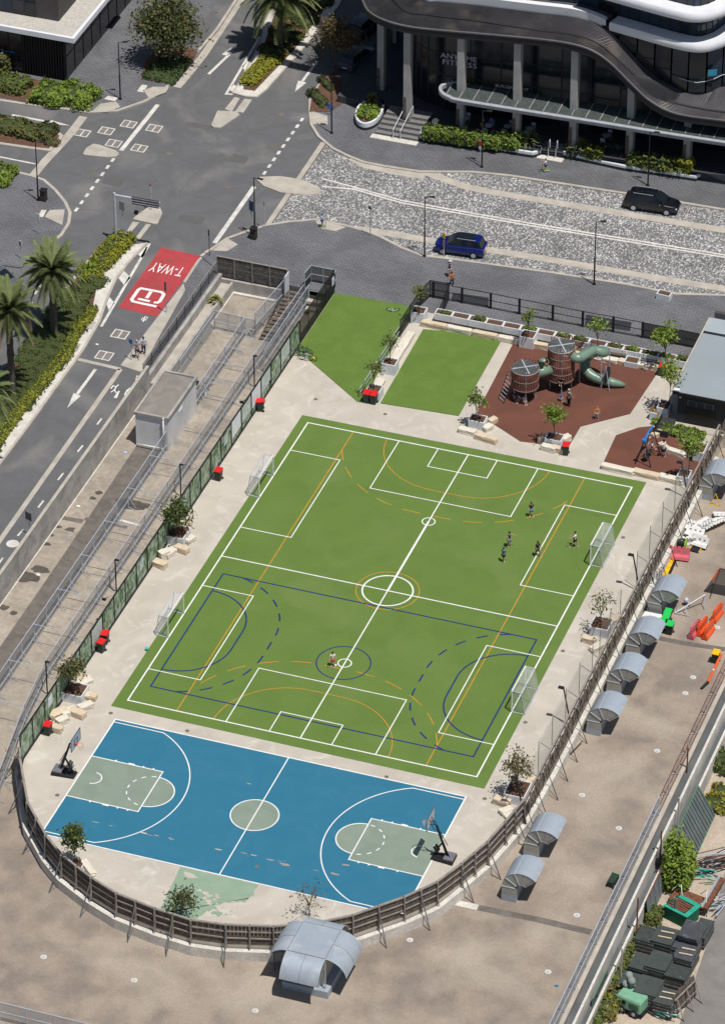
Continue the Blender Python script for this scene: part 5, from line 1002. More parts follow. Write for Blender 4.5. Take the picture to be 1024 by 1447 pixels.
def shrub(label, shapes, m, size=.17, dens=80, name='shrub', cat='shrub', z=ZP, core=leafdark, group=None, up=.5, loc=None, rough=.16):
    """rounded mounds (x, y, rx, ry, h, rot) covered in leaves round a dark inner mass"""
    x0, y0 = shapes[0][:2]; o = thing(name, label, cat, (x0, y0, z), group=group); pts = []; b = B(); r = random.Random(int(x0*13+y0*7))
    for (x, y, rx, ry, h, ro) in shapes:
        n = int(dens*(rx*ry*3+(rx+ry)*h*2))
        def sup(t, v, k):      # superellipsoid surface
            c, s = cos(t), sin(t); e = .55; ex = math.copysign(abs(c)**e, c); ey = math.copysign(abs(s)**e, s); cv = cos(v)**.5 if v < pi/2 else 0
            px, py = ex*cv*rx*k, ey*cv*ry*k; return Vector((x-x0+px*cos(ro)-py*sin(ro), y-y0+px*sin(ro)+py*cos(ro), max(.02, h*sin(v)**.8*k)))
        nn = 14; vs = [sup(2*pi*i/nn, pi/2*j/5, .86) for j in range(5) for i in range(nn)]+[sup(0, pi/2-.001, .86)]
        b.add(vs, [(j*nn+i, j*nn+(i+1) % nn, (j+1)*nn+(i+1) % nn, (j+1)*nn+i) for j in range(4) for i in range(nn)]+[(4*nn+i, 4*nn+(i+1) % nn, 5*nn) for i in range(nn)])
        for i in range(n):
            t = r.uniform(0, 2*pi); v = math.asin(min(.999, r.random()**.7)); p = sup(t, v, 1+r.gauss(0, rough*.4)+.1*sin(t*3+x)*sin(v*5)); c = Vector((x-x0, y-y0, h*.3)); pts.append((p, (p-c).normalized()))
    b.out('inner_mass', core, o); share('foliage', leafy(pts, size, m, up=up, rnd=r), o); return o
def px_mound(cx, cy, wpx, hpx, h, z=0, rot=0):
    """mound whose footprint covers about wpx by hpx of the photo round (cx, cy)"""
    x, y = g(cx, cy, z); return (x, y, wpx/2/16.0, hpx/2/8.6, h, rot)
def along(pts, wd, h, z=0, gap=.7):
    P_ = [(*q, 0) for q in gs(pts, z)]; L_ = sum((Vector(a)-Vector(c)).length for a, c in zip(P_, P_[1:])); n = max(1, int(L_/(wd*gap)))
    return [(p.x, p.y, wd*.62, wd*.62, h, 0) for p in resamp(P_, n)]
def inside(poly, x, y):
    c = False
    for (x1, y1), (x2, y2) in zip(poly, poly[1:]+poly[:1]):
        if (y1 > y) != (y2 > y) and x < (x2-x1)*(y-y1)/(y2-y1)+x1: c = not c
    return c
def fill(poly, step, h):
    xs_, ys_ = [p[0] for p in poly], [p[1] for p in poly]; out = []; y = min(ys_)
    while y < max(ys_):
        x = min(xs_)+R.uniform(0, step*.5)
        while x < max(xs_):
            if inside(poly, x, y): out.append((x+R.uniform(-.1, .1), y+R.uniform(-.1, .1), step*.78, step*.78, h*R.uniform(.85, 1.1), 0))
            x += step
        y += step
    return out
# -- top left
tree('street_tree', 'large dark green street tree over the ground cover beside the parking bay', (*g(240, 92), .05), 3, 6.6, 2.0, 2.35, 2.5, 6500, .22, [leafdark, leafolive], limbs=11, tr=.16, spread=.33)
shrub('low dark green ground cover bed beneath the large street tree', [px_mound(222, 104, 36, 26, .45), px_mound(240, 96, 50, 34, .4), px_mound(235, 112, 36, 14, .35)], leafmat('ivy', (.06, .10, .035), (.085, .13, .045)), .16, 70, cat='ground cover')
struct(B().prism(gs([(200, 112), (205, 88), (222, 68), (262, 66), (280, 73), (262, 98), (240, 119)]), 0, ZP+.05), 'planting_bed', mulch)
shrub('long bright yellow green hedge at the kerb below the dark corner building', [px_mound(72, 139, 50, 30, 1.3, rot=-.05), px_mound(108, 141, 62, 30, 1.3, rot=-.1)], [leafbright, leafmid], .2, 80, cat='hedge', name='hedge')
shrub('olive and yellow shrub with a brown side left of the long hedge', [px_mound(25, 126, 36, 22, 1.2), px_mound(5, 122, 40, 22, 1.1)], [leafmid, leafolive], .2, 60)
shrub('grey green tall shrub before the dark corner building wall', [px_mound(2, 98, 34, 16, 2.1)], [leafolive, leafdark], .2, 60)
struct(B().prism(gs([(-60, 130), (0, 137), (45, 146), (62, 116), (50, 112), (0, 104), (-60, 95)]), 0, ZP+.05), 'planting_bed', mulch)
shrub('mixed grey green shrubs filling the left end of the street median', [px_mound(12, 182, 60, 22, .9), px_mound(42, 190, 34, 20, .9)], [leafolive, leafmid], .2, 60)
shrub('dark rosette shrub at the tip of the street median', [px_mound(66, 190, 30, 20, .9)], [leafdark, leafolive], .22, 60); shrub('low reddish shrub beside the tip of the street median', [px_mound(74, 203, 22, 10, .4)], [leafbrown, leafolive], .15, 60)
shrub('rounded bright green hedge at the left edge beside the plaza lamp', [px_mound(2, 252, 40, 26, 1.1)], [leafbright, leafmid], .2, 80, name='hedge', cat='hedge')
# -- upper median
shrub('clipped yellow hedge block at the near tip of the palm median', along([(353, 116), (364, 104), (378, 91)], 1.3, .75, gap=.5), leafyel, .15, 110, name='hedge', cat='hedge')
shrub('clipped dark green hedge block behind the yellow one on the palm median', [px_mound(383, 77, 26, 24, .8, rot=.9)], leafdark, .15, 110, name='hedge', cat='hedge')
shrub('small yellow shrub on the mulch of the palm median', [px_mound(391, 89, 14, 9, .5)], leafyel, .14, 100); shrub('small olive shrub on the mulch behind the small yellow one', [px_mound(402, 75, 14, 12, .5)], [leafolive, leafyel], .14, 100)
shrub('dark low planting spreading under the date palm on the upper median', [px_mound(405, 50, 40, 30, .5, rot=.9), px_mound(425, 25, 44, 34, .5, rot=.9), px_mound(445, 0, 44, 34, .5, rot=.9), px_mound(410, 15, 40, 34, .5, rot=.9)], [leafdark, leafmid], .18, 55, cat='ground cover')
struct(B().prism(gs([(437, 158), (440, 140), (456, 112), (480, 96), (486, 145), (466, 158)]), 0, ZP+.04), 'planting_bed', mulch)
tree('autumn_tree', 'bronze leaved street tree casting its shade on the turning arrow', (*g(474, 98), .05), 8, 5.2, 2.2, 1.75, 1.9, 2600, .17, [leafbrown, leafolive], limbs=9, tr=.09, spread=.34)
shrub('dark green ground cover along the kerb by the blue sign', [px_mound(449, 140, 18, 28, .5, rot=.8), px_mound(460, 120, 12, 22, .5, rot=.8)], leafdark, .15, 80, cat='ground cover')
# -- palms
def frond(seed, L_, droop):
    r = random.Random(seed); b = B(); n = 12; pts = [Vector((L_*(i/n)*(1-.12*droop*(i/n)), 0, L_*(.35*(i/n)-droop*(i/n)**2.1))) for i in range(n+1)]
    b.sweep(pts, [.045*(1-.8*i/n) for i in range(n+1)], 4)
    for i in range(1, n+1):
        for k in (0, .25, .5, .75):
            p = pts[i-1].lerp(pts[i], k); l = .62*sin(pi*min(1, (i+k)/(n+1.4))**.7)+.12
            for s in (1, -1):
                e = p+Vector((l*.55, s*l*.75, -l*.32+r.uniform(-.05, .05))); w_ = Vector((.062, 0, 0)); b.add([p-w_, p+w_, e], [(0, 1, 2)])
    return b
fr = [frond(i, 3.0, d).mesh('frond', palmleaf) for i, d in enumerate((.25, .55, .85, 1.1))]; frd = frond(9, 2.9, 1.2).mesh('frond', palmdead)
def palm(label, base, H, dry=0, sc=1.0):
    o = thing('palm_tree', label, 'palm', (*base, .05)); b = B(); n = 14; b.sweep([(0, 0, H*i/n) for i in range(n+1)], [.30+.05*(i % 2)-.004*i for i in range(n+1)], 9); b.out('trunk', palmbark, o); b = B(); b.ball((0, 0, H+.05), .5, 9, 6, (1, 1, 1.1)); b.out('crown_shaft', palmleaf, o, smooth=True)
    N_ = 60
    for i in range(N_):
        t = i/N_; k = min(3, int(t*4)); share('frond', frd if (i > N_-1-dry) else fr[k], o, (0, 0, H+.3-.45*t), rot=(0, -(.95-1.15*t)+R.uniform(-.12, .12), i*2.399+R.uniform(-.2, .2)), sc=(sc,)*3)
    return o
palm('tall date palm on the planting strip nearest the road sign gantry', g(77, 472), 6.2); palm('date palm with dry tan fronds at the edge left of the dark hedge bed', g(18, 558), 8.2, 6); palm('date palm on the upper street median over the clipped hedges', g(396, 72), 5.8, sc=1.32); palm('date palm cut by the left edge below the dry fronded one', g(-22, 665), 7.6)
# -- strip hedges
shrub('clipped yellow green hedge beside the gantry pole', along([(172, 345), (158, 358), (145, 374)], 1.7, .95, gap=.5), [leafyel, leafmid], .15, 100, name='hedge', cat='hedge')
shrub('lower yellow hedge block beside the clipped gantry hedge', [px_mound(128, 388, 34, 22, .7, rot=.6)], [leafyel, leafmid], .16, 90, name='hedge', cat='hedge')
def spiky(label, x, y, z, n, L_, m, name='spiky_plant', up=.9, cat='plant', w_=.075):
    o = thing(name, label, cat, (x, y, z)); b = B(); r = random.Random(int(x*31+y*17))
    for i in range(n):
        a = r.uniform(0, 6.28); e = r.uniform(.15, 1.4)*up; d = Vector((cos(a)*cos(e), sin(a)*cos(e), sin(e))); q = Vector((-sin(a), cos(a), 0)); m1 = d*L_*.55+Vector((0, 0, .05)); t = d*L_*r.uniform(.8, 1.1)-Vector((0, 0, L_*.2)); b.add([-q*w_, q*w_, m1+q*w_, t, m1-q*w_], [(0, 1, 2, 3, 4)])
    o2 = b.out('leaves', m, o); b = B(); b.ball((0, 0, .08), .14, 7, 5); b.out('heart', bark, o); return o
spiky('bright green cycad on the yellow hedge by the tall palm', *g(128, 388), .5, 46, 1.0, leafbright, w_=.07)
shrub('dark clipped ground cover filling the strip beneath the palms', fill(gs([(118, 394), (140, 402), (124, 446), (106, 466), (90, 500), (52, 548), (18, 592), (-30, 655), (-60, 640), (-2, 545), (30, 508), (70, 455), (95, 415)]), 1.3, .38), leafmat('strip_green', (.075, .10, .028), (.10, .125, .035)), .15, 34, cat='ground cover', rough=.08)
shrub('thin yellow hedge line along the white pebble verge', along([(131, 440), (124, 454), (111, 464), (96, 500), (60, 544), (30, 580), (0, 622), (-40, 676)], .75, .5, gap=.55), [leafyel, leafmid], .13, 90, name='hedge', cat='hedge')
# -- planters before the office building
def longplanter(label, P_, h=.55, wd=.22, soilz=.42):
    o = thing('planter', label, 'planter', (*P_[0], ZP)); q = (*P_[0], ZP); b = B(q); b.ribbon(P_, wd, h, True, ZP); b.out('rim_wall', whitep, o, bevel=.04); b = B(q); b.ribbon([(x, y-.02) for x, y in P_], wd+.03, .3, True, ZP-.01); b.out('base_wall', darkm, o); b = B(q); b.sheet(P_, soilz); b.out('soil', mulch, o, tri=True); return o
rnd_p = [(p.x, p.y) for p in spline([(*q, 0) for q in gs([(503, 172), (506, 160), (520, 150), (538, 150), (541, 160), (532, 176), (518, 183), (507, 180), (503, 172)])], 4)][:-1]
longplanter('rounded white planter with a dark base beside the wide entrance steps', rnd_p, .75, soilz=.6)
shrub('bright green shrub in the front of the rounded white planter', [px_mound(520, 162, 30, 16, .75, z=.6)], leafbright, .16, 90, z=.6); spiky('bronze spiky plant at the back of the rounded white planter', *g(524, 143, .6), .6, 60, 1.1, leafmat('bronze', (.22, .17, .05), (.28, .24, .06)), up=1.0)
longplanter('long white rimmed planter with a clipped hedge along the office front', gs([(594, 198), (597, 186), (680, 196), (760, 203), (767, 207), (762, 219), (752, 222), (690, 212)]), .6)
shrub('row of clipped bright green shrubs in the long planter behind the flagged lamp', [px_mound(608+i*17.5, 194+i*2.6, 25, 12, 1.25, z=.4) for i in range(6)], [leafmid, leafbright], .17, 90, z=.4, name='hedge', cat='hedge')
shrub('clipped green shrub between the hedge row and the cycad', [px_mound(720, 207, 34, 15, 1.3, z=.4)], [leafmid, leafbright], .17, 90, z=.4); spiky('large cycad with an orange heart at the planter end', *g(745, 203, .5), .7, 120, 1.6, palmleaf)
longplanter('long white planter of mixed plants right of the short steps', gs([(797, 222), (800, 211), (860, 216), (930, 226), (994, 238), (990, 252), (982, 255), (880, 240)]), .55)
spiky('blue green cycad at the start of the mixed planter', *g(816, 212, .5), .6, 120, 1.6, palmleaf); shrub('yellow green shrub next to the first cycad of the mixed planter', [px_mound(838, 221, 30, 13, .95, z=.4)], [leafmid, leafyel], .17, 80, z=.4)
o = spiky('long mass of dark grasses in the middle of the mixed planter', *g(872, 219, .5), .5, 170, 1.2, leafmat('flax', (.07, .085, .06), (.12, .11, .09)), name='flax', up=1.1); o.scale = (2.6, 1, 1)
shrub('grassy green mound before the lamp in the mixed planter', [px_mound(903, 233, 34, 14, 1.1, z=.4)], [leafmid, leafolive], .2, 70, z=.4); shrub('wide grassy green mound behind the lamp in the mixed planter', [px_mound(931, 237, 36, 15, 1.1, z=.4)], [leafmid, leafolive], .2, 70, z=.4)
spiky('green cycad before the yellow shrub in the mixed planter', *g(957, 240, .5), .6, 110, 1.4, palmleaf); shrub('bright yellow shrub at the end of the mixed planter', [px_mound(968, 241, 23, 14, 1.3, z=.4)], leafyel, .17, 110, z=.4)
shrub('trailing yellow plants spilling over the white parapet above the seam roof', [(PL[k].x, PL[k].y+.4, .9, .35, .35, 0) for k in (22, 25, 31, 34, 38, 42, 47, 51)], [leafyel, leafolive], .16, 120, z=13.6, name='trailing_plant', cat='plant')
# -- yard
shrub('tall bright green bush growing by the metal sheets in the yard', [(*g(957, 1254, -4.2), .95, 1.0, 3.2, 0), (*g(951, 1246, -4.2), .7, .8, 4.0, 0), (*g(966, 1244, -4.2), .7, .8, 2.9, 0)], [leafbright, leafmid], .2, 95, z=-4.2, name='bush', cat='bush', rough=.3)
shrub('wild weeds growing along the foot of the outer yard wall', [(*g(888-i*6.5, 1342+i*15, -4.2), .5, 1.2, .8+.2*(i % 2), 0) for i in range(8)]+[(*g(925, 1300, -4.2), .6, .9, .9, 0), (*g(905, 1325, -4.2), .5, .8, .7, 0)], [leafmid, leafolive], .18, 70, z=-4.2, name='weeds', cat='weeds')
shrub('yellowed weeds behind the trailer generator', [(*g(855, 1432, -4.2), 1.0, .9, 1.0, 0), (*g(868, 1420, -4.2), .8, .9, 1.2, 0)], [leafolive, leafyel], .2, 60, z=-4.2, name='weeds', cat='weeds')
shrub('pale grass clump at the far right below the yard dirt', [(*g(1010, 1140, -4.2), 1.3, .9, .6, 0), (*g(1022, 1122, -4.2), 1.0, .9, .5, 0)], [leafyel, leafolive], .2, 50, z=-4.2, name='grass_clump', cat='grass')
shrub('scrubby green growth behind the yard mesh near the right edge', [(*g(1020, 1080, -4.2), 1.0, 1.4, 1.0, 0)], [leafdark, leafmid], .2, 60, z=-4.2, name='weeds', cat='weeds')
spiky('dry grass tuft growing on the retaining wall ledge', -14.3, 58.2, -.75, 120, .95, leafmat('tuft', (.30, .30, .13), (.4, .36, .18)), name='grass_tuft', up=1.05)
shrub('lush green plants in the corner bed before the clubhouse door', [(*g(948, 610), 1.1, .7, .4, 0), (*g(968, 614), 1.1, .7, .45, 0), (*g(985, 618), .6, .6, .4, 0)], [leafbright, leafmid], .2, 80, z=.05)
shrub('small green plant beside the clubhouse deck', [(*g(927, 597), .35, .5, .35, 0)], leafbright, .16, 100, z=.05)
# ================================================================ PLANTERS AND STONES OF THE PLAYGROUND
def box_planter(label, x, y, w_, d, h, rz=0, z=0, group='white planter boxes around the playground', gm=None, slat=True):
    o = thing('planter_box', label, 'planter box', (x, y, z), rz, group)
    t = .07
    for cx, cy, sx, sy in ((0, -d/2+t/2, w_, t), (0, d/2-t/2, w_, t), (-w_/2+t/2, 0, t, d-2*t), (w_/2-t/2, 0, t, d-2*t)): b = B(); b.box((cx, cy, h/2), (sx, sy, h)); b.out('side_board', whitep, o)
    b = B(); b.box((0, 0, h-.12), (w_-2*t, d-2*t, .1)); b.out('soil', soil, o)
    if gm:
        b = B(); b.box((0, -d/2+.02, h-.05), (w_+.04, .06, .06)); b.out('rim', whitep, o)
    return o
big = [('large white planter box among sandstone blocks by the mural fence, middle of the court', 250, 762, 1.75, 1.75, .8), ('large white planter box among sandstone blocks near the lower red bin', 104.5, 985, 1.9, 1.6, .8), ('white planter box behind the curved fence at the court corner with the dark tree', 110, 1224, 1.0, 1.0, .32),
       ('large white planter box beside the right end of the basketball court', 731, 1126, 1.6, 2.0, .8), ('large white planter box by the torn cloth fence with a nearly bare tree', 849, 892, 1.5, 1.6, .8)]
for l, px, py, w_, d, h in big: x, y = g(px, py); box_planter(l, x, y, w_, d, h)
small = [('white cube planter at the fence corner of the play turf', 592, 452, 1.2, 1.1, 1.05), ('white cube planter in the middle of the handrail edge', 551, 525, 1.2, 1.1, 1.05), ('white cube planter behind the twin red bins', 529, 562, 1.2, 1.1, 1.0), ('white cube planter at the top edge of the rubber surface', 746, 487, 1.25, 1.2, 1.1),
         ('white planter box with blocks at the left corner of the rubber surface', 675, 602, 1.35, 1.1, .8), ('white planter box with blocks at the lower middle of the rubber surface', 783, 628, 1.4, 1.1, .8), ('white planter box against the clubhouse corner', 938, 584, 1.0, 1.3, .9), ('white planter box at the swing corner by the fence', 966, 680, 1.0, 1.2, .8),
         ('white planter box at the clubhouse end of the torn cloth fence', 989, 645, .9, 1.5, .9), ('low white planter box between the two slatted benches', 893, 515, 1.2, 1.0, .5)]
for l, px, py, w_, d, h in small: x, y = g(px, py); box_planter(l, x, y, w_, d, h)
x, y = g(938, 421, ZP); box_planter('small white planter box standing alone on the plaza kerb', x, y, 1.2, .8, .55, -.1, ZP)
for i in range(15):       # the long row
    x0_ = 4.9+i*1.53; x, y = x0_+.75, 60.85-.012*i
    if x > 28: continue
    words_ = ['first', 'second', 'third', 'fourth', 'fifth', 'sixth', 'seventh', 'eighth', 'ninth', 'tenth', 'eleventh', 'twelfth', 'thirteenth', 'fourteenth', 'fifteenth'][i]
    box_planter('%s box from the turf end in the long row of white planters' % words_, x, y, 1.5, .85, .62, 0, .28)
    if i in (1, 3, 4, 6, 9): continue
    r = random.Random(i); shrub('low green plants in the %s box of the white planter row' % words_, [(x+r.uniform(-.2, .2), y, .5, .26, .26+.1*(i % 3), 0)], [leafbright, leafmid] if i % 2 else [leafmid, leafolive], .13, 130, z=.72, name='planter_plants', cat='plants', group='plants in the long planter row')
b = B((5, 60.85, 0)); b.box((16.4, 60.85, .14), (23, .7, .27)); o = b.out('planter_plinth', darkpatch); o.location = (5, 60.85, 0); tag(o, 'dark plinth carrying the long row of white planters', 'plinth')
# trees of the boxes: base, height, crown
TR = [(249, 757, .7, 3.3, 1.3, 1.1, 1.05, 1300, .13, [leafdark, leafmid], 'dense dark tree in the middle planter by the mural fence'), (104, 979, .7, 3.4, 1.5, .9, 1.05, 760, .13, [leafolive, leafdark], 'olive tree in the planter near the lower red bin'),
      (106, 1223, .25, 3.9, 1.2, .85, 1.45, 1000, .13, [leafdark, leafmid], 'tall dark tree inside the curve of the fence, left of the basketball court'), (257, 1297, 0, 2.9, 1.1, 1.05, 1.05, 620, .12, [leafdark, leafolive], 'bushy half green tree on the worn green paint'),
      (437, 1297, 0, 3.2, 1.3, 1.2, 1.2, 150, .10, [leafbrown, leafolive], 'nearly bare tree behind the large four hooded vent'), (731, 1120, .7, 3.9, 1.6, .95, 1.2, 560, .13, [leafolive, leafbrown], 'thin olive and bronze tree right of the basketball court'),
      (848, 888, .7, 3.6, 1.6, 1.05, 1.1, 190, .12, [leafolive, leafmid], 'sparse tree in the planter by the torn cloth fence'), (592, 444, .95, 3.2, 1.3, .6, .85, 230, .12, [leafmid, leafolive], 'thin young tree at the black mesh corner'), (551, 514, .95, 3.4, 1.5, .6, .9, 170, .12, [leafmid, leafolive], 'thin young tree in the middle cube planter'),
      (528, 549, .9, 2.9, 1.2, .65, .75, 150, .12, [leafolive, leafmid], 'faint young tree over the twin red bins'), (746, 478, 1.0, 3.3, 1.7, .55, .95, 190, .12, [leafmid, leafbright], 'thin young tree at the top of the rubber surface'), (673, 594, .7, 3.1, 1.2, .7, 1.0, 300, .14, [leafmid, leafbright], 'young tree at the left corner of the rubber surface'),
      (782, 619, .7, 3.6, 1.4, .85, 1.2, 520, .14, [leafbright, leafmid], 'light green young tree before the tall slatted tower'), (843, 506, .3, 4.4, 2.6, .75, 1.0, 200, .13, [leafbright, leafmid], 'thin young tree behind the spiral slide'), (939, 515, .5, 4.4, 1.6, .9, 1.4, 600, .15, [leafbright, leafmid], 'leafy green tree over the planter row by the clubhouse'),
      (946, 573, .8, 4.6, 2.3, 1.0, 1.3, 420, .15, [leafbright, leafmid], 'leafy tree in the planter against the clubhouse corner'), (972, 671, .7, 3.8, 2.0, .8, .9, 420, .14, [leafbright, leafmid], 'leafy young tree behind the swing'), (985, 640, .7, 2.0, .8, .5, .6, 160, .13, [leafbright, leafmid], 'small sapling beside the clubhouse bed')]
for i, (px, py, z, H, th, rx, rz_, n, s, m, l) in enumerate(TR): x, y = g(px, py, z); tree('young_tree', l, (x, y, z), 40+i, H, th, rx, rz_, n, s*1.25, m, group='young trees in the planter boxes', limbs=8, tr=.045, spread=.3)
# sandstone blocks
def blockmesh(seed):
    r = random.Random(seed); bm = bmesh.new(); bmesh.ops.create_cube(bm, size=1); bmesh.ops.bevel(bm, geom=bm.edges[:], offset=.06, segments=1, affect='EDGES'); bmesh.ops.subdivide_edges(bm, edges=[e for e in bm.edges if e.calc_length() > .5], cuts=2, use_grid_fill=True)
    for v in bm.verts: v.co += Vector((r.uniform(-.035, .035), r.uniform(-.035, .035), r.uniform(-.035, .035)))
    me = bpy.data.meshes.new('sandstone_block'); bm.to_mesh(me); bm.free(); me.materials.append(sand1 if seed % 2 else sand2); return me
BM = [blockmesh(i) for i in range(8)]
def stone(x, y, l, w_, h, rz, label, k, z=0, group='sandstone blocks'): o = share('sandstone_block', BM[k % 8], None, (x, y, z+h/2), rz=rz, sc=(l, w_, h)); tag(o, label, 'stone block', group); return o
SB = [(239, 745, 1.0, .6, .5, 1.2, 'block between the mural and the middle planter, upper side'), (262, 739, 1.1, .7, .5, .3, 'upper right block of the middle planter'), (268, 762, .9, .6, .45, 1.1, 'right hand block beside the middle planter'), (257, 776, 1.2, .6, .5, -.2, 'lower right block of the middle planter'), (240, 781, 1.1, .7, .5, 1.2, 'pale block under the middle planter'), (226, 797, 1.15, .65, .5, -.25, 'golden block lowest of the middle planter group'), (232, 783, .9, .6, .7, .9, 'pale tall block left of the golden block'),
      (108, 960, 1.3, .8, .5, 1.0, 'pale long block above the lower planter'), (120, 964, 1.2, .8, .45, 1.0, 'cream block above the lower planter'), (128, 984, 1.0, .7, .45, .1, 'block at the right corner of the lower planter'), (121, 998, 1.2, .6, .45, .9, 'ochre block right of the lower planter'), (110, 1008, 1.3, .7, .5, -.2, 'rounded pale block below the lower planter'), (97, 1006, 1.2, .7, .45, .9, 'white block beneath the lower planter'), (82, 1008, 1.5, .8, .45, 1.0, 'long white block left of the lower planter'), (88, 1018, 1.0, .6, .5, 1.0, 'yellow block next to the red bin'), (78, 1029, 1.2, .6, .5, -.1, 'ochre block beside the lowest red bin'),
      (125, 1227, 1.8, .5, .35, -.75, 'curved pale block inside the fence by the tall dark tree'), (709, 1133, 1.3, .6, .55, -.15, 'cream block left of the right court planter'), (715, 1146, 1.0, .6, .4, .9, 'pink block under the right court planter'), (746, 1107, 1.6, .5, .5, 1.05, 'long tan block behind the right court planter'), (720, 1152, .9, .5, .3, .9, 'pale low block by the fence near the right court planter'),
      (832, 904, 1.1, .55, .5, -.1, 'cream block left of the nearly bare tree planter'), (846, 913, 1.6, .6, .4, 1.05, 'long tan block below the bare tree planter'), (869, 875, 1.2, .7, .45, 1.0, 'white slab above the bare tree planter'),
      (660, 609, 1.5, .6, .45, -.1, 'long pale block at the left corner of the rubber surface'), (687, 619, 1.9, .6, .5, -.15, 'second pale block along the rubber surface corner'), (689, 604, .9, .6, .45, 1.1, 'short cream block beside the left rubber planter'), (696, 594, .8, .55, .45, 1.1, 'small pale block on the rubber edge'),
      (775, 633, 1.3, .55, .5, -.1, 'pale block left front of the middle rubber planter'), (789, 635, 1.1, .5, .5, -.1, 'pale block right front of the middle rubber planter'), (799, 620, .9, .55, .6, 1.1, 'cream block beside the middle rubber planter'), (766, 620, .8, .4, .6, 1.1, 'thin pale block left of the middle rubber planter'),
      (873, 663, 2.8, .6, .45, -.05, 'long rough block below the swing, left part'), (913, 670, 2.2, .6, .45, -.05, 'long rough block below the swing, middle part'), (948, 677, 2.0, .6, .5, -.05, 'long rough block below the swing, right part'),
      (938, 632, 1.1, .5, .5, -.6, 'golden block behind the swing'), (956, 640, 1.6, .5, .5, -.2, 'long golden block behind the swing'), (928, 613, 1.0, .5, .4, 1.1, 'small tan block beside the clubhouse deck')]
for k, (px, py, l, w_, h, rz, lab) in enumerate(SB): x, y = g(px, py, h/2); stone(x, y, l, w_, h, rz, 'sandstone '+lab, k)
for i in range(5): stone(4.55+1.7+i*2.3-1.1, 59.6-.01*i, 2.2, .5, .5, 0, 'sandstone block, %s along the top of the play turf' % ['first from the corner', 'second', 'third', 'fourth', 'last before the rubber'][i], i+1)
for i, (ya, yb) in enumerate([(47.7, 50.2), (52.2, 54.6), (54.6, 57.8)]): stone(3.75, (ya+yb)/2, yb-ya, .75, .45, pi/2, 'pale sandstone step, %s along the handrail edge' % ['lowest', 'middle', 'upper'][i], 2*i)
for i, px in enumerate((799, 822, 862, 884, 908, 925)): x, y = g(px, 501+(px-799)*.16); stone(x, y, 1.3, .6, .4, 0, 'rough tan sandstone under the planter row, %s from the tower' % ['first', 'second', 'third', 'fourth', 'fifth', 'sixth'][i], i)
def bench(label, x, y, L_=2.2, rz=0):
    o = thing('slatted_bench', label, 'bench', (x, y, 0), rz, 'timber benches of the playground'); bt = bpy.data.materials.get('bench_timber') or mat('bench_timber', (.26, .17, .10), .8, c2=(.18, .11, .07), sc=3)
    for k in range(4): b = B(); b.box((0, -.2+.13*k, .5), (L_, .11, .05)); b.out('seat_slat', bt, o)
    for k in range(3): b = B(); b.box((0, .34+.03*k, .62+.14*k), (L_, .04, .11)); b.out('back_slat', bt, o)
    for s in (-1, 1): b = B(); b.box((s*(L_/2-.03), .05, .38), (.09, .62, .76)); b.out('end_frame', whitep, o)
for l, px, py in [('timber bench left of the spiral slide', 806, 497), ('timber bench right of the spiral slide', 868, 503), ('timber bench before the leafy tree by the clubhouse', 916, 512)]: bench(l, *g(px, py))
bench('timber bench beside the clubhouse corner planter', *g(928, 588), 1.5, 1.45)
# ================================================================ SPORT EQUIPMENT
def goal(label, x, y0, y1, s):
    """s = side of the net, +1 beyond the right touchline, -1 beyond the left one"""
    o = thing('soccer_goal', label, 'soccer goal', (x, (y0+y1)/2, .02), 0 if s > 0 else pi, 'portable soccer goals'); w_ = (y1-y0)/2; h = 2.0; d = 1.05; dt = .75
    for k in (-1, 1): b = B(); b.tube((0, k*w_, 0), (0, k*w_, h), .055, 8); b.out('goal_post', whitegloss, o)
    b = B(); b.tube((0, -w_, h), (0, w_, h), .06, 8); b.out('crossbar', whitegloss, o)
    b = B(); b.path([(0, -w_, .03), (d, -w_, .03), (d, w_, .03), (0, w_, .03)], .04, 6); b.out('ground_frame', steel, o)
    for k in (-1, 1): b = B(); b.path([(0, k*w_, h), (dt, k*w_, h-.02), (d, k*w_, .03)], .03, 6); b.out('side_frame', steel, o)
    b = B(); b.tube((dt, -w_, h-.02), (dt, w_, h-.02), .025, 6); b.out('rear_bar', steel, o)
    b = B(); b.tube((.5, 0, h), (d, 0, .03), .02, 5); b.out('net_stay', steel, o)
    for nm, q in (('side_net', [(0, -w_, 0), (d, -w_, 0), (dt, -w_, h), (0, -w_, h)]), ('side_net', [(0, w_, 0), (d, w_, 0), (dt, w_, h), (0, w_, h)]), ('back_net', [(d, -w_, 0), (d, w_, 0), (dt, w_, h), (dt, -w_, h)]), ('top_net', [(0, -w_, h), (0, w_, h), (dt, w_, h), (dt, -w_, h)])): b = B(); b.quad(*q); b.out(nm, netw, o)
    return o
goal('white soccer goal on the far touchline beside the group of boys', 28, 30.95, 34.2, 1); goal('white soccer goal on the near right touchline within the navy court', 28, 10.85, 14.15, 1)
goal('white soccer goal near the red bin by the mural, upper left touchline', 0, 30.95, 34.2, -1); goal('white soccer goal above the small teal ball, lower left touchline', 0, 10.9, 14.2, -1)
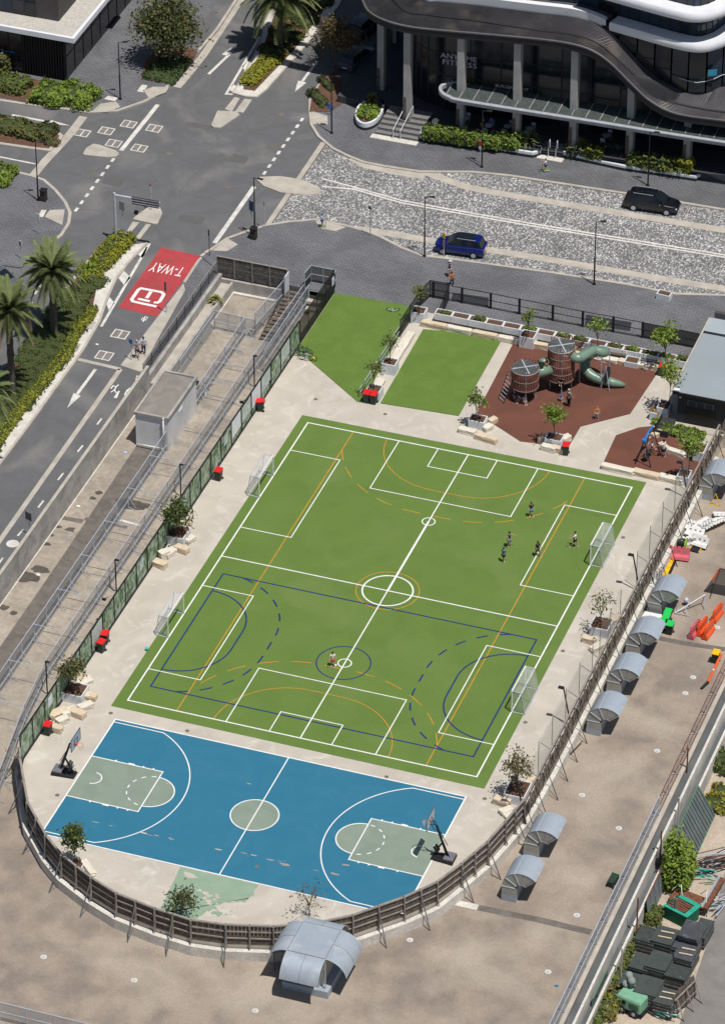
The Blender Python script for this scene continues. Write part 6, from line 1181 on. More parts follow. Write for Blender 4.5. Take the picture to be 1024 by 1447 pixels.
def hoop(label, x, s):
    o = thing('basketball_hoop', label, 'basketball hoop', (x, YC-.1, .01), 0 if s > 0 else pi, 'portable basketball hoops')   # +x points into the court
    b = B(); b.add([(-1.9, -.6, 0), (-.1, -.45, 0), (-.1, .45, 0), (-1.9, .6, 0), (-1.9, -.55, .28), (-.2, -.35, .16), (-.2, .35, .16), (-1.9, .55, .28)], [(3, 2, 1, 0), (4, 5, 6, 7), (0, 1, 5, 4), (1, 2, 6, 5), (2, 3, 7, 6), (3, 0, 4, 7)]); b.out('base', blackm, o, bevel=.04)
    b = B(); b.box((-1.5, 0, .33), (.75, .95, .16)); b.out('ballast_cover', mat('ballast_grey', (.17, .17, .19), .7) if 'ballast_grey' not in bpy.data.materials else bpy.data.materials['ballast_grey'], o, bevel=.04)
    b = B(); b.sweep([(-1.35, 0, .3), (-.95, 0, 1.5), (-.62, 0, 2.5), (-.5, 0, 2.95)], [.11, .1, .09, .08], 6); b.out('mast', blackm, o)
    b = B(); b.tube((-.25, 0, .2), (-.95, 0, 1.55), .07, 6); b.out('front_brace', blackm, o); b = B(); b.tube((-1.55, .12, .35), (-.8, .12, 2.1), .03, 5); b.tube((-1.3, -.14, 1.2), (-.62, -.14, 2.5), .03, 5); b.out('adjuster_rod', blackm, o)
    for k in (-.2, .2):
        b = B(); b.path([(-.5, 0, 2.95), (-.28, k, 3.2), (-.02, k, 3.05)], .03, 5); b.out('board_arm', blackm, o)
        b = B(); b.path([(-.62, 0, 2.5), (-.3, k, 2.75), (-.02, k, 3.5)], .025, 5); b.out('board_arm', blackm, o)
    bd = B(); bd.box((0, 0, 3.42), (.04, 1.75, 1.05)); bd = bd.out('backboard', mat('acrylic', (.50, .55, .62), .2, alpha=.75, fine=0) if 'acrylic' not in bpy.data.materials else bpy.data.materials['acrylic'], o)
    b = B(); b.path([(.0, -.88, 2.9), (.0, .88, 2.9), (.0, .88, 3.95), (0, -.88, 3.95), (0, -.88, 2.9)], .035, 4); b.out('board_frame', mat('board_frame', (.06, .10, .17), .5) if 'board_frame' not in bpy.data.materials else bpy.data.materials['board_frame'], bd)
    b = B(); b.path([(.035, -.3, 3.12), (.035, .3, 3.12), (.035, .3, 3.57), (.035, -.3, 3.57), (.035, -.3, 3.12)], .02, 4); b.out('target_square', cloth['navy'], bd)
    b = B(); b.box((.07, 0, 3.05), (.12, .2, .16)); b.out('rim_bracket', orangep, o)
    b = B(); P_ = [(.37+.23*cos(t), .23*sin(t), 3.05) for t in [2*pi*i/20 for i in range(21)]]; b.path(P_, .016, 5); b.out('rim', orangep, o)
    b = B(); b.add([(.37+.23*cos(t), .23*sin(t), 3.04) for t in [2*pi*i/12 for i in range(12)]]+[(.37+.13*cos(t), .13*sin(t), 2.62) for t in [2*pi*i/12 for i in range(12)]], [(i, (i+1) % 12, 12+(i+1) % 12, 12+i) for i in range(12)]); b.out('net', netw, o)
    b = B(); b.box((-.45, -.1, .75), (.25, .35, .5), 0, (0, .5, 0)); b.out('pad', darkm, o); b = B(); b.box((-.3, -.1, .95), (.03, .18, .14), 0, (0, .5, 0)); b.out('sticker', whitep, o)
hoop('black portable basketball hoop on the bare concrete at the left end of the blue court', -.08, 1); hoop('black portable basketball hoop casting its shadow on the green key at the right end', 27.7, -1)
# ---------------- wheelie bins
def bin_(label, x, y, z, lid, group, body=bindark, rz=0, rot=None):
    o = thing('wheelie_bin', label, 'wheelie bin', (x, y, z), rz, group)
    if rot: o.rotation_euler = rot
    b = B(); b.add([(-.22, -.24, .08), (.22, -.24, .08), (.22, .22, .08), (-.22, .22, .08), (-.28, -.34, .98), (.28, -.34, .98), (.28, .34, .98), (-.28, .34, .98)], [(3, 2, 1, 0), (4, 5, 6, 7), (0, 1, 5, 4), (1, 2, 6, 5), (2, 3, 7, 6), (3, 0, 4, 7)]); b.out('body', body, o, bevel=.03)
    b = B(); b.add([(-.31, -.38, .98), (.31, -.38, .98), (.31, .37, .98), (-.31, .37, .98), (-.27, -.33, 1.05), (.27, -.33, 1.05), (.27, .3, 1.09), (-.27, .3, 1.09)], [(3, 2, 1, 0), (4, 5, 6, 7), (0, 1, 5, 4), (1, 2, 6, 5), (2, 3, 7, 6), (3, 0, 4, 7)]); b.out('lid', lid, o, bevel=.02)
    for s in (-1, 1): b = B(); b.tube((s*.24, .24, .1), (s*.3, .24, .1), .1, 10); b.out('wheel', blackm, o)
    b = B(); b.tube((-.25, .4, .96), (.25, .4, .96), .02, 5); b.out('handle', body, o); return o
gr = 'red lidded wheelie bins on the school ground'
for px, py, rz, l in [(368, 580, -1.2, 'dark wheelie bin with a red lid by the mural near the bicycles'), (309, 678, 0, 'dark wheelie bin with a red lid by the mural beside the upper goal'), (149, 909, .1, 'rear one of the two red lidded bins by the mural'), (143.5, 921, -.15, 'front one of the two red lidded bins by the mural'), (68, 1038, 0, 'dark red lidded bin at the mural end next to an ochre block'), (518, 568, 0, 'left one of the twin red lidded bins under the cube planter'), (528, 570, 0, 'right one of the twin red lidded bins under the cube planter'), (799, 642, .2, 'dark bin with a red lid at the lower tip of the rubber surface'), (935, 530, 0, 'red lidded bin half hidden under the leafy tree near the benches')]:
    x, y = g(px, py); bin_(l, x, y, .01, redp, gr, rz=rz)
gg = 'green lidded wheelie bins beside the vents'
for px, py, l in [(943.5, 863, 'topmost of the four green lidded bins'), (941, 870, 'second of the four green lidded bins'), (934, 877.5, 'green lidded bin at the lower left of the four'), (946.5, 880.5, 'green lidded bin at the lower right of the four')]: x, y = g(px, py, Z0+1.03); bin_(l, x, y, Z0, greenp, gg)
x, y = g(1011.5, 921, Z0+1.03); bin_('dark wheelie bin with a yellow lid by the roof edge fence', x, y, Z0, yellowp, None)
x, y = g(863, 1250, Z0); bin_('green wheelie bin tipped on its back by the edge fence', x, y-.5, Z0+.3, greenp, None, rot=(-pi/2+.1, 0, -.2))
# ---------------- play towers
def tower(label, px, py, zb, zt, rad, cage):
    x, y = g(px, py, zb); o = thing('play_tower', label, 'play tower', (x, y, 0), group='round slatted play towers'); n = 44
    sm = bpy.data.meshes.get('slat_%d' % cage); 
    b = B(); b.box((0, 0, (zt-zb)/2), (.05, .075, zt-zb)); sm = b.mesh('slat', slatm)
    r = random.Random(cage)
    for i in range(n):
        a = 2*pi*i/n; share('slat', sm, o, (rad*cos(a), rad*sin(a), zb), rz=a, sc=(1, 1, 1+(.08+.1*r.random() if i % 2 and 0.5 < a < 2.8 else 0)))
    for k in range(cage):
        z = zb+.12+(zt-zb-.2)*k/(cage-1); b = B(); b.path([(rad*1.02*cos(t), rad*1.02*sin(t), z) for t in [2*pi*i/28 for i in range(29)]], .03, 5); b.out('ring', steel if k == cage-1 else bpy.data.materials.get('ring_brown') or plain('ring_brown', (.3, .2, .17)), o)
    b = B(); b.prism([(rad*.93*cos(2*pi*i/20), rad*.93*sin(2*pi*i/20)) for i in range(20)], zb-.03, zb+.06); b.out('floor', darkm, o)
    b = B(); b.prism([(rad*.97*cos(2*pi*i/24), rad*.97*sin(2*pi*i/24)) for i in range(24)], zt-.02, zt-.015); b.out('roof_mesh', bpy.data.materials.get('tower_mesh') or netmat('tower_mesh', (.10, .12, .12), .55), o)
    for a in (.6, .6+pi/2): b = B(); b.box((0, 0, zt+.03+a*.012), (rad*2.02, .1, .05), a); b.out('roof_beam', steel, o)
    for k in range(4): a = k*pi/2+.4; b = B(); b.tube((rad*.8*cos(a), rad*.8*sin(a), 0), (rad*.8*cos(a), rad*.8*sin(a), zt), .05, 6); b.out('post', steel, o)
    return o, x, y
t1, t1x, t1y = tower('shorter round play tower of brown slats with a ladder', 741.5, 545, 1.3, 3.15, 1.12, 3)
t2, t2x, t2y = tower('taller round play tower of brown slats beside the spiral slide', 792, 533, 1.0, 4.2, 1.12, 5)
o = B((t2x, t2y, 0)).box((t2x+.35, t2y-1.12, 1.25), (.55, .06, .6)).out('dark_window', blackhole, t2)
tn = thing('crawl_tunnel', 'sage green tube tunnel joining the two play towers', 'tunnel', (t1x+1, t1y, 2)); q = (t1x+1, t1y, 2); d = Vector((t2x-t1x, t2y-t1y, 0)).normalized()
p1, p2 = Vector((t1x, t1y, 2.25))+d*1.0, Vector((t2x, t2y, 2.15))-d*1.0
b = B(q); b.sweep([p1, p1.lerp(p2, .5), p2], .46, 16); b.out('tube', tubeg, tn, smooth=True); b = B(q); b.sweep([p1+Vector((.1, .9, .5)), p1.lerp(p2, .5)+Vector((0, .9, .4)), p2+Vector((-.1, .8, .3))], .34, 14); b.out('rear_tube', tubeg, tn, smooth=True)
b = B(q); b.path([p1.lerp(p2, .5)+Vector((0, .47*cos(t), .47*sin(t))) for t in [2*pi*i/16 for i in range(17)]], .03, 5); b.out('joint_ring', tubeg, tn); b = B(q); b.box((t1x+1.05, t1y+.95, 2.95), (.5, .06, .75), .5, (0, .3, 0)); b.out('dark_fin', plain('fin_green', (.03, .05, .035)), tn)
cx, cy = g(836, 534, .6); cy += .78
sl = thing('spiral_slide', 'sage green tube slide spiralling down from the taller tower', 'slide', (cx, cy, 0)); q = (cx, cy, 0)
P_ = spline([(t2x+.9, t2y-.1, 3.45), (t2x+1.6, t2y-.2, 3.42), (cx, cy-.72, 3.3), (cx+.68, cy-.35, 3.05), (cx+.72, cy+.35, 2.7), (cx, cy+.75, 2.35), (cx-.72, cy+.3, 1.95), (cx-.78, cy-.3, 1.5), (cx-.35, cy-.75, 1.05), (cx+.4, cy-.85, .75), (cx+1.2, cy-.75, .6)], 6)
b = B(q); b.sweep(P_, .42, 16); b.out('tube', tubeg, sl, smooth=True)
b = B(q); b.sweep([P_[-1]-Vector((.1, 0, 0)), (cx+1.8, cy-.62, .42), (cx+2.5, cy-.45, .3), (cx+2.8, cy-.38, .26)], [.42, .4, .26, .12], 14); b.out('exit_chute', tubeg, sl, smooth=True)
for k in range(6, len(P_)-2, 6):
    c_, a_ = P_[k], (P_[k+1]-P_[k-1]).normalized(); u = a_.orthogonal().normalized(); v = a_.cross(u); b = B(q); b.path([c_+(u*cos(t)+v*sin(t))*.435 for t in [2*pi*i/14 for i in range(15)]], .022, 4); b.out('joint_ring', tubeg, sl)
for dx, dy, h in [(-1.05, -.9, 3.0), (.85, -1.05, 3.1), (1.0, .9, 2.8)]: b = B(q); b.tube((cx+dx, cy+dy, 0), (cx+dx, cy+dy, h), .045, 6); b.out('post', steel, sl)
cpn = thing('climbing_panel', 'oval dark climbing panel in a steel frame by the slide exit', 'climbing panel', (cx+1.5, cy-1, 0)); q2 = (cx+1.5, cy-1, 0)
b = B(q2); ov = [(cx+1.35+.1*cos(t)+.04, cy-1.0+.42*cos(t), 1.45+.75*sin(t)) for t in [2*pi*i/18 for i in range(18)]]; b.add(ov+[(x+.05, y, z) for x, y, z in ov], [tuple(range(17, -1, -1)), tuple(range(18, 36))]+[(i, (i+1) % 18, 18+(i+1) % 18, 18+i) for i in range(18)]); b.out('panel', plain('panel_dark', (.03, .035, .05)), cpn, tri=True)
b = B(q2); b.path([(cx+.95, cy-1.3, 0), (cx+1.3, cy-1.2, 2.3), (cx+1.75, cy-1.4, 0)], .035, 5); b.out('frame', steel, cpn)
ld = thing('tower_ladder', 'dark rung ladder leaning on the shorter play tower', 'ladder', (t1x-1.6, t1y-.8, 0)); q = (t1x-1.6, t1y-.8, 0); a0_, a1_ = Vector((t1x-1.75, t1y-1.05, .03)), Vector((t1x-1.1, t1y-.35, 2.5)); sd = Vector((-.25, .3, 0)); sd = Vector((.32, -.28, 0))
for s in (-1, 1): b = B(q); b.tube(a0_+sd*s, a1_+sd*s, .04, 5); b.out('rail', darkm, ld)
for k in range(8): b = B(q); p_ = a0_.lerp(a1_, (k+.6)/8.2); b.tube(p_-sd, p_+sd, .025, 5); b.out('rung', steel, ld)
b = B(q); b.ball(a1_+Vector((.1, .05, .0)), .38, 12, 8, (.55, .8, 1.1)); b.out('entry_hood', tubeg, ld, smooth=True)
# ---------------- swing
sx0, sy0 = 27.95, 45.75; bxq, byq = g(921.6, 602.4, 2.5); sw = thing('swing_set', 'swing frame with a bright blue beam and dark A-shaped legs', 'swing', (sx0, sy0, 0)); q = (sx0, sy0, 0); bp = plain('beam_blue', (.02, .20, .62), .4)
f_, k_ = Vector((sx0, sy0, 2.45)), Vector((bxq, byq, 2.5)); b = B(q); b.sweep([f_, f_.lerp(k_, .5)+Vector((0, 0, .12)), k_], .085, 8); b.out('beam', bp, sw); b = B(q); b.box(f_, (.35, .3, .25)); b.out('beam_bracket', bp, sw, bevel=.03)
for top, s_ in ((f_, -1), (k_, 1)):
    for dx in (-.68, .68): b = B(q); b.tube(top, (top.x+dx, top.y+(.1*s_), 0), .05, 6); b.out('leg', darkm, sw)
for t, z_, nm in ((.3, .55, 'basket_seat'), (.68, .5, 'swing_seat')):
    p_ = f_.lerp(k_, t); 
    for s in (-.25, .25): b = B(q); b.tube(p_+Vector((0, s*.4, 0)), (p_.x, p_.y+s, z_), .012, 4); b.out('chain', steel, sw)
    b = B(q); b.ball((p_.x, p_.y, z_-.05), .3, 12, 6, (1, 1, .35)); b.out(nm, blackm, sw)
# ---------------- cars
def car(label, x, y, rz, paint, L_=4.6, W_=1.85, H_=1.65, z=ZR+.02, group=None, name='parked_car', roofm_=None, suv=1):
    o = thing(name, label, 'car', (x, y, z), rz, group); hw = W_/2   # +x is forward
    f = L_/4.6; hz = H_/1.65
    st = [(-2.28, .45, .88, .86, .80), (-2.2, .30, 1.0, .93, .86), (-1.6, .28, 1.02, .97, .9), (-.6, .27, 1.0, 1.0, .93), (.5, .27, .98, 1.0, .93), (1.2, .27, .96, .98, .9), (1.9, .30, .86, .93, .82), (2.2, .34, .74, .84, .72), (2.3, .42, .62, .7, .6)]
    b = B(); vs = []; n = 8
    for (sx, zl, zb, wl, wt) in st:
        h = [(0, zl), (wl*.92, zl), (wl, zl+.18), (wl*1.0, (zl+zb)/2+.08), (wt+.02, zb-.04), (wt*.93, zb+.015), (wt*.5, zb+.04), (0, zb+.05)]; ring = [(sx*f, yy*hw, zz*hz) for yy, zz in h]+[(sx*f, -yy*hw, zz*hz) for yy, zz in h[-2:0:-1]]; vs += ring; m_ = len(ring)
    k = len(st); fs = [(i*m_+j, (i+1)*m_+j, (i+1)*m_+(j+1) % m_, i*m_+(j+1) % m_) for i in range(k-1) for j in range(m_)]+[tuple(range(m_)), tuple(range((k-1)*m_+m_-1, (k-1)*m_-1, -1))]
    b.add(vs, fs); b.out('body', paint, o, smooth=False, bevel=.02, tri=True)
    gh = [(-2.12, 1.0, .78), (-1.85, 1.5, .70), (-1.5, 1.62, .66), (-.3, 1.66, .67), (.35, 1.60, .66), (.62, 1.42, .70), (1.25, .98, .80)]
    b = B(); vs = []
    for (sx, zz, wt) in gh: vs += [(sx*f, -.83*hw, .96*hz), (sx*f, -wt*hw, zz*hz-.02), (sx*f, wt*hw, zz*hz-.02), (sx*f, .83*hw, .96*hz)]
    fs = [(i*4+j, (i+1)*4+j, (i+1)*4+j+1, i*4+j+1) for i in range(6) for j in range(3)]+[(0, 1, 2, 3), (27, 26, 25, 24)]; b.add(vs, fs); b.out('cabin_glass', glassd, o)
    b = B(); vs = []
    for (sx, zz, wt) in gh[1:5]: vs += [(sx*f, -wt*hw*1.01, zz*hz), (sx*f, -wt*.5*hw, zz*hz+.035), (sx*f, wt*.5*hw, zz*hz+.035), (sx*f, wt*hw*1.01, zz*hz)]
    b.add(vs, [(i*4+j, (i+1)*4+j, (i+1)*4+j+1, i*4+j+1) for i in range(3) for j in range(3)]); b.out('roof', paint, o, smooth=True)
    if roofm_: b = B(); b.box((-.45*f, 0, 1.705*hz), (1.5, 1.0, .02)); b.out('sunroof', roofm_, o)
    for s in (-1, 1):
        for (xa, za, wa), (xb, zb, wb), tx in (((-1.72, 1.5, .70), (-2.0, 1.0, .83), 'c'), ((-.45, 1.64, .67), (-.5, .98, .84), 'b'), ((.5, 1.5, .69), (1.2, .98, .82), 'a')): b = B(); b.tube((xa*f, s*wa*hw*1.015, za*hz), (xb*f, s*wb*hw, zb*hz), .045, 4); b.out('pillar', paint, o)
        b = B(); b.tube((-1.5*f, s*.64*hw, 1.69*hz), (.2*f, s*.64*hw, 1.69*hz), .022, 4); b.out('roof_rail', steel, o); b = B(); b.box((.75*f, s*(hw+.06), 1.05*hz), (.14, .2, .14)); b.out('side_mirror', paint, o, bevel=.02)
        b = B(); b.box((2.16*f, s*.62*hw, .66*hz), (.16, .36, .13)); b.out('headlight', plain('headlamp', (.7, .72, .75), .15) if 'headlamp' not in bpy.data.materials else bpy.data.materials['headlamp'], o, bevel=.02)
        b = B(); b.box((-2.24*f, s*.68*hw, .86*hz), (.12, .34, .14)); b.out('tail_light', plain('taillamp', (.35, .01, .015), .3) if 'taillamp' not in bpy.data.materials else bpy.data.materials['taillamp'], o, bevel=.02)
        for wx in (-1.38, 1.42):
            b = B(); b.tube((wx*f, s*(hw-.2), .34), (wx*f, s*(hw+.015), .34), .345, 18); wh = b.out('wheel', blackm, o); b = B(); b.tube((wx*f, s*(hw+.0), .34), (wx*f, s*(hw+.03), .34), .21, 12); b.out('rim', steel, wh)
            for t in range(5): pass
    b = B(); b.box((2.28*f, 0, .48*hz), (.06, 1.1, .18)); b.out('grille', blackm, o); b = B(); b.box((-2.29*f, 0, .62*hz), (.02, .5, .12)); b.out('number_plate', whitep, o)
    return o
pb = mat('paint_blue', (.005, .016, .15), .3, .3, fine=0, c2=(.005, .015, .13), coat=.8); pk = mat('paint_black', (.006, .007, .010), .25, 0, fine=0, coat=.8); pg = mat('paint_grey', (.16, .17, .19), .35, .4, fine=0, coat=.6)
def carat(label, fw_, rw_, paint, **k):
    a, c = Vector(g(*fw_, ZR)), Vector(g(*rw_, ZR)); d = (a-c).normalized(); m_ = (a+c)/2+Vector((-d.y, d.x))*(.9 if Vector((-d.y, d.x)).y > 0 else -.9); return car(label, m_.x, m_.y, atan2(d.y, d.x), paint, **k)
carat('metallic blue SUV with a dark sunroof parked on the cobbled street', (626, 360), (668, 366), pb, L_=4.55, roofm_=glassd)
carat('black seven seat SUV with its tailgate ajar parked on the cobbled street', (939, 304.5), (896, 298), pk, L_=4.95, W_=1.92, H_=1.66)
car('grey car cut by the left picture edge near the palms', *g(-2, 402), -.3, pg, z=ZR+.01); car('dark car parked in deep shade under the office building, nearer the road', *g(505, 88), 1.35, plain('paint_slate', (.07, .09, .12), .3)); car('dark car parked in deep shade under the office building, farther back', *g(516, 42), 1.35, plain('paint_slate2', (.09, .11, .13), .3))
# ---------------- bicycles and scooters
def bike(label, x, y, z, rz, col, tilt=0, group=None, sc=1, cat='bicycle', name='bicycle'):
    o = thing(name, label, cat, (x, y, z), rz, group); o.rotation_euler = (tilt, 0, rz); o.scale = (sc,)*3
    for wx in (-.52, .52):
        b = B(); b.path([(wx+.33*cos(t), 0, .34+.33*sin(t)) for t in [2*pi*i/18 for i in range(19)]], .028, 5); wh = b.out('wheel', blackm, o)
        b = B()
        for t in range(6): a = pi*t/6; b.tube((wx-.31*cos(a), 0, .34-.31*sin(a)), (wx+.31*cos(a), 0, .34+.31*sin(a)), .005, 3)
        b.out('spokes', steel, wh)
    b = B(); b.path([(-.52, 0, .34), (-.1, 0, .3), (-.22, 0, .8), (.32, 0, .78), (-.1, 0, .3)], .022, 5); b.path([(-.52, 0, .34), (-.2, 0, .75)], .016, 5); b.path([(.32, 0, .82), (.52, 0, .34)], .022, 5); b.out('frame', col, o)
    b = B(); b.box((-.24, 0, .86), (.26, .12, .05)); b.out('saddle', blackm, o, bevel=.02); b = B(); b.path([(.32, 0, .78), (.3, 0, .95)], .018, 5); b.tube((.3, -.28, .97), (.3, .28, .97), .016, 5); b.out('handlebar', blackm, o); b = B(); b.tube((-.1, -.09, .3), (-.1, .09, .3), .07, 8); b.out('crank', steel, o)
x, y = g(431, 505); bg = 'bicycles leaning at the end of the mural fence'
bike('white bicycle leaning against the mural fence nearest the yellow ball', x+.35, y-.35, .02, .05, whitep, .25, bg); bike('dark bicycle leaning behind the white one', x-.3, y+.1, .02, .15, cloth['teal'], .2, bg); bike('small black bicycle squeezed against the mural fence', x-.2, y+.7, .02, -.1, blackm, .3, bg, .85)
x, y = g(555, 436); bike('white child bicycle lying on the turf near the mesh corner', x, y, .08, .3, whitep, 1.45, None, .7)
def ballo(label, px, py, z, r, m): x, y = g(px, py, z); o = B((x, y, z+r)).ball((x, y, z+r), r, 12, 8).out('ball', m, smooth=True); o.location = (x, y, z+r); tag(o, label, 'ball')
ballo('small yellow ball beside the leaning bicycles', 443, 508, .02, .14, yellowp); ballo('teal ball at the edge of the soccer turf', 207.5, 919, .02, .15, plain('ball_teal', (.06, .5, .42), .4)); ballo('orange basketball lying on the lower walkway', 10.5, 1062, Z0, .14, plain('ball_orange', (.65, .2, .03))); 
# bundle of clothes on the strip
x, y = g(325, 408, Z0); o = thing('clothes_pile', 'heap of blue, red and white clothes by the board fence', 'clothes', (x, y, Z0)); R.seed(31)
for i in range(14):
    m_ = [cloth['navy'], cloth['red'], cloth['white'], cloth['blue'], cloth['grey'], cloth['navy']][i % 6]; b = B(); b.ball((R.uniform(-.9, .9), R.uniform(-.25, .35), .1), R.uniform(.16, .3), 8, 5, (1.3, 1, .45)); b.out('garment', m_, o)
# ---------------- road works gear on the deck
def barrier_mesh(m):
    pr = []; L_ = 1.5; n = 5
    for i in range(n): x0 = -L_/2+L_*i/n; w_ = L_/n; pr += [(x0+.03, .78), (x0+.06, .9), (x0+w_-.06, .9), (x0+w_-.03, .78)]
    prof = [(-L_/2, .0), (-L_/2, .7)]+pr+[(L_/2, .7), (L_/2, 0)]; b = B(); b.add([(x, -.09, z) for x, z in prof]+[(x, .09, z) for x, z in prof], [tuple(range(len(prof)))[::-1], tuple(range(len(prof), 2*len(prof)))]+[(i, (i+1) % len(prof), len(prof)+(i+1) % len(prof), len(prof)+i) for i in range(len(prof))])
    b.add([(-L_/2, -.24, 0), (L_/2, -.24, 0), (L_/2, .24, 0), (-L_/2, .24, 0), (-L_/2, -.21, .2), (L_/2, -.21, .2), (L_/2, .21, .2), (-L_/2, .21, .2), (-L_/2, -.095, .38), (L_/2, -.095, .38), (L_/2, .095, .38), (-L_/2, .095, .38)], [(3, 2, 1, 0), (0, 1, 5, 4), (1, 2, 6, 5), (2, 3, 7, 6), (3, 0, 4, 7), (4, 5, 9, 8), (5, 6, 10, 9), (6, 7, 11, 10), (7, 4, 8, 11), (8, 9, 10, 11)])
    me = b.mesh('barrier', m); bm = bmesh.new(); bm.from_mesh(me); bmesh.ops.recalc_face_normals(bm, faces=bm.faces[:]); bmesh.ops.triangulate(bm, faces=[f for f in bm.faces if len(f.verts) > 4]); bm.to_mesh(me); bm.free(); return me
bmw, bmp, bmo = barrier_mesh(whitegloss), barrier_mesh(pinkp), barrier_mesh(orangep)
slot = B(); slot.box((0, 0, 0), (.17, .2, .15)); slotm = slot.mesh('slot', plain('slot_shade', (.22, .2, .19)))
def barrier(label, px, py, rot, me, zo=0, sc=1, group='plastic road barriers stored on the deck'):
    x, y = g(px, py, Z0+zo); o = thing('road_barrier', label, 'road barrier', (x, y, Z0+zo), group=group); o.rotation_euler = rot; o.scale = (sc,)*3 if not isinstance(sc, tuple) else sc
    share('shell', me, o)
    for xx in (-.42, 0, .42): share('slot', slotm, o, (xx, 0, .6))
for i, (px, py, rot, zo, l) in enumerate([(982, 768, (-1.0, 0, -.12), .2, 'front white barrier of the stack leaning by the black drum'), (979, 759, (-1.0, 0, -.12), .25, 'second white barrier from the front of the leaning stack'), (976, 750, (-1.0, 0, -.12), .25, 'rear white barrier of the leaning stack'), (986, 772, (-.6, 0, -.2), .1, 'white barrier lying lowest next to the black ramp mat'),
        (989, 738, (1.1, 0, 1.05), .35, 'tallest white barrier tipped on its side at the back of the heap'), (996, 742, (1.1, 0, 1.05), .2, 'white barrier tipped beside the tallest one'), (1003, 739, (1.0, 0, 1.0), .25, 'white barrier in the middle of the rear heap'), (1010, 737, (1.0, 0, 1.0), .2, 'white barrier on the outer side of the rear heap'), (1020, 727, (1.0, 0, .3), .15, 'white barrier cut by the picture edge behind the heap'), (968, 770, (.2, .1, .5), .0, 'white barrier end beside the grey drum')]): barrier(l, px, py, rot, bmw, zo)
barrier('pink barrier lying across the end of the yellow cable ramp', 958, 790, (-.35, 0, .1), bmp, .05, 1.15)
for px, py, me, l in [(981, 896, bmp, 'faded pink barrier standing left of the orange ones'), (991.5, 892, bmo, 'orange barrier next to the pink one'), (1000.5, 897, bmo, 'orange barrier lowest of the three'), (1012.5, 873, bmo, 'orange barrier standing highest near the edge')]: barrier(l, px, py, (0, .1, 1.45), me, 0, 1.12)
cr = thing('cable_ramp', 'long yellow and black cable ramp on the deck beside the fence', 'cable ramp', (*g(933, 806, Z0), Z0)); q = (*g(933, 806, Z0), Z0); A_, B_ = Vector(g(944, 781, Z0))+Vector((.5, 0)), Vector(g(921, 832, Z0))+Vector((.5, 0)); n_ = 5
for i in range(n_):
    a_, c_ = A_.lerp(B_, i/n_), A_.lerp(B_, (i+.97)/n_); b = B(q); b.ribbon([a_, c_], .85, Z0+.05, False, Z0); b.out('rubber_base', blackm, cr); b = B(q); b.ribbon([a_, c_], .42, Z0+.085, False, Z0+.04); b.out('yellow_cover', yellowp, cr)
x, y = g(959.5, 772, Z0); o = thing('cable_drum', 'black drum with lime markings lying by the pink barrier', 'drum', (x, y, Z0)); b = B(); b.tube((-.55, 0, .42), (.55, 0, .36), .42, 16); b.out('drum_body', blackm, o); b = B(); b.tube((.5, 0, .36), (.58, 0, .36), .43, 16); b.out('end_rim', cloth['lime'], o); b = B(); b.tube((-.62, 0, .42), (-.55, 0, .42), .46, 16); b.out('end_rim', greys, o)
for zz in (-.25, .25): b = B(); b.box((zz, -.2, .79), (.14, .1, .02)); b.out('marking', cloth['lime'], o)
x, y = g(946, 770, Z0); o = thing('cable_drum', 'grey drum end standing against the fence upstand', 'drum', (x, y, Z0)); b = B(); b.tube((-.1, 0, .5), (.14, 0, .5), .5, 18); b.out('disc', greys, o); b = B(); b.tube((.14, 0, .5), (.2, 0, .5), .15, 10); b.out('hub', blackm, o)
x, y = g(983, 776, Z0); o = thing('rubber_ramp', 'small black rubber ramp with yellow edges before the white stack', 'ramp', (x, y, Z0)); b = B(); b.box((0, 0, .08), (.75, 1.0, .1), -.1); b.out('mat', blackm, o)
for s in (-1, 1): b = B(); b.box((s*.4, 0, .09), (.05, 1.02, .12), -.1); b.out('edge_stripe', yellowp, o)
x, y = g(1010, 714, Z0); o = thing('tripod_barrier', 'yellow triangular folding barrier standing before a vent', 'barrier', (x, y, Z0)); b = B(); b.path([(-.45, 0, .03), (.45, 0, .03)], .04, 5); b.out('foot_bar', yellowp, o)
for s in (-1, 1): b = B(); b.tube((s*.45, 0, .03), (0, 0, 1.15), .04, 5); b.out('leg', yellowp, o)
x, y = g(975, 862, Z0); o = thing('work_trestle', 'white tube trestle with a silver lamp beside the first vent', 'trestle', (x, y, Z0)); b = B(); b.path([(-1.0, -.9, .1), (.9, .9, 1.1)], .05, 5); b.out('beam', whitep, o)
for p, q_ in (((-.9, -.8, .9), (-.9, -.8, 0)), ((-.3, -.5, .6), (.1, -1.0, 0)), ((.9, .9, 1.1), (1.1, .3, 0)), ((.9, .9, 1.1), (.6, 1.2, 0)), ((-1.0, -.9, .1), (.2, -.9, .1))): b = B(); b.tube(p, q_, .035, 5); b.out('leg', steel, o)
b = B(); b.ball((-.5, .5, .5), .22, 10, 6); b.tube((-.5, .5, .5), (-.2, .5, .1), .12, 8); b.out('lamp', steel, o, smooth=True)
x, y = g(1014, 838, Z0); o = thing('mesh_barrier', 'dark mesh frame with an orange strap at the picture edge', 'barrier', (x, y, Z0)); b = B(); b.path([(-1.1, -.2, 0), (-.1, .7, 1.9), (1.0, .7, 1.9), (1.0, -.2, 0), (-1.1, -.2, 0)], .03, 5); b.path([(-.1, .7, 1.9), (-.4, -1.0, 0)], .03, 5); b.out('frame', blackm, o); b = B(); b.quad((-1.05, -.2, 0), (1, -.2, 0), (1, .7, 1.9), (-.1, .7, 1.9)); b.out('mesh', shade2, o); b = B(); b.tube((-.6, .25, .95), (-.1, .75, 1.95), .06, 5); b.out('strap', orangep, o)
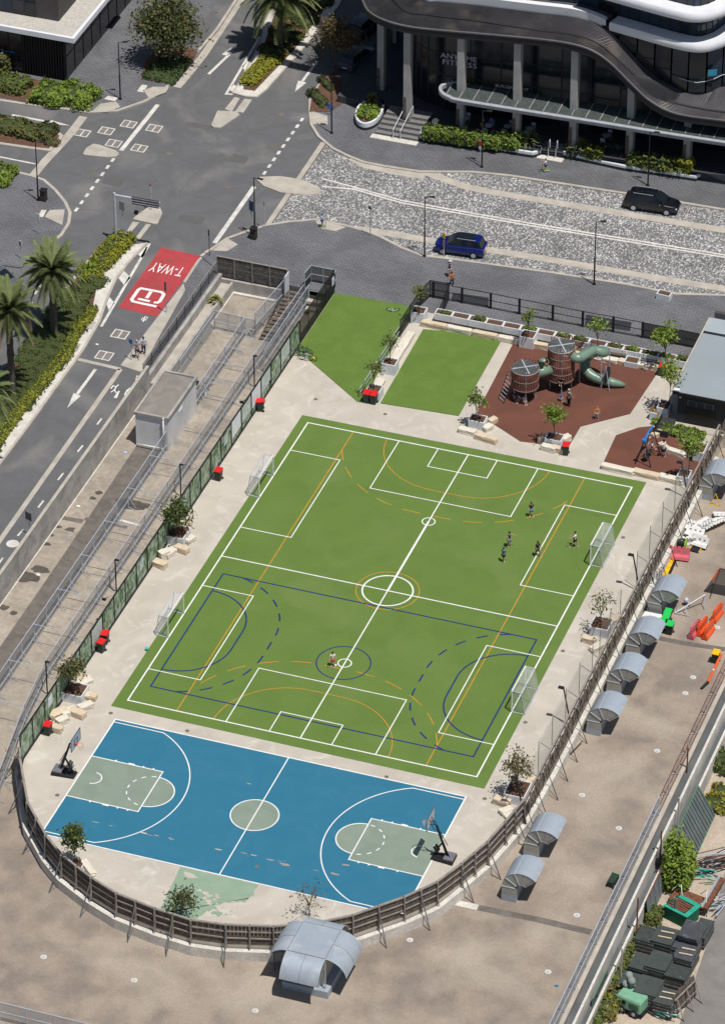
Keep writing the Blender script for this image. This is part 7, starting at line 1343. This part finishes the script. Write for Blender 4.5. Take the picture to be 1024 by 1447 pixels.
A_, B_ = Vector((*g(1018, 935, Z0), Z0+.7)), Vector((*g(1000, 966, Z0), Z0+.15)); o = thing('orange_beam', 'long orange plastic beam lying against the roof edge fence', 'beam', A_); b = B(A_); b.tube(A_, B_, .11, 6); b.out('beam', orangep, o); b = B(A_); b.tube(B_, B_+Vector((-.3, -.9, -.1)), .12, 6); b.out('end_block', blackm, o); b = B(A_); m_ = A_.lerp(B_, .6); b.ball(m_+Vector((0, 0, .1)), .1, 8, 5); b.out('tag', whitep, o)
x, y = g(922, 875, Z0+.3); o = thing('white_crate', 'white flat lid between two vents beside the green bins', 'box', (x, y, Z0)); b = B(); b.box((0, 0, .3), (1.5, .7, .6)); b.out('box', whitegloss, o, bevel=.03); b = B(); b.box((0, 0, .62), (1.56, .76, .06)); b.out('lid', whitegloss, o, bevel=.02)
o = thing('loose_poles', 'two dark poles crossed on the deck below the vents', 'poles', (*g(805, 1080, Z0), Z0)); q = (*g(805, 1080, Z0), Z0)
for a_, c_ in (((823, 1052), (783, 1090)), ((800, 1058), (782, 1092))): b = B(q); b.tube((*g(*a_, Z0), Z0+.35), (*g(*c_, Z0), Z0+.05), .035, 5); b.out('pole', blackm, o)
# ================================================================ STORAGE YARD
ZY = -4.2
pm = [mat('formwork_%d' % i, c, .75, c2=c2, sc=1.2, dist=1, fine=.12, c3=c3, sc3=.8, lo3=.6, hi3=.7) for i, (c, c2, c3) in enumerate([((.045, .055, .052), (.06, .07, .065), (.05, .06, .055)), ((.07, .075, .085), (.05, .052, .06), (.26, .26, .28)), ((.05, .06, .055), (.035, .04, .04), (.30, .31, .32))])]
edge = mat('stack_edge', (.16, .16, .155), .8, c2=(.07, .07, .07), sc=6)
for i, (zx, zy, w_, d, n_, mi, lab) in enumerate([(563, 800, 1.35, 1.5, 5, 2, 'stack of dark panels with a white streak beside the weeds'), (668, 805, 1.5, 1.7, 6, 0, 'stack of dark panels in the rear row next to the streaked one'), (830, 770, 1.4, 1.8, 9, 1, 'tallest stack of bluish panels against the green skip'), (528, 960, 1.4, 1.6, 4, 0, 'low stack of black panels in the second row by the weeds'), (635, 955, 1.5, 1.8, 6, 0, 'middle stack of black panels in the second row'),
        (792, 905, 1.4, 1.6, 6, 1, 'stack of dark panels with pale battens on the outer side'), (742, 1020, 1.5, 1.3, 5, 2, 'stack of panels covered in pale smears'), (470, 1075, 1.5, 1.7, 4, 0, 'low stack of panels right behind the generator'), (572, 1105, 1.6, 1.8, 8, 0, 'tall stack of greenish black panels before the timber frame'), (676, 1165, 1.3, 1.6, 7, 0, 'stack of black panels with yellow battens beside the timber frame'), (890, 760, 1.0, 2.0, 5, 0, 'narrow stack of panels behind the tallest one'), (768, 860, 1.4, .9, 5, 1, 'short stack of panels under the tallest one')]):
    px, py = 780+zx/4.197, 1130+zy/4.197; n_ += 2; d += .15; w_ += .1; h = n_*.16; x, y = g(px, py, ZY+h); o = thing('panel_stack', lab, 'panel stack', (x, y, ZY), -.06, 'stacks of formwork panels in the yard'); r = random.Random(i)
    for k in range(n_): b = B(); b.box((r.uniform(-.03, .03), r.uniform(-.04, .04), .09+.16*k), (w_, d, .11)); b.out('panel', pm[mi] if k == n_-1 else (edge if k % 2 else pm[0]), o)
    if i in (5, 9, 1): 
        for k in range(2): b = B(); b.box((.1, -.3+.6*k, h+.06), (1.0, .1, .06), .1); b.out('batten', sand1, o)
x, y = g(893, 1428, ZY); o = thing('generator', 'mint green trailer generator on wheels in the yard', 'generator', (x, y, ZY), -.25); mint = mat('mint_paint', (.20, .40, .26), .5, c2=(.16, .34, .23), sc=2, c3=(.25, .2, .12), sc3=2.5, lo3=.66, hi3=.74)
b = B(); b.box((0, 0, .95), (2.0, 1.3, .95)); b.out('housing', mint, o, bevel=.06); b = B(); b.box((0, 0, 1.45), (1.9, 1.2, .08)); b.out('roof_panel', mint, o, bevel=.03); b = B(); b.box((.45, -.66, .95), (.75, .03, .5)); b.out('grille', plain('grille_green', (.05, .12, .08)), o); b = B(); b.box((-.35, -.66, 1.05), (.3, .03, .35)); b.out('control_panel', blackm, o)
for s in (-.5, .5):
    b = B(); b.tube((s, -.72, .34), (s, -.55, .34), .33, 14); wh = b.out('wheel', blackm, o); b = B(); b.tube((s, -.74, .34), (s, -.7, .34), .15, 10); b.out('rim', steel, wh)
b = B(); b.box((0, 0, .42), (2.3, 1.1, .12)); b.out('chassis', blackm, o); 
for k, (dx, dy, dz) in enumerate([(-.95, .6, 1.9), (-.6, .8, 1.9), (-.9, .9, 2.5), (-.5, .6, 2.4)]): b = B(); b.ball((dx, dy, dz-.3), .3, 10, 7); b.tube((dx, dy, dz-.3), (dx+.25, dy-.2, dz-.3), .22, 10); b.out('floodlamp', plain('lamp_grey', (.25, .28, .26)) if 'lamp_grey' not in bpy.data.materials else bpy.data.materials['lamp_grey'], o, smooth=True)
b = B(); b.tube((-.75, .75, 1.4), (-.75, .75, 2.4), .05, 6); b.out('lamp_mast', steel, o)
teal = mat('skip_green', (.03, .36, .24), .6, c2=(.02, .28, .19), sc=2); x, y = g(962, 1298, ZY); o = thing('skip_bin', 'green skip loaded with rusty planks and upright boards', 'skip', (x, y, ZY), -.35); o.scale = (.78, .78, .95)
for c_, d_ in (((0, -.9, .6), (2.6, .08, 1.2)), ((0, .9, .6), (2.6, .08, 1.2)), ((-1.3, 0, .6), (.08, 1.9, 1.2)), ((1.3, 0, .6), (.08, 1.9, 1.2)), ((0, 0, .1), (2.6, 1.8, .1))): b = B(); b.box(c_, d_); b.out('side_plate', plain('skip_dark', (.012, .13, .075)) if 'skip_dark' not in bpy.data.materials else bpy.data.materials['skip_dark'], o)
for c_, d_ in (((0, -.9, 1.22), (2.75, .3, .06)), ((1.15, .1, 1.22), (.5, 2.2, .07)), ((0, 1.0, 1.25), (1.9, .5, .06))): b = B(); b.box(c_, d_); b.out('rim_plate', teal, o)
for k in range(5): b = B(); b.box((-.25+.05*k, -.5+.25*k, 1.12+.03*k), (1.9, .2, .12), .1*R.uniform(-1, 1)); b.out('plank', rust, o)
for dx in (-.35, -.1): b = B(); b.box((dx, -.75, 1.7), (.2, .08, 1.3), .3); b.out('upright_board', timber2, o)
x, y = g(974, 1272, ZY+.4); o = thing('rusty_sheet', 'rusty brown steel sheet lying beyond the skip', 'sheet', (x, y, ZY+.3)); b = B(); b.box((0, 0, .1), (2.8, 1.5, .12), -.2); b.out('sheet', rust, o); b = B(); b.box((0, 0, -.1), (2.2, 1.1, .3), -.2); b.out('support', timber2, o); b = B(); b.path([(-1.5, .5, .2), (-.9, .7, 1.0), (-.4, -.5, .4)], .03, 4); b.path([(.6, .8, .2), (1.2, .3, 1.2), (1.4, -.6, .4)], .03, 4); b.out('bent_tube', whitep, o)
A_, B_ = Vector((*g(996, 1286, ZY+.7), ZY+.7)), Vector((*g(1021, 1243, ZY+.9), ZY+.9)); o = thing('steel_beam', 'long rusty steel beam with a grey flange pointing away from the skip', 'beam', A_); d_ = (B_-A_).normalized(); b = B(A_); b.tube(A_, B_, .22, 4); b.out('web', rust, o); b = B(A_); b.tube(A_+Vector((-.28, 0, .12)), B_+Vector((-.28, 0, .12)), .12, 4); b.out('flange', greys, o)
for nm, lab, cx0, cy0, m_list, n_, L_, rz_ in [('pipe_heap', 'heap of dark steel props and pipes at the right edge of the yard', 1010, 1222, [blackm, steel, darkm, rust], 22, 2.9, .75), ('green_frames', 'tangle of green and grey scaffold frames behind the skip', 996, 1240, [teal, steel, teal], 14, 1.6, .2), ('prop_heap', 'tangle of grey green steel props beside the long beam', 1008, 1285, [steel, plain('prop_green', (.05, .16, .12)), steel], 16, 2.2, 1.2), ('tube_frames', 'pale tube frames piled beside the generator', 934, 1432, [whitep, steel, teal], 16, 1.7, -.4)]:
    x, y = g(cx0, cy0, ZY); o = thing(nm, lab, 'scrap heap', (x, y, ZY)); r = random.Random(cx0)
    for k in range(n_): a = rz_+r.gauss(0, .28); c_ = Vector((r.uniform(-.8, .8), r.uniform(-.7, .7), .1+.6*k/n_)); e = Vector((cos(a), sin(a), r.uniform(-.06, .08)))*L_*.5*r.uniform(.6, 1.1); b = B(); b.tube(c_-e, c_+e, r.uniform(.03, .06), 5); b.out('pipe', m_list[k % len(m_list)], o)
A_, B_ = Vector(g(951, 1437, ZY)), Vector(g(981, 1407, ZY)); x, y = A_; o = thing('leaning_hoarding', 'weathered timber hoarding standing at the end of the panel stacks', 'hoarding', (x, y, ZY)); q = (x, y, ZY); an = atan2((B_-A_).y, (B_-A_).x)
for k in range(9): c_ = A_.lerp(B_, (k+.5)/9); b = B(q); b.box((c_.x, c_.y, ZY+.95+R.uniform(-.12, .12)), ((B_-A_).length/9-.02, .06, 1.8), an, (-.14, R.uniform(-.06, .06), 0)); b.out('board', timber, o)
for zz in (.45, 1.55): b = B(q); c_ = A_.lerp(B_, .5); b.box((c_.x+.08, c_.y-.08, ZY+zz), ((B_-A_).length, .09, .12), an); b.out('rail', timber2, o)
for t in (.1, .55, .95): c_ = A_.lerp(B_, t); b = B(q); b.tube((c_.x+.1, c_.y-.1, ZY+1.5), (c_.x+.8, c_.y-.5, ZY+.02), .05, 5); b.out('prop', timber2, o)
sheetm = mat('grey_sheet', (.20, .225, .24), .6, c2=(.15, .17, .185), sc=1.2)
o = thing('sheet_fence', 'row of grey metal sheets closing the yard beside the bright bush', 'fence', (*g(925, 1300, ZY), ZY)); q = (*g(925, 1300, ZY), ZY); A_, B_ = Vector(g(916, 1305, ZY)), Vector(g(938, 1258, ZY))
for k in range(4): a_, c_ = A_.lerp(B_, k/4+.01), A_.lerp(B_, (k+1)/4-.01); b = B(q); b.quad((*a_, ZY), (*c_, ZY), (*(c_+Vector((-.25, 0))), ZY+2.0), (*(a_+Vector((-.25, 0))), ZY+2.0)); b.out('metal_sheet', sheetm, o)
b = B(q); b.tube((*(A_+Vector((-.25, 0))), ZY+2.02), (*(B_+Vector((-.25, 0))), ZY+2.02), .06, 5); b.out('top_pipe', rust, o)
for i, (px, py, h_, m_) in enumerate([(899, 1320, 3.4, rust), (932, 1225, 3.4, rust), (957, 1172, 3.0, kerbm), (969, 1110, 3.6, rust), (877, 1380, 2.6, kerbm)]): x, y = g(px, py, ZY+1); o = B((x, y, ZY)).tube((x, y, ZY), (x, y, ZY+h_+1), .07, 6).out('yard_post', m_); o.location = (x, y, ZY); tag(o, ['rusty post behind the low weeds by the outer wall', 'rusty post behind the bright bush', 'pale post above the bright bush', 'tall rusty post near the top of the yard mesh', 'pale post lowest along the outer wall'][i], 'post')
grn = plain('frame_green', (.10, .22, .13)); o = thing('yard_mesh_fence', 'large grey mesh panel fence with green pipe frame above the bright bush', 'fence', (*g(960, 1190, ZY), ZY)); q = (*g(960, 1190, ZY), ZY)
A_, B_ = g3(953, 1182, -2.4), g3(986, 1110, -2.4); P4 = [A_, B_, g3(1010, 1152, ZY), g3(976, 1226, ZY)]
for k in range(5): a_, c_, e_, f2 = A_.lerp(B_, k/5+.005), A_.lerp(B_, (k+1)/5-.005), P4[3].lerp(P4[2], (k+1)/5-.005), P4[3].lerp(P4[3], 0).lerp(P4[2], k/5+.005); b = B(q); b.quad(a_, c_, e_, f2); b.out('mesh_panel', bpy.data.materials.get('yard_mesh') or netmat('yard_mesh', (.12, .145, .15), .8), o)
b = B(q); b.path([A_, B_], .05, 5); b.out('frame_rail', grn, o); b = B(q); b.path([P4[3], P4[2]], .04, 5); b.out('frame_rail', grn, o)
for k in range(6): b = B(q); b.tube(A_.lerp(B_, k/5), P4[3].lerp(P4[2], k/5), .03, 4); b.out('frame_bar', grn, o)
for k in range(14): b = B(q); b.tube(A_.lerp(B_, (k+.5)/14)+Vector((0, 0, .02)), P4[3].lerp(P4[2], (k+.5)/14)+Vector((0, 0, .02)), .035, 4); b.out('batten', darkm, o)
o = thing('lower_mesh_fence', 'green framed mesh fence at the foot of the yard wall by the generator', 'fence', (*g(850, 1420, ZY), ZY)); q = (*g(850, 1420, ZY), ZY); A_, B_ = Vector(g(836, 1440, ZY)), Vector(g(858, 1395, ZY))
for k in range(3): a_, c_ = A_.lerp(B_, k/3), A_.lerp(B_, (k+1)/3); b = B(q); b.quad((*a_, ZY), (*c_, ZY), (*c_, ZY+1.8), (*a_, ZY+1.8)); b.out('mesh_panel', bpy.data.materials['yard_mesh'], o); b = B(q); b.tube((*a_, ZY), (*a_, ZY+1.9), .04, 5); b.out('post', grn, o)
b = B(q); b.tube((*A_, ZY+1.85), (*B_, ZY+1.85), .04, 5); b.out('top_rail', grn, o)
# small litter and fittings that the photograph shows here and there
lit = [(487, 505, 'blue', 'crumpled blue bag on the fence side of the strip'), ]
for i, (px, py, z, r_, m_, lab) in enumerate([(177, 640, Z0, .12, 'paleblue', 'pale blue scrap lying on the strip before the plant room'), (110.5, 716, Z0, .12, 'white', 'white scrap on the strip beside the tar patch'), (54, 813, Z0, .13, 'white', 'white scrap in the dark puddle stain'), (858, 940, Z0, .12, 'paleblue', 'pale blue scrap beneath the torn cloth fence'), (137, 487, ZR, .1, 'white', 'white scrap on the bus lane beside the pit lids'), (786, 1394, Z0, .1, 'teal', 'teal scrap on the deck near the edge fence'), (905, 842, Z0, .14, 'orange', 'orange scrap by the fence struts above the bins'), (913, 836, Z0, .16, 'yellow', 'yellow lamp lying at the end of the cable ramp'), (886, 866, Z0+.5, .22, 'white', 'white sack hanging at the fence foot above the first vent'), (866, 918, Z0, .2, 'white', 'small white sack on the ground below the torn fence')]):
    x, y = g(px, py, z); b = B((x, y, z)); r = random.Random(i); b.ball((x, y, z+r_*.4), r_*1.3, 7, 5, (1.3, .9, .5)); o = b.out('litter', cloth[m_]); o.location = (x, y, z); tag(o, lab, 'litter')
x, y = g(284, 558, Z0); o = thing('rubble_pile', 'pile of pale scaffold offcuts beside the plant room', 'scrap heap', (x, y, Z0)); r = random.Random(4)
for k in range(16): a = r.uniform(0, 6.28); c_ = Vector((r.uniform(-.4, .4), r.uniform(-1.2, 1.4), .08+.35*k/16)); e = Vector((cos(a), sin(a), r.uniform(-.3, .3)))*r.uniform(.25, .6); b = B(); b.tube(c_-e, c_+e, .03, 4); b.out('offcut', [steel, whitep, timber2][k % 3], o)
x, y = g(275, 548, Z0); o = thing('wall_unit', 'small black unit standing at the back of the plant room', 'unit', (x, y, Z0)); b = B(); b.box((.1, 0, .3), (.45, .4, .6)); b.out('case', blackm, o, bevel=.03); b = B(); b.box((.1, 0, .62), (.5, .45, .05)); b.out('lid', darkm, o)
for i, (px, py, lab) in enumerate([(386, 540, 'dark bracket fixed on the mural fence near the white banners'), (346, 569, 'dark bracket fixed on the mural fence above the first red bin'), (152, 848, 'dark bracket on the walkway fence foot before the pair of bins')]):
    x, y = g(px, py, .9); o = thing('fence_bracket', lab, 'bracket', (x-.3, y, .9)); b = B(); b.box((0, 0, 0), (.3, .2, .15)); b.out('plate', blackm, o); b = B(); b.tube((0, 0, 0), (.3, .1, .25), .03, 4); b.out('arm', blackm, o)
o = thing('hose_coil', 'grey coiled hose and cables gathered on the torn fence above the cable ramp', 'hose', (33.1, 31.5, 0)); R.seed(8)
for k in range(5): b = B((33.1, 31.5, 0)); b.path([(33.05+.1*k, 31.5+.35*k+.35*cos(t), -.4+.45*sin(t)) for t in [2*pi*i/12 for i in range(13)]], .035, 4); b.out('loop', greys, o)
b = B((33.1, 31.5, 0)); b.sweep(spline([(33.1, 31.8, -.2), (33.3, 31, -.9), (33.6, 30.2, -1.45), (34.2, 29.6, -1.52)], 5), .05, 5); b.out('hose', whitep, o)
# ================================================================ PEOPLE
def skinmesh(J, E, rad, m, name, sub=1):
    """one skin surface grown over the joints J (name: point), edges E, radii rad"""
    ks = list(J); me = bpy.data.meshes.new(name); me.from_pydata([J[k] for k in ks], [(ks.index(a), ks.index(b)) for a, b in E], [])
    o = bpy.data.objects.new(name, me); C.objects.link(o); md = o.modifiers.new('skin', 'SKIN'); md.use_smooth_shade = True
    for i, k in enumerate(ks): r = rad[k]; me.skin_vertices[0].data[i].radius = r if isinstance(r, tuple) else (r, r); me.skin_vertices[0].data[i].use_root = (i == 0)
    o.modifiers.new('sub', 'SUBSURF').levels = sub
    dg = bpy.context.evaluated_depsgraph_get(); out = bpy.data.meshes.new_from_object(o.evaluated_get(dg)); bpy.data.objects.remove(o); out.materials.clear(); out.materials.append(m); return out
def person(label, x, y, z=0.02, rz=0, H=1.4, shirt='white', shorts='black', skin=skinm, hair=hairm, step=0.0, arms=(.2, .2), bend=0.0, sit=False, shoe='white', sleeve=True, cap=None, long_=False, group=None, legx=0):
    """faces local -y; step = stride, arms = forward swing of each arm in radians (left, right)"""
    o = thing('person', label, 'person', (x, y, z), rz, group); s = H
    hip = Vector((0, 0, .50*s)) if not sit else Vector((0, .05*s, .20*s)); bd = Matrix.Rotation(bend, 3, 'X')
    up = lambda v: hip+bd @ Vector(v)
    J = dict(hip=hip, waist=up((0, 0, .12*s)), chest=up((0, 0, .24*s)), neck=up((0, -.005*s, .335*s)), chin=up((0, -.01*s, .37*s)), head=up((0, -.015*s, .43*s)), crown=up((0, 0, .475*s)))
    E = [('hip', 'waist'), ('waist', 'chest'), ('chest', 'neck'), ('neck', 'chin'), ('chin', 'head'), ('head', 'crown')]
    rad = dict(hip=(.085*s, .06*s), waist=(.075*s, .05*s), chest=(.095*s, .058*s), neck=.030*s, chin=.042*s, head=(.05*s, .058*s), crown=(.036*s, .042*s))
    hands = []
    for k, sg in (('l', 1), ('r', -1)):
        an = arms[0 if sg > 0 else 1]; sh = up((sg*.115*s, 0, .305*s)); dr = bd @ Vector((sg*.22, -sin(an), -cos(an))).normalized(); el = sh+dr*.165*s; d2 = (bd @ Vector((sg*.08, -sin(an+.45), -cos(an+.45)))).normalized(); wr = el+d2*.145*s; pa = wr+d2*.04*s
        J.update({'sh'+k: sh, 'el'+k: el, 'wr'+k: wr, 'pa'+k: pa}); E += [('chest', 'sh'+k), ('sh'+k, 'el'+k), ('el'+k, 'wr'+k), ('wr'+k, 'pa'+k)]; rad.update({'sh'+k: .036*s, 'el'+k: .027*s, 'wr'+k: .018*s, 'pa'+k: (.024*s, .014*s)}); hands.append((pa, d2, sg))
        st = step*(1 if sg > 0 else -1)
        if sit: kn = hip+Vector((sg*.07*s, -.2*s, .10*s)); fo = Vector((kn.x, kn.y-.06*s, .05*s)); toe = fo+Vector((0, -.11*s, -.02*s))
        else: kn = Vector((sg*.055*s+legx*sg, -st*.5-.015*s, .275*s)); fo = Vector((sg*.06*s+legx*1.6*sg, -st, .045*s)); toe = fo+Vector((0, -.10*s, -.02*s))
        J.update({'th'+k: hip+Vector((sg*.055*s, 0, -.03*s)), 'kn'+k: kn, 'an'+k: fo, 'to'+k: toe}); E += [('hip', 'th'+k), ('th'+k, 'kn'+k), ('kn'+k, 'an'+k), ('an'+k, 'to'+k)]; rad.update({'th'+k: .06*s, 'kn'+k: .04*s, 'an'+k: .026*s, 'to'+k: (.024*s, .02*s)})
    me = skinmesh(J, E, rad, skin, 'body')
    bm = bmesh.new(); bm.from_mesh(me); bb = B()          # nose, ears, fingers and thumbs join the body surface
    hd = J['head']; bb.ball(hd+bd @ Vector((0, -.058*s, -.008*s)), .012*s, 6, 4); [bb.ball(hd+bd @ Vector((e*.05*s, 0, -.005*s)), .012*s, 6, 4, (.5, 1, 1.2)) for e in (-1, 1)]
    for pa, d2, sg in hands:
        side = Vector((0, 1, 0)) if abs(d2.y) < .8 else Vector((1, 0, 0)); side = (side-d2*side.dot(d2)).normalized(); inw = d2.cross(side)*-sg
        for f_, l in zip((-1.5, -.5, .5, 1.5), (.045, .052, .05, .038)): r0 = pa+side*f_*.010*s; m1 = r0+d2*l*.55*s; bb.sweep([r0, m1, m1+(d2*.8+inw*.5)*l*.5*s], [.0065*s, .006*s, .0045*s], 5)
        r0 = pa-d2*.02*s-side*.018*s; bb.sweep([r0, r0-side*.02*s+d2*.015*s, r0-side*.024*s+d2*.038*s], [.008*s, .007*s, .005*s], 5)
    m2 = bb.mesh('tmp', skin); bm.from_mesh(m2); bm.to_mesh(me); bm.free(); me.shade_smooth(); share('body', me, o)
    G = lambda r, k=1.18: tuple(q*k for q in r) if isinstance(r, tuple) else r*k
    def part(nm, keys, m, k=1.18, cut={}):
        Jq = {a: J[a] for a in keys}; Jq.update(cut); Eq = [(a, b_) for a, b_ in E if a in Jq and b_ in Jq]; rq = {a: G(rad.get(a, rad.get(a[:-1], .05*s)), k) for a in Jq}; return share(nm, skinmesh(Jq, Eq, rq, m, nm), o)
    sl_ = .75 if not sleeve else 1
    sh_ = {'el'+k: J['sh'+k].lerp(J['el'+k], .8 if sleeve else .15) for k in 'lr'}
    part('shirt', ['hip', 'waist', 'chest', 'shl', 'shr'], cloth[shirt], 1.16, sh_)
    cutk = {'kn'+k: J['th'+k].lerp(J['kn'+k], 1.0 if long_ else .8) for k in 'lr'}
    if long_: part('trousers', ['hip', 'thl', 'thr', 'knl', 'knr', 'anl', 'anr'], cloth[shorts], 1.2)
    else: part('shorts', ['hip', 'thl', 'thr'], cloth[shorts], 1.2, cutk)
    for k in 'lr': b = B(); b.ball((J['an'+k]+J['to'+k])/2-Vector((0, 0, .012*s)), .055*s, 8, 5, (.62, 1.25, .55)); b.out('shoe', cloth[shoe], o, smooth=True)
    b = B(); b.ball(hd+bd @ Vector((0, .014*s, .022*s)), .062*s, 10, 7, (.93, 1.0, .95)); b.out('hair', hair, o, smooth=True)
    for e in (-1, 1): b = B(); b.ball(hd+bd @ Vector((e*.02*s, -.055*s, .006*s)), .007*s, 6, 4); b.out('eye', blackm, o)
    b = B(); b.ball(hd+bd @ Vector((0, -.053*s, -.03*s)), .012*s, 6, 4, (1.4, .5, .4)); b.out('mouth', cloth['red'], o)
    if cap: b = B(); b.ball(hd+bd @ Vector((0, .005*s, .035*s)), .068*s, 10, 6, (1, 1.05, .8)); b.box(hd+bd @ Vector((0, -.085*s, .025*s)), (.08*s, .08*s, .01*s)); b.out('cap', cloth[cap], o, smooth=True)
    return o
GB = 'boys playing soccer on the turf'
P7 = lambda a, c: (640+a/3.938, 680+c/3.938)
for (px, py), kw in [((750, 730), dict(label='boy in black top walking inside the orange dashes, farthest back', shirt='black', shorts='teal', rz=.6, step=.12, H=1.4)), ((719, 773), dict(label='boy in a navy vest with one arm held out', shirt='navy', shorts='teal', rz=1.2, arms=(1.3, .1), sleeve=False, step=.08, H=1.5, shoe='lime')), ((711, 794), dict(label='boy in a bright blue shirt seen from behind', shirt='blue', shorts='black', rz=2.9, arms=(.3, .3), step=.1, H=1.4)),
        ((759, 786), dict(label='boy all in black stepping over the white box line', shirt='black', shorts='black', rz=1.0, step=.22, H=1.45, skin=skind)), ((812, 773), dict(label='boy in a white shirt lunging before the far goal', shirt='white', shorts='navy', rz=-1.3, step=.3, arms=(.9, .6), H=1.5)), ((470, 942), dict(label='boy in a white shirt standing in the navy centre circle', shirt='white', shorts='red', rz=.5, step=.12, H=1.4))]:
    x, y = g(px, py); person(x=x, y=y, group=GB, **kw)
x, y = g(470, 942); ballo('white soccer ball beside the boy in the navy circle', 474, 942, .02, .11, cloth['white'])
def pp(px, py, **k): x, y = g(px, py, k.get('z', .02)); person(x=x, y=y, **k)
pp(803, 574, label='man in a grey shirt standing below the taller tower', shirt='grey', shorts='black', H=1.75, rz=2.6, long_=True, hair=hairg, shoe='black'); person('child in white sitting on the edge of the taller tower beside the man', t2x+.35, t2y-.98, z=1.0, shirt='white', shorts='navy', H=1.05, sit=True, arms=(.8, .8))
pp(843, 592, label='small child with orange top and fair hair walking on the rubber', shirt='orange', shorts='grey', hair=hairb, H=1.25, rz=.4, step=.1, shoe='grey', long_=True); pp(924, 585, label='toddler squatting on the concrete near the planter', shirt='yellow', shorts='paleblue', H=1.0, sit=True, rz=2.2)
pp(734, 568, label='child in pale blue sitting in the shade beneath the shorter tower', shirt='paleblue', shorts='navy', H=1.2, sit=True, rz=-.6, bend=.3); pp(727, 563, label='child in navy crouching in the shade beneath the shorter tower', shirt='navy', shorts='blue', H=1.2, sit=True, rz=.8, bend=.3); pp(741, 570, label='child with pink and white clothes lying legs out beneath the tower', shirt='white', shorts='pink', H=1.2, sit=True, rz=.7)
pp(772, 517, label='child with bare shoulders sitting on top of the tunnel between the towers', shirt='black', shorts='black', sleeve=False, H=1.2, z=2.62, rz=-.4, sit=True); pp(792, 566, label='child in blue crouching at the foot of the taller tower', shirt='blue', shorts='teal', H=1.1, sit=True, rz=1.0)
pp(937, 646, label='man in a white shirt pushing the swing', shirt='white', shorts='navy', H=1.75, rz=-1.9, arms=(.7, .6), step=.15); pp(922, 634, label='toddler in white sitting in the basket swing', shirt='white', shorts='navy', H=.95, z=.5, sit=True, rz=1.5); pp(916, 626, label='child in white behind the blue swing beam', shirt='white', shorts='pink', H=1.2, rz=1.0)
pp(635, 391, label='woman in a white cap and navy dress on the plaza', shirt='navy', shorts='white', H=1.68, rz=2.2, step=.12, cap='white', sleeve=False, shoe='white'); pp(638, 403, label='child in black with an orange red top walking behind the woman in the cap', shirt='orange', shorts='black', H=1.4, rz=.9, step=.14, long_=True, skin=skind, hair=hairm)
pp(194, 505, label='man in a grey shirt walking on the footpath by the railing', shirt='grey', shorts='navy', H=1.78, rz=.5, step=.15, skin=skinm, hair=hairg, z=0); pp(203, 499, label='woman in a pale blue top beside the man on the footpath', shirt='paleblue', shorts='navy', H=1.68, rz=.6, step=.12, long_=True, z=0)
def scooter(label, px, py, col, rz):
    x, y = g(px, py, ZP); o = thing('kick_scooter', label, 'scooter', (x, y, ZP), rz); b = B(); b.box((0, 0, .1), (.13, .6, .03)); b.out('deck', col, o); b = B(); b.path([(0, -.3, .1), (0, -.36, .85)], .02, 5); b.tube((-.22, -.36, .85), (.22, -.36, .85), .018, 5); b.out('handlebar', blackm, o)
    for yy in (-.34, .32): b = B(); b.tube((-.02, yy, .07), (.02, yy, .07), .07, 10); b.out('wheel', col, o)
scooter('lime kick scooter ridden by the boy on the cobbled kerb', 455, 320, cloth['lime'], 1.5); pp(455, 319, label='boy in pale blue with a blue helmet riding a lime scooter', shirt='paleblue', shorts='blue', cap='blue', H=1.3, rz=1.5, z=.16, arms=(1.0, 1.0))
scooter('green kick scooter before the office planters', 771, 242, cloth['lime'], -1.2); pp(770.5, 241, label='child in a white shirt riding a green scooter before the office', shirt='white', shorts='navy', H=1.3, rz=-1.2, z=.16, arms=(1.0, 1.0))
for i, (px, py, c_, l) in enumerate([(683, 182, 'black', 'person in dark clothes seated under the glass awning'), (693, 181, 'blue', 'person in a bright blue top seated under the glass awning')]): pp(px, py, label=l, shirt=c_, shorts='black', H=1.7, sit=True, rz=.5-i, z=.95)
# cafe tables under the awning
def cafe(label, px, py):
    x, y = g(px, py, .78); o = thing('cafe_table', label, 'table', (x, y, .76)); b = B(); b.tube((0, 0, .7), (0, 0, .74), .38, 12); b.out('top', steel, o); b = B(); b.tube((0, 0, 0), (0, 0, .7), .035, 6); b.tube((0, 0, 0), (0, 0, .02), .25, 10); b.out('pedestal', blackm, o)
def chair_(label, x, y, rz):
    o = thing('cafe_chair', label, 'chair', (x, y, .76), rz, 'cafe chairs beneath the awning'); b = B(); b.box((0, 0, .45), (.42, .42, .03)); b.out('seat', steel, o); b = B(); b.box((0, .2, .7), (.42, .03, .3)); b.out('backrest', steel, o)
    for dx in (-.18, .18):
        for dy in (-.18, .18): b = B(); b.tube((dx, dy, 0), (dx, dy, .45), .015, 4); b.out('leg', steel, o)
for i, (px, py) in enumerate([(656, 176), (690, 186), (717, 187), (748, 190), (856, 200)]):
    w_ = ['first', 'second', 'third', 'fourth', 'fifth'][i]; cafe('%s round cafe table from the entrance steps' % w_, px, py); x, y = g(px, py, .78)
    chair_('grey cafe chair on the far side of the %s table' % w_, x+.1, y+.65, 0); chair_('grey cafe chair on the near side of the %s table' % w_, x-.1, y-.65, pi)
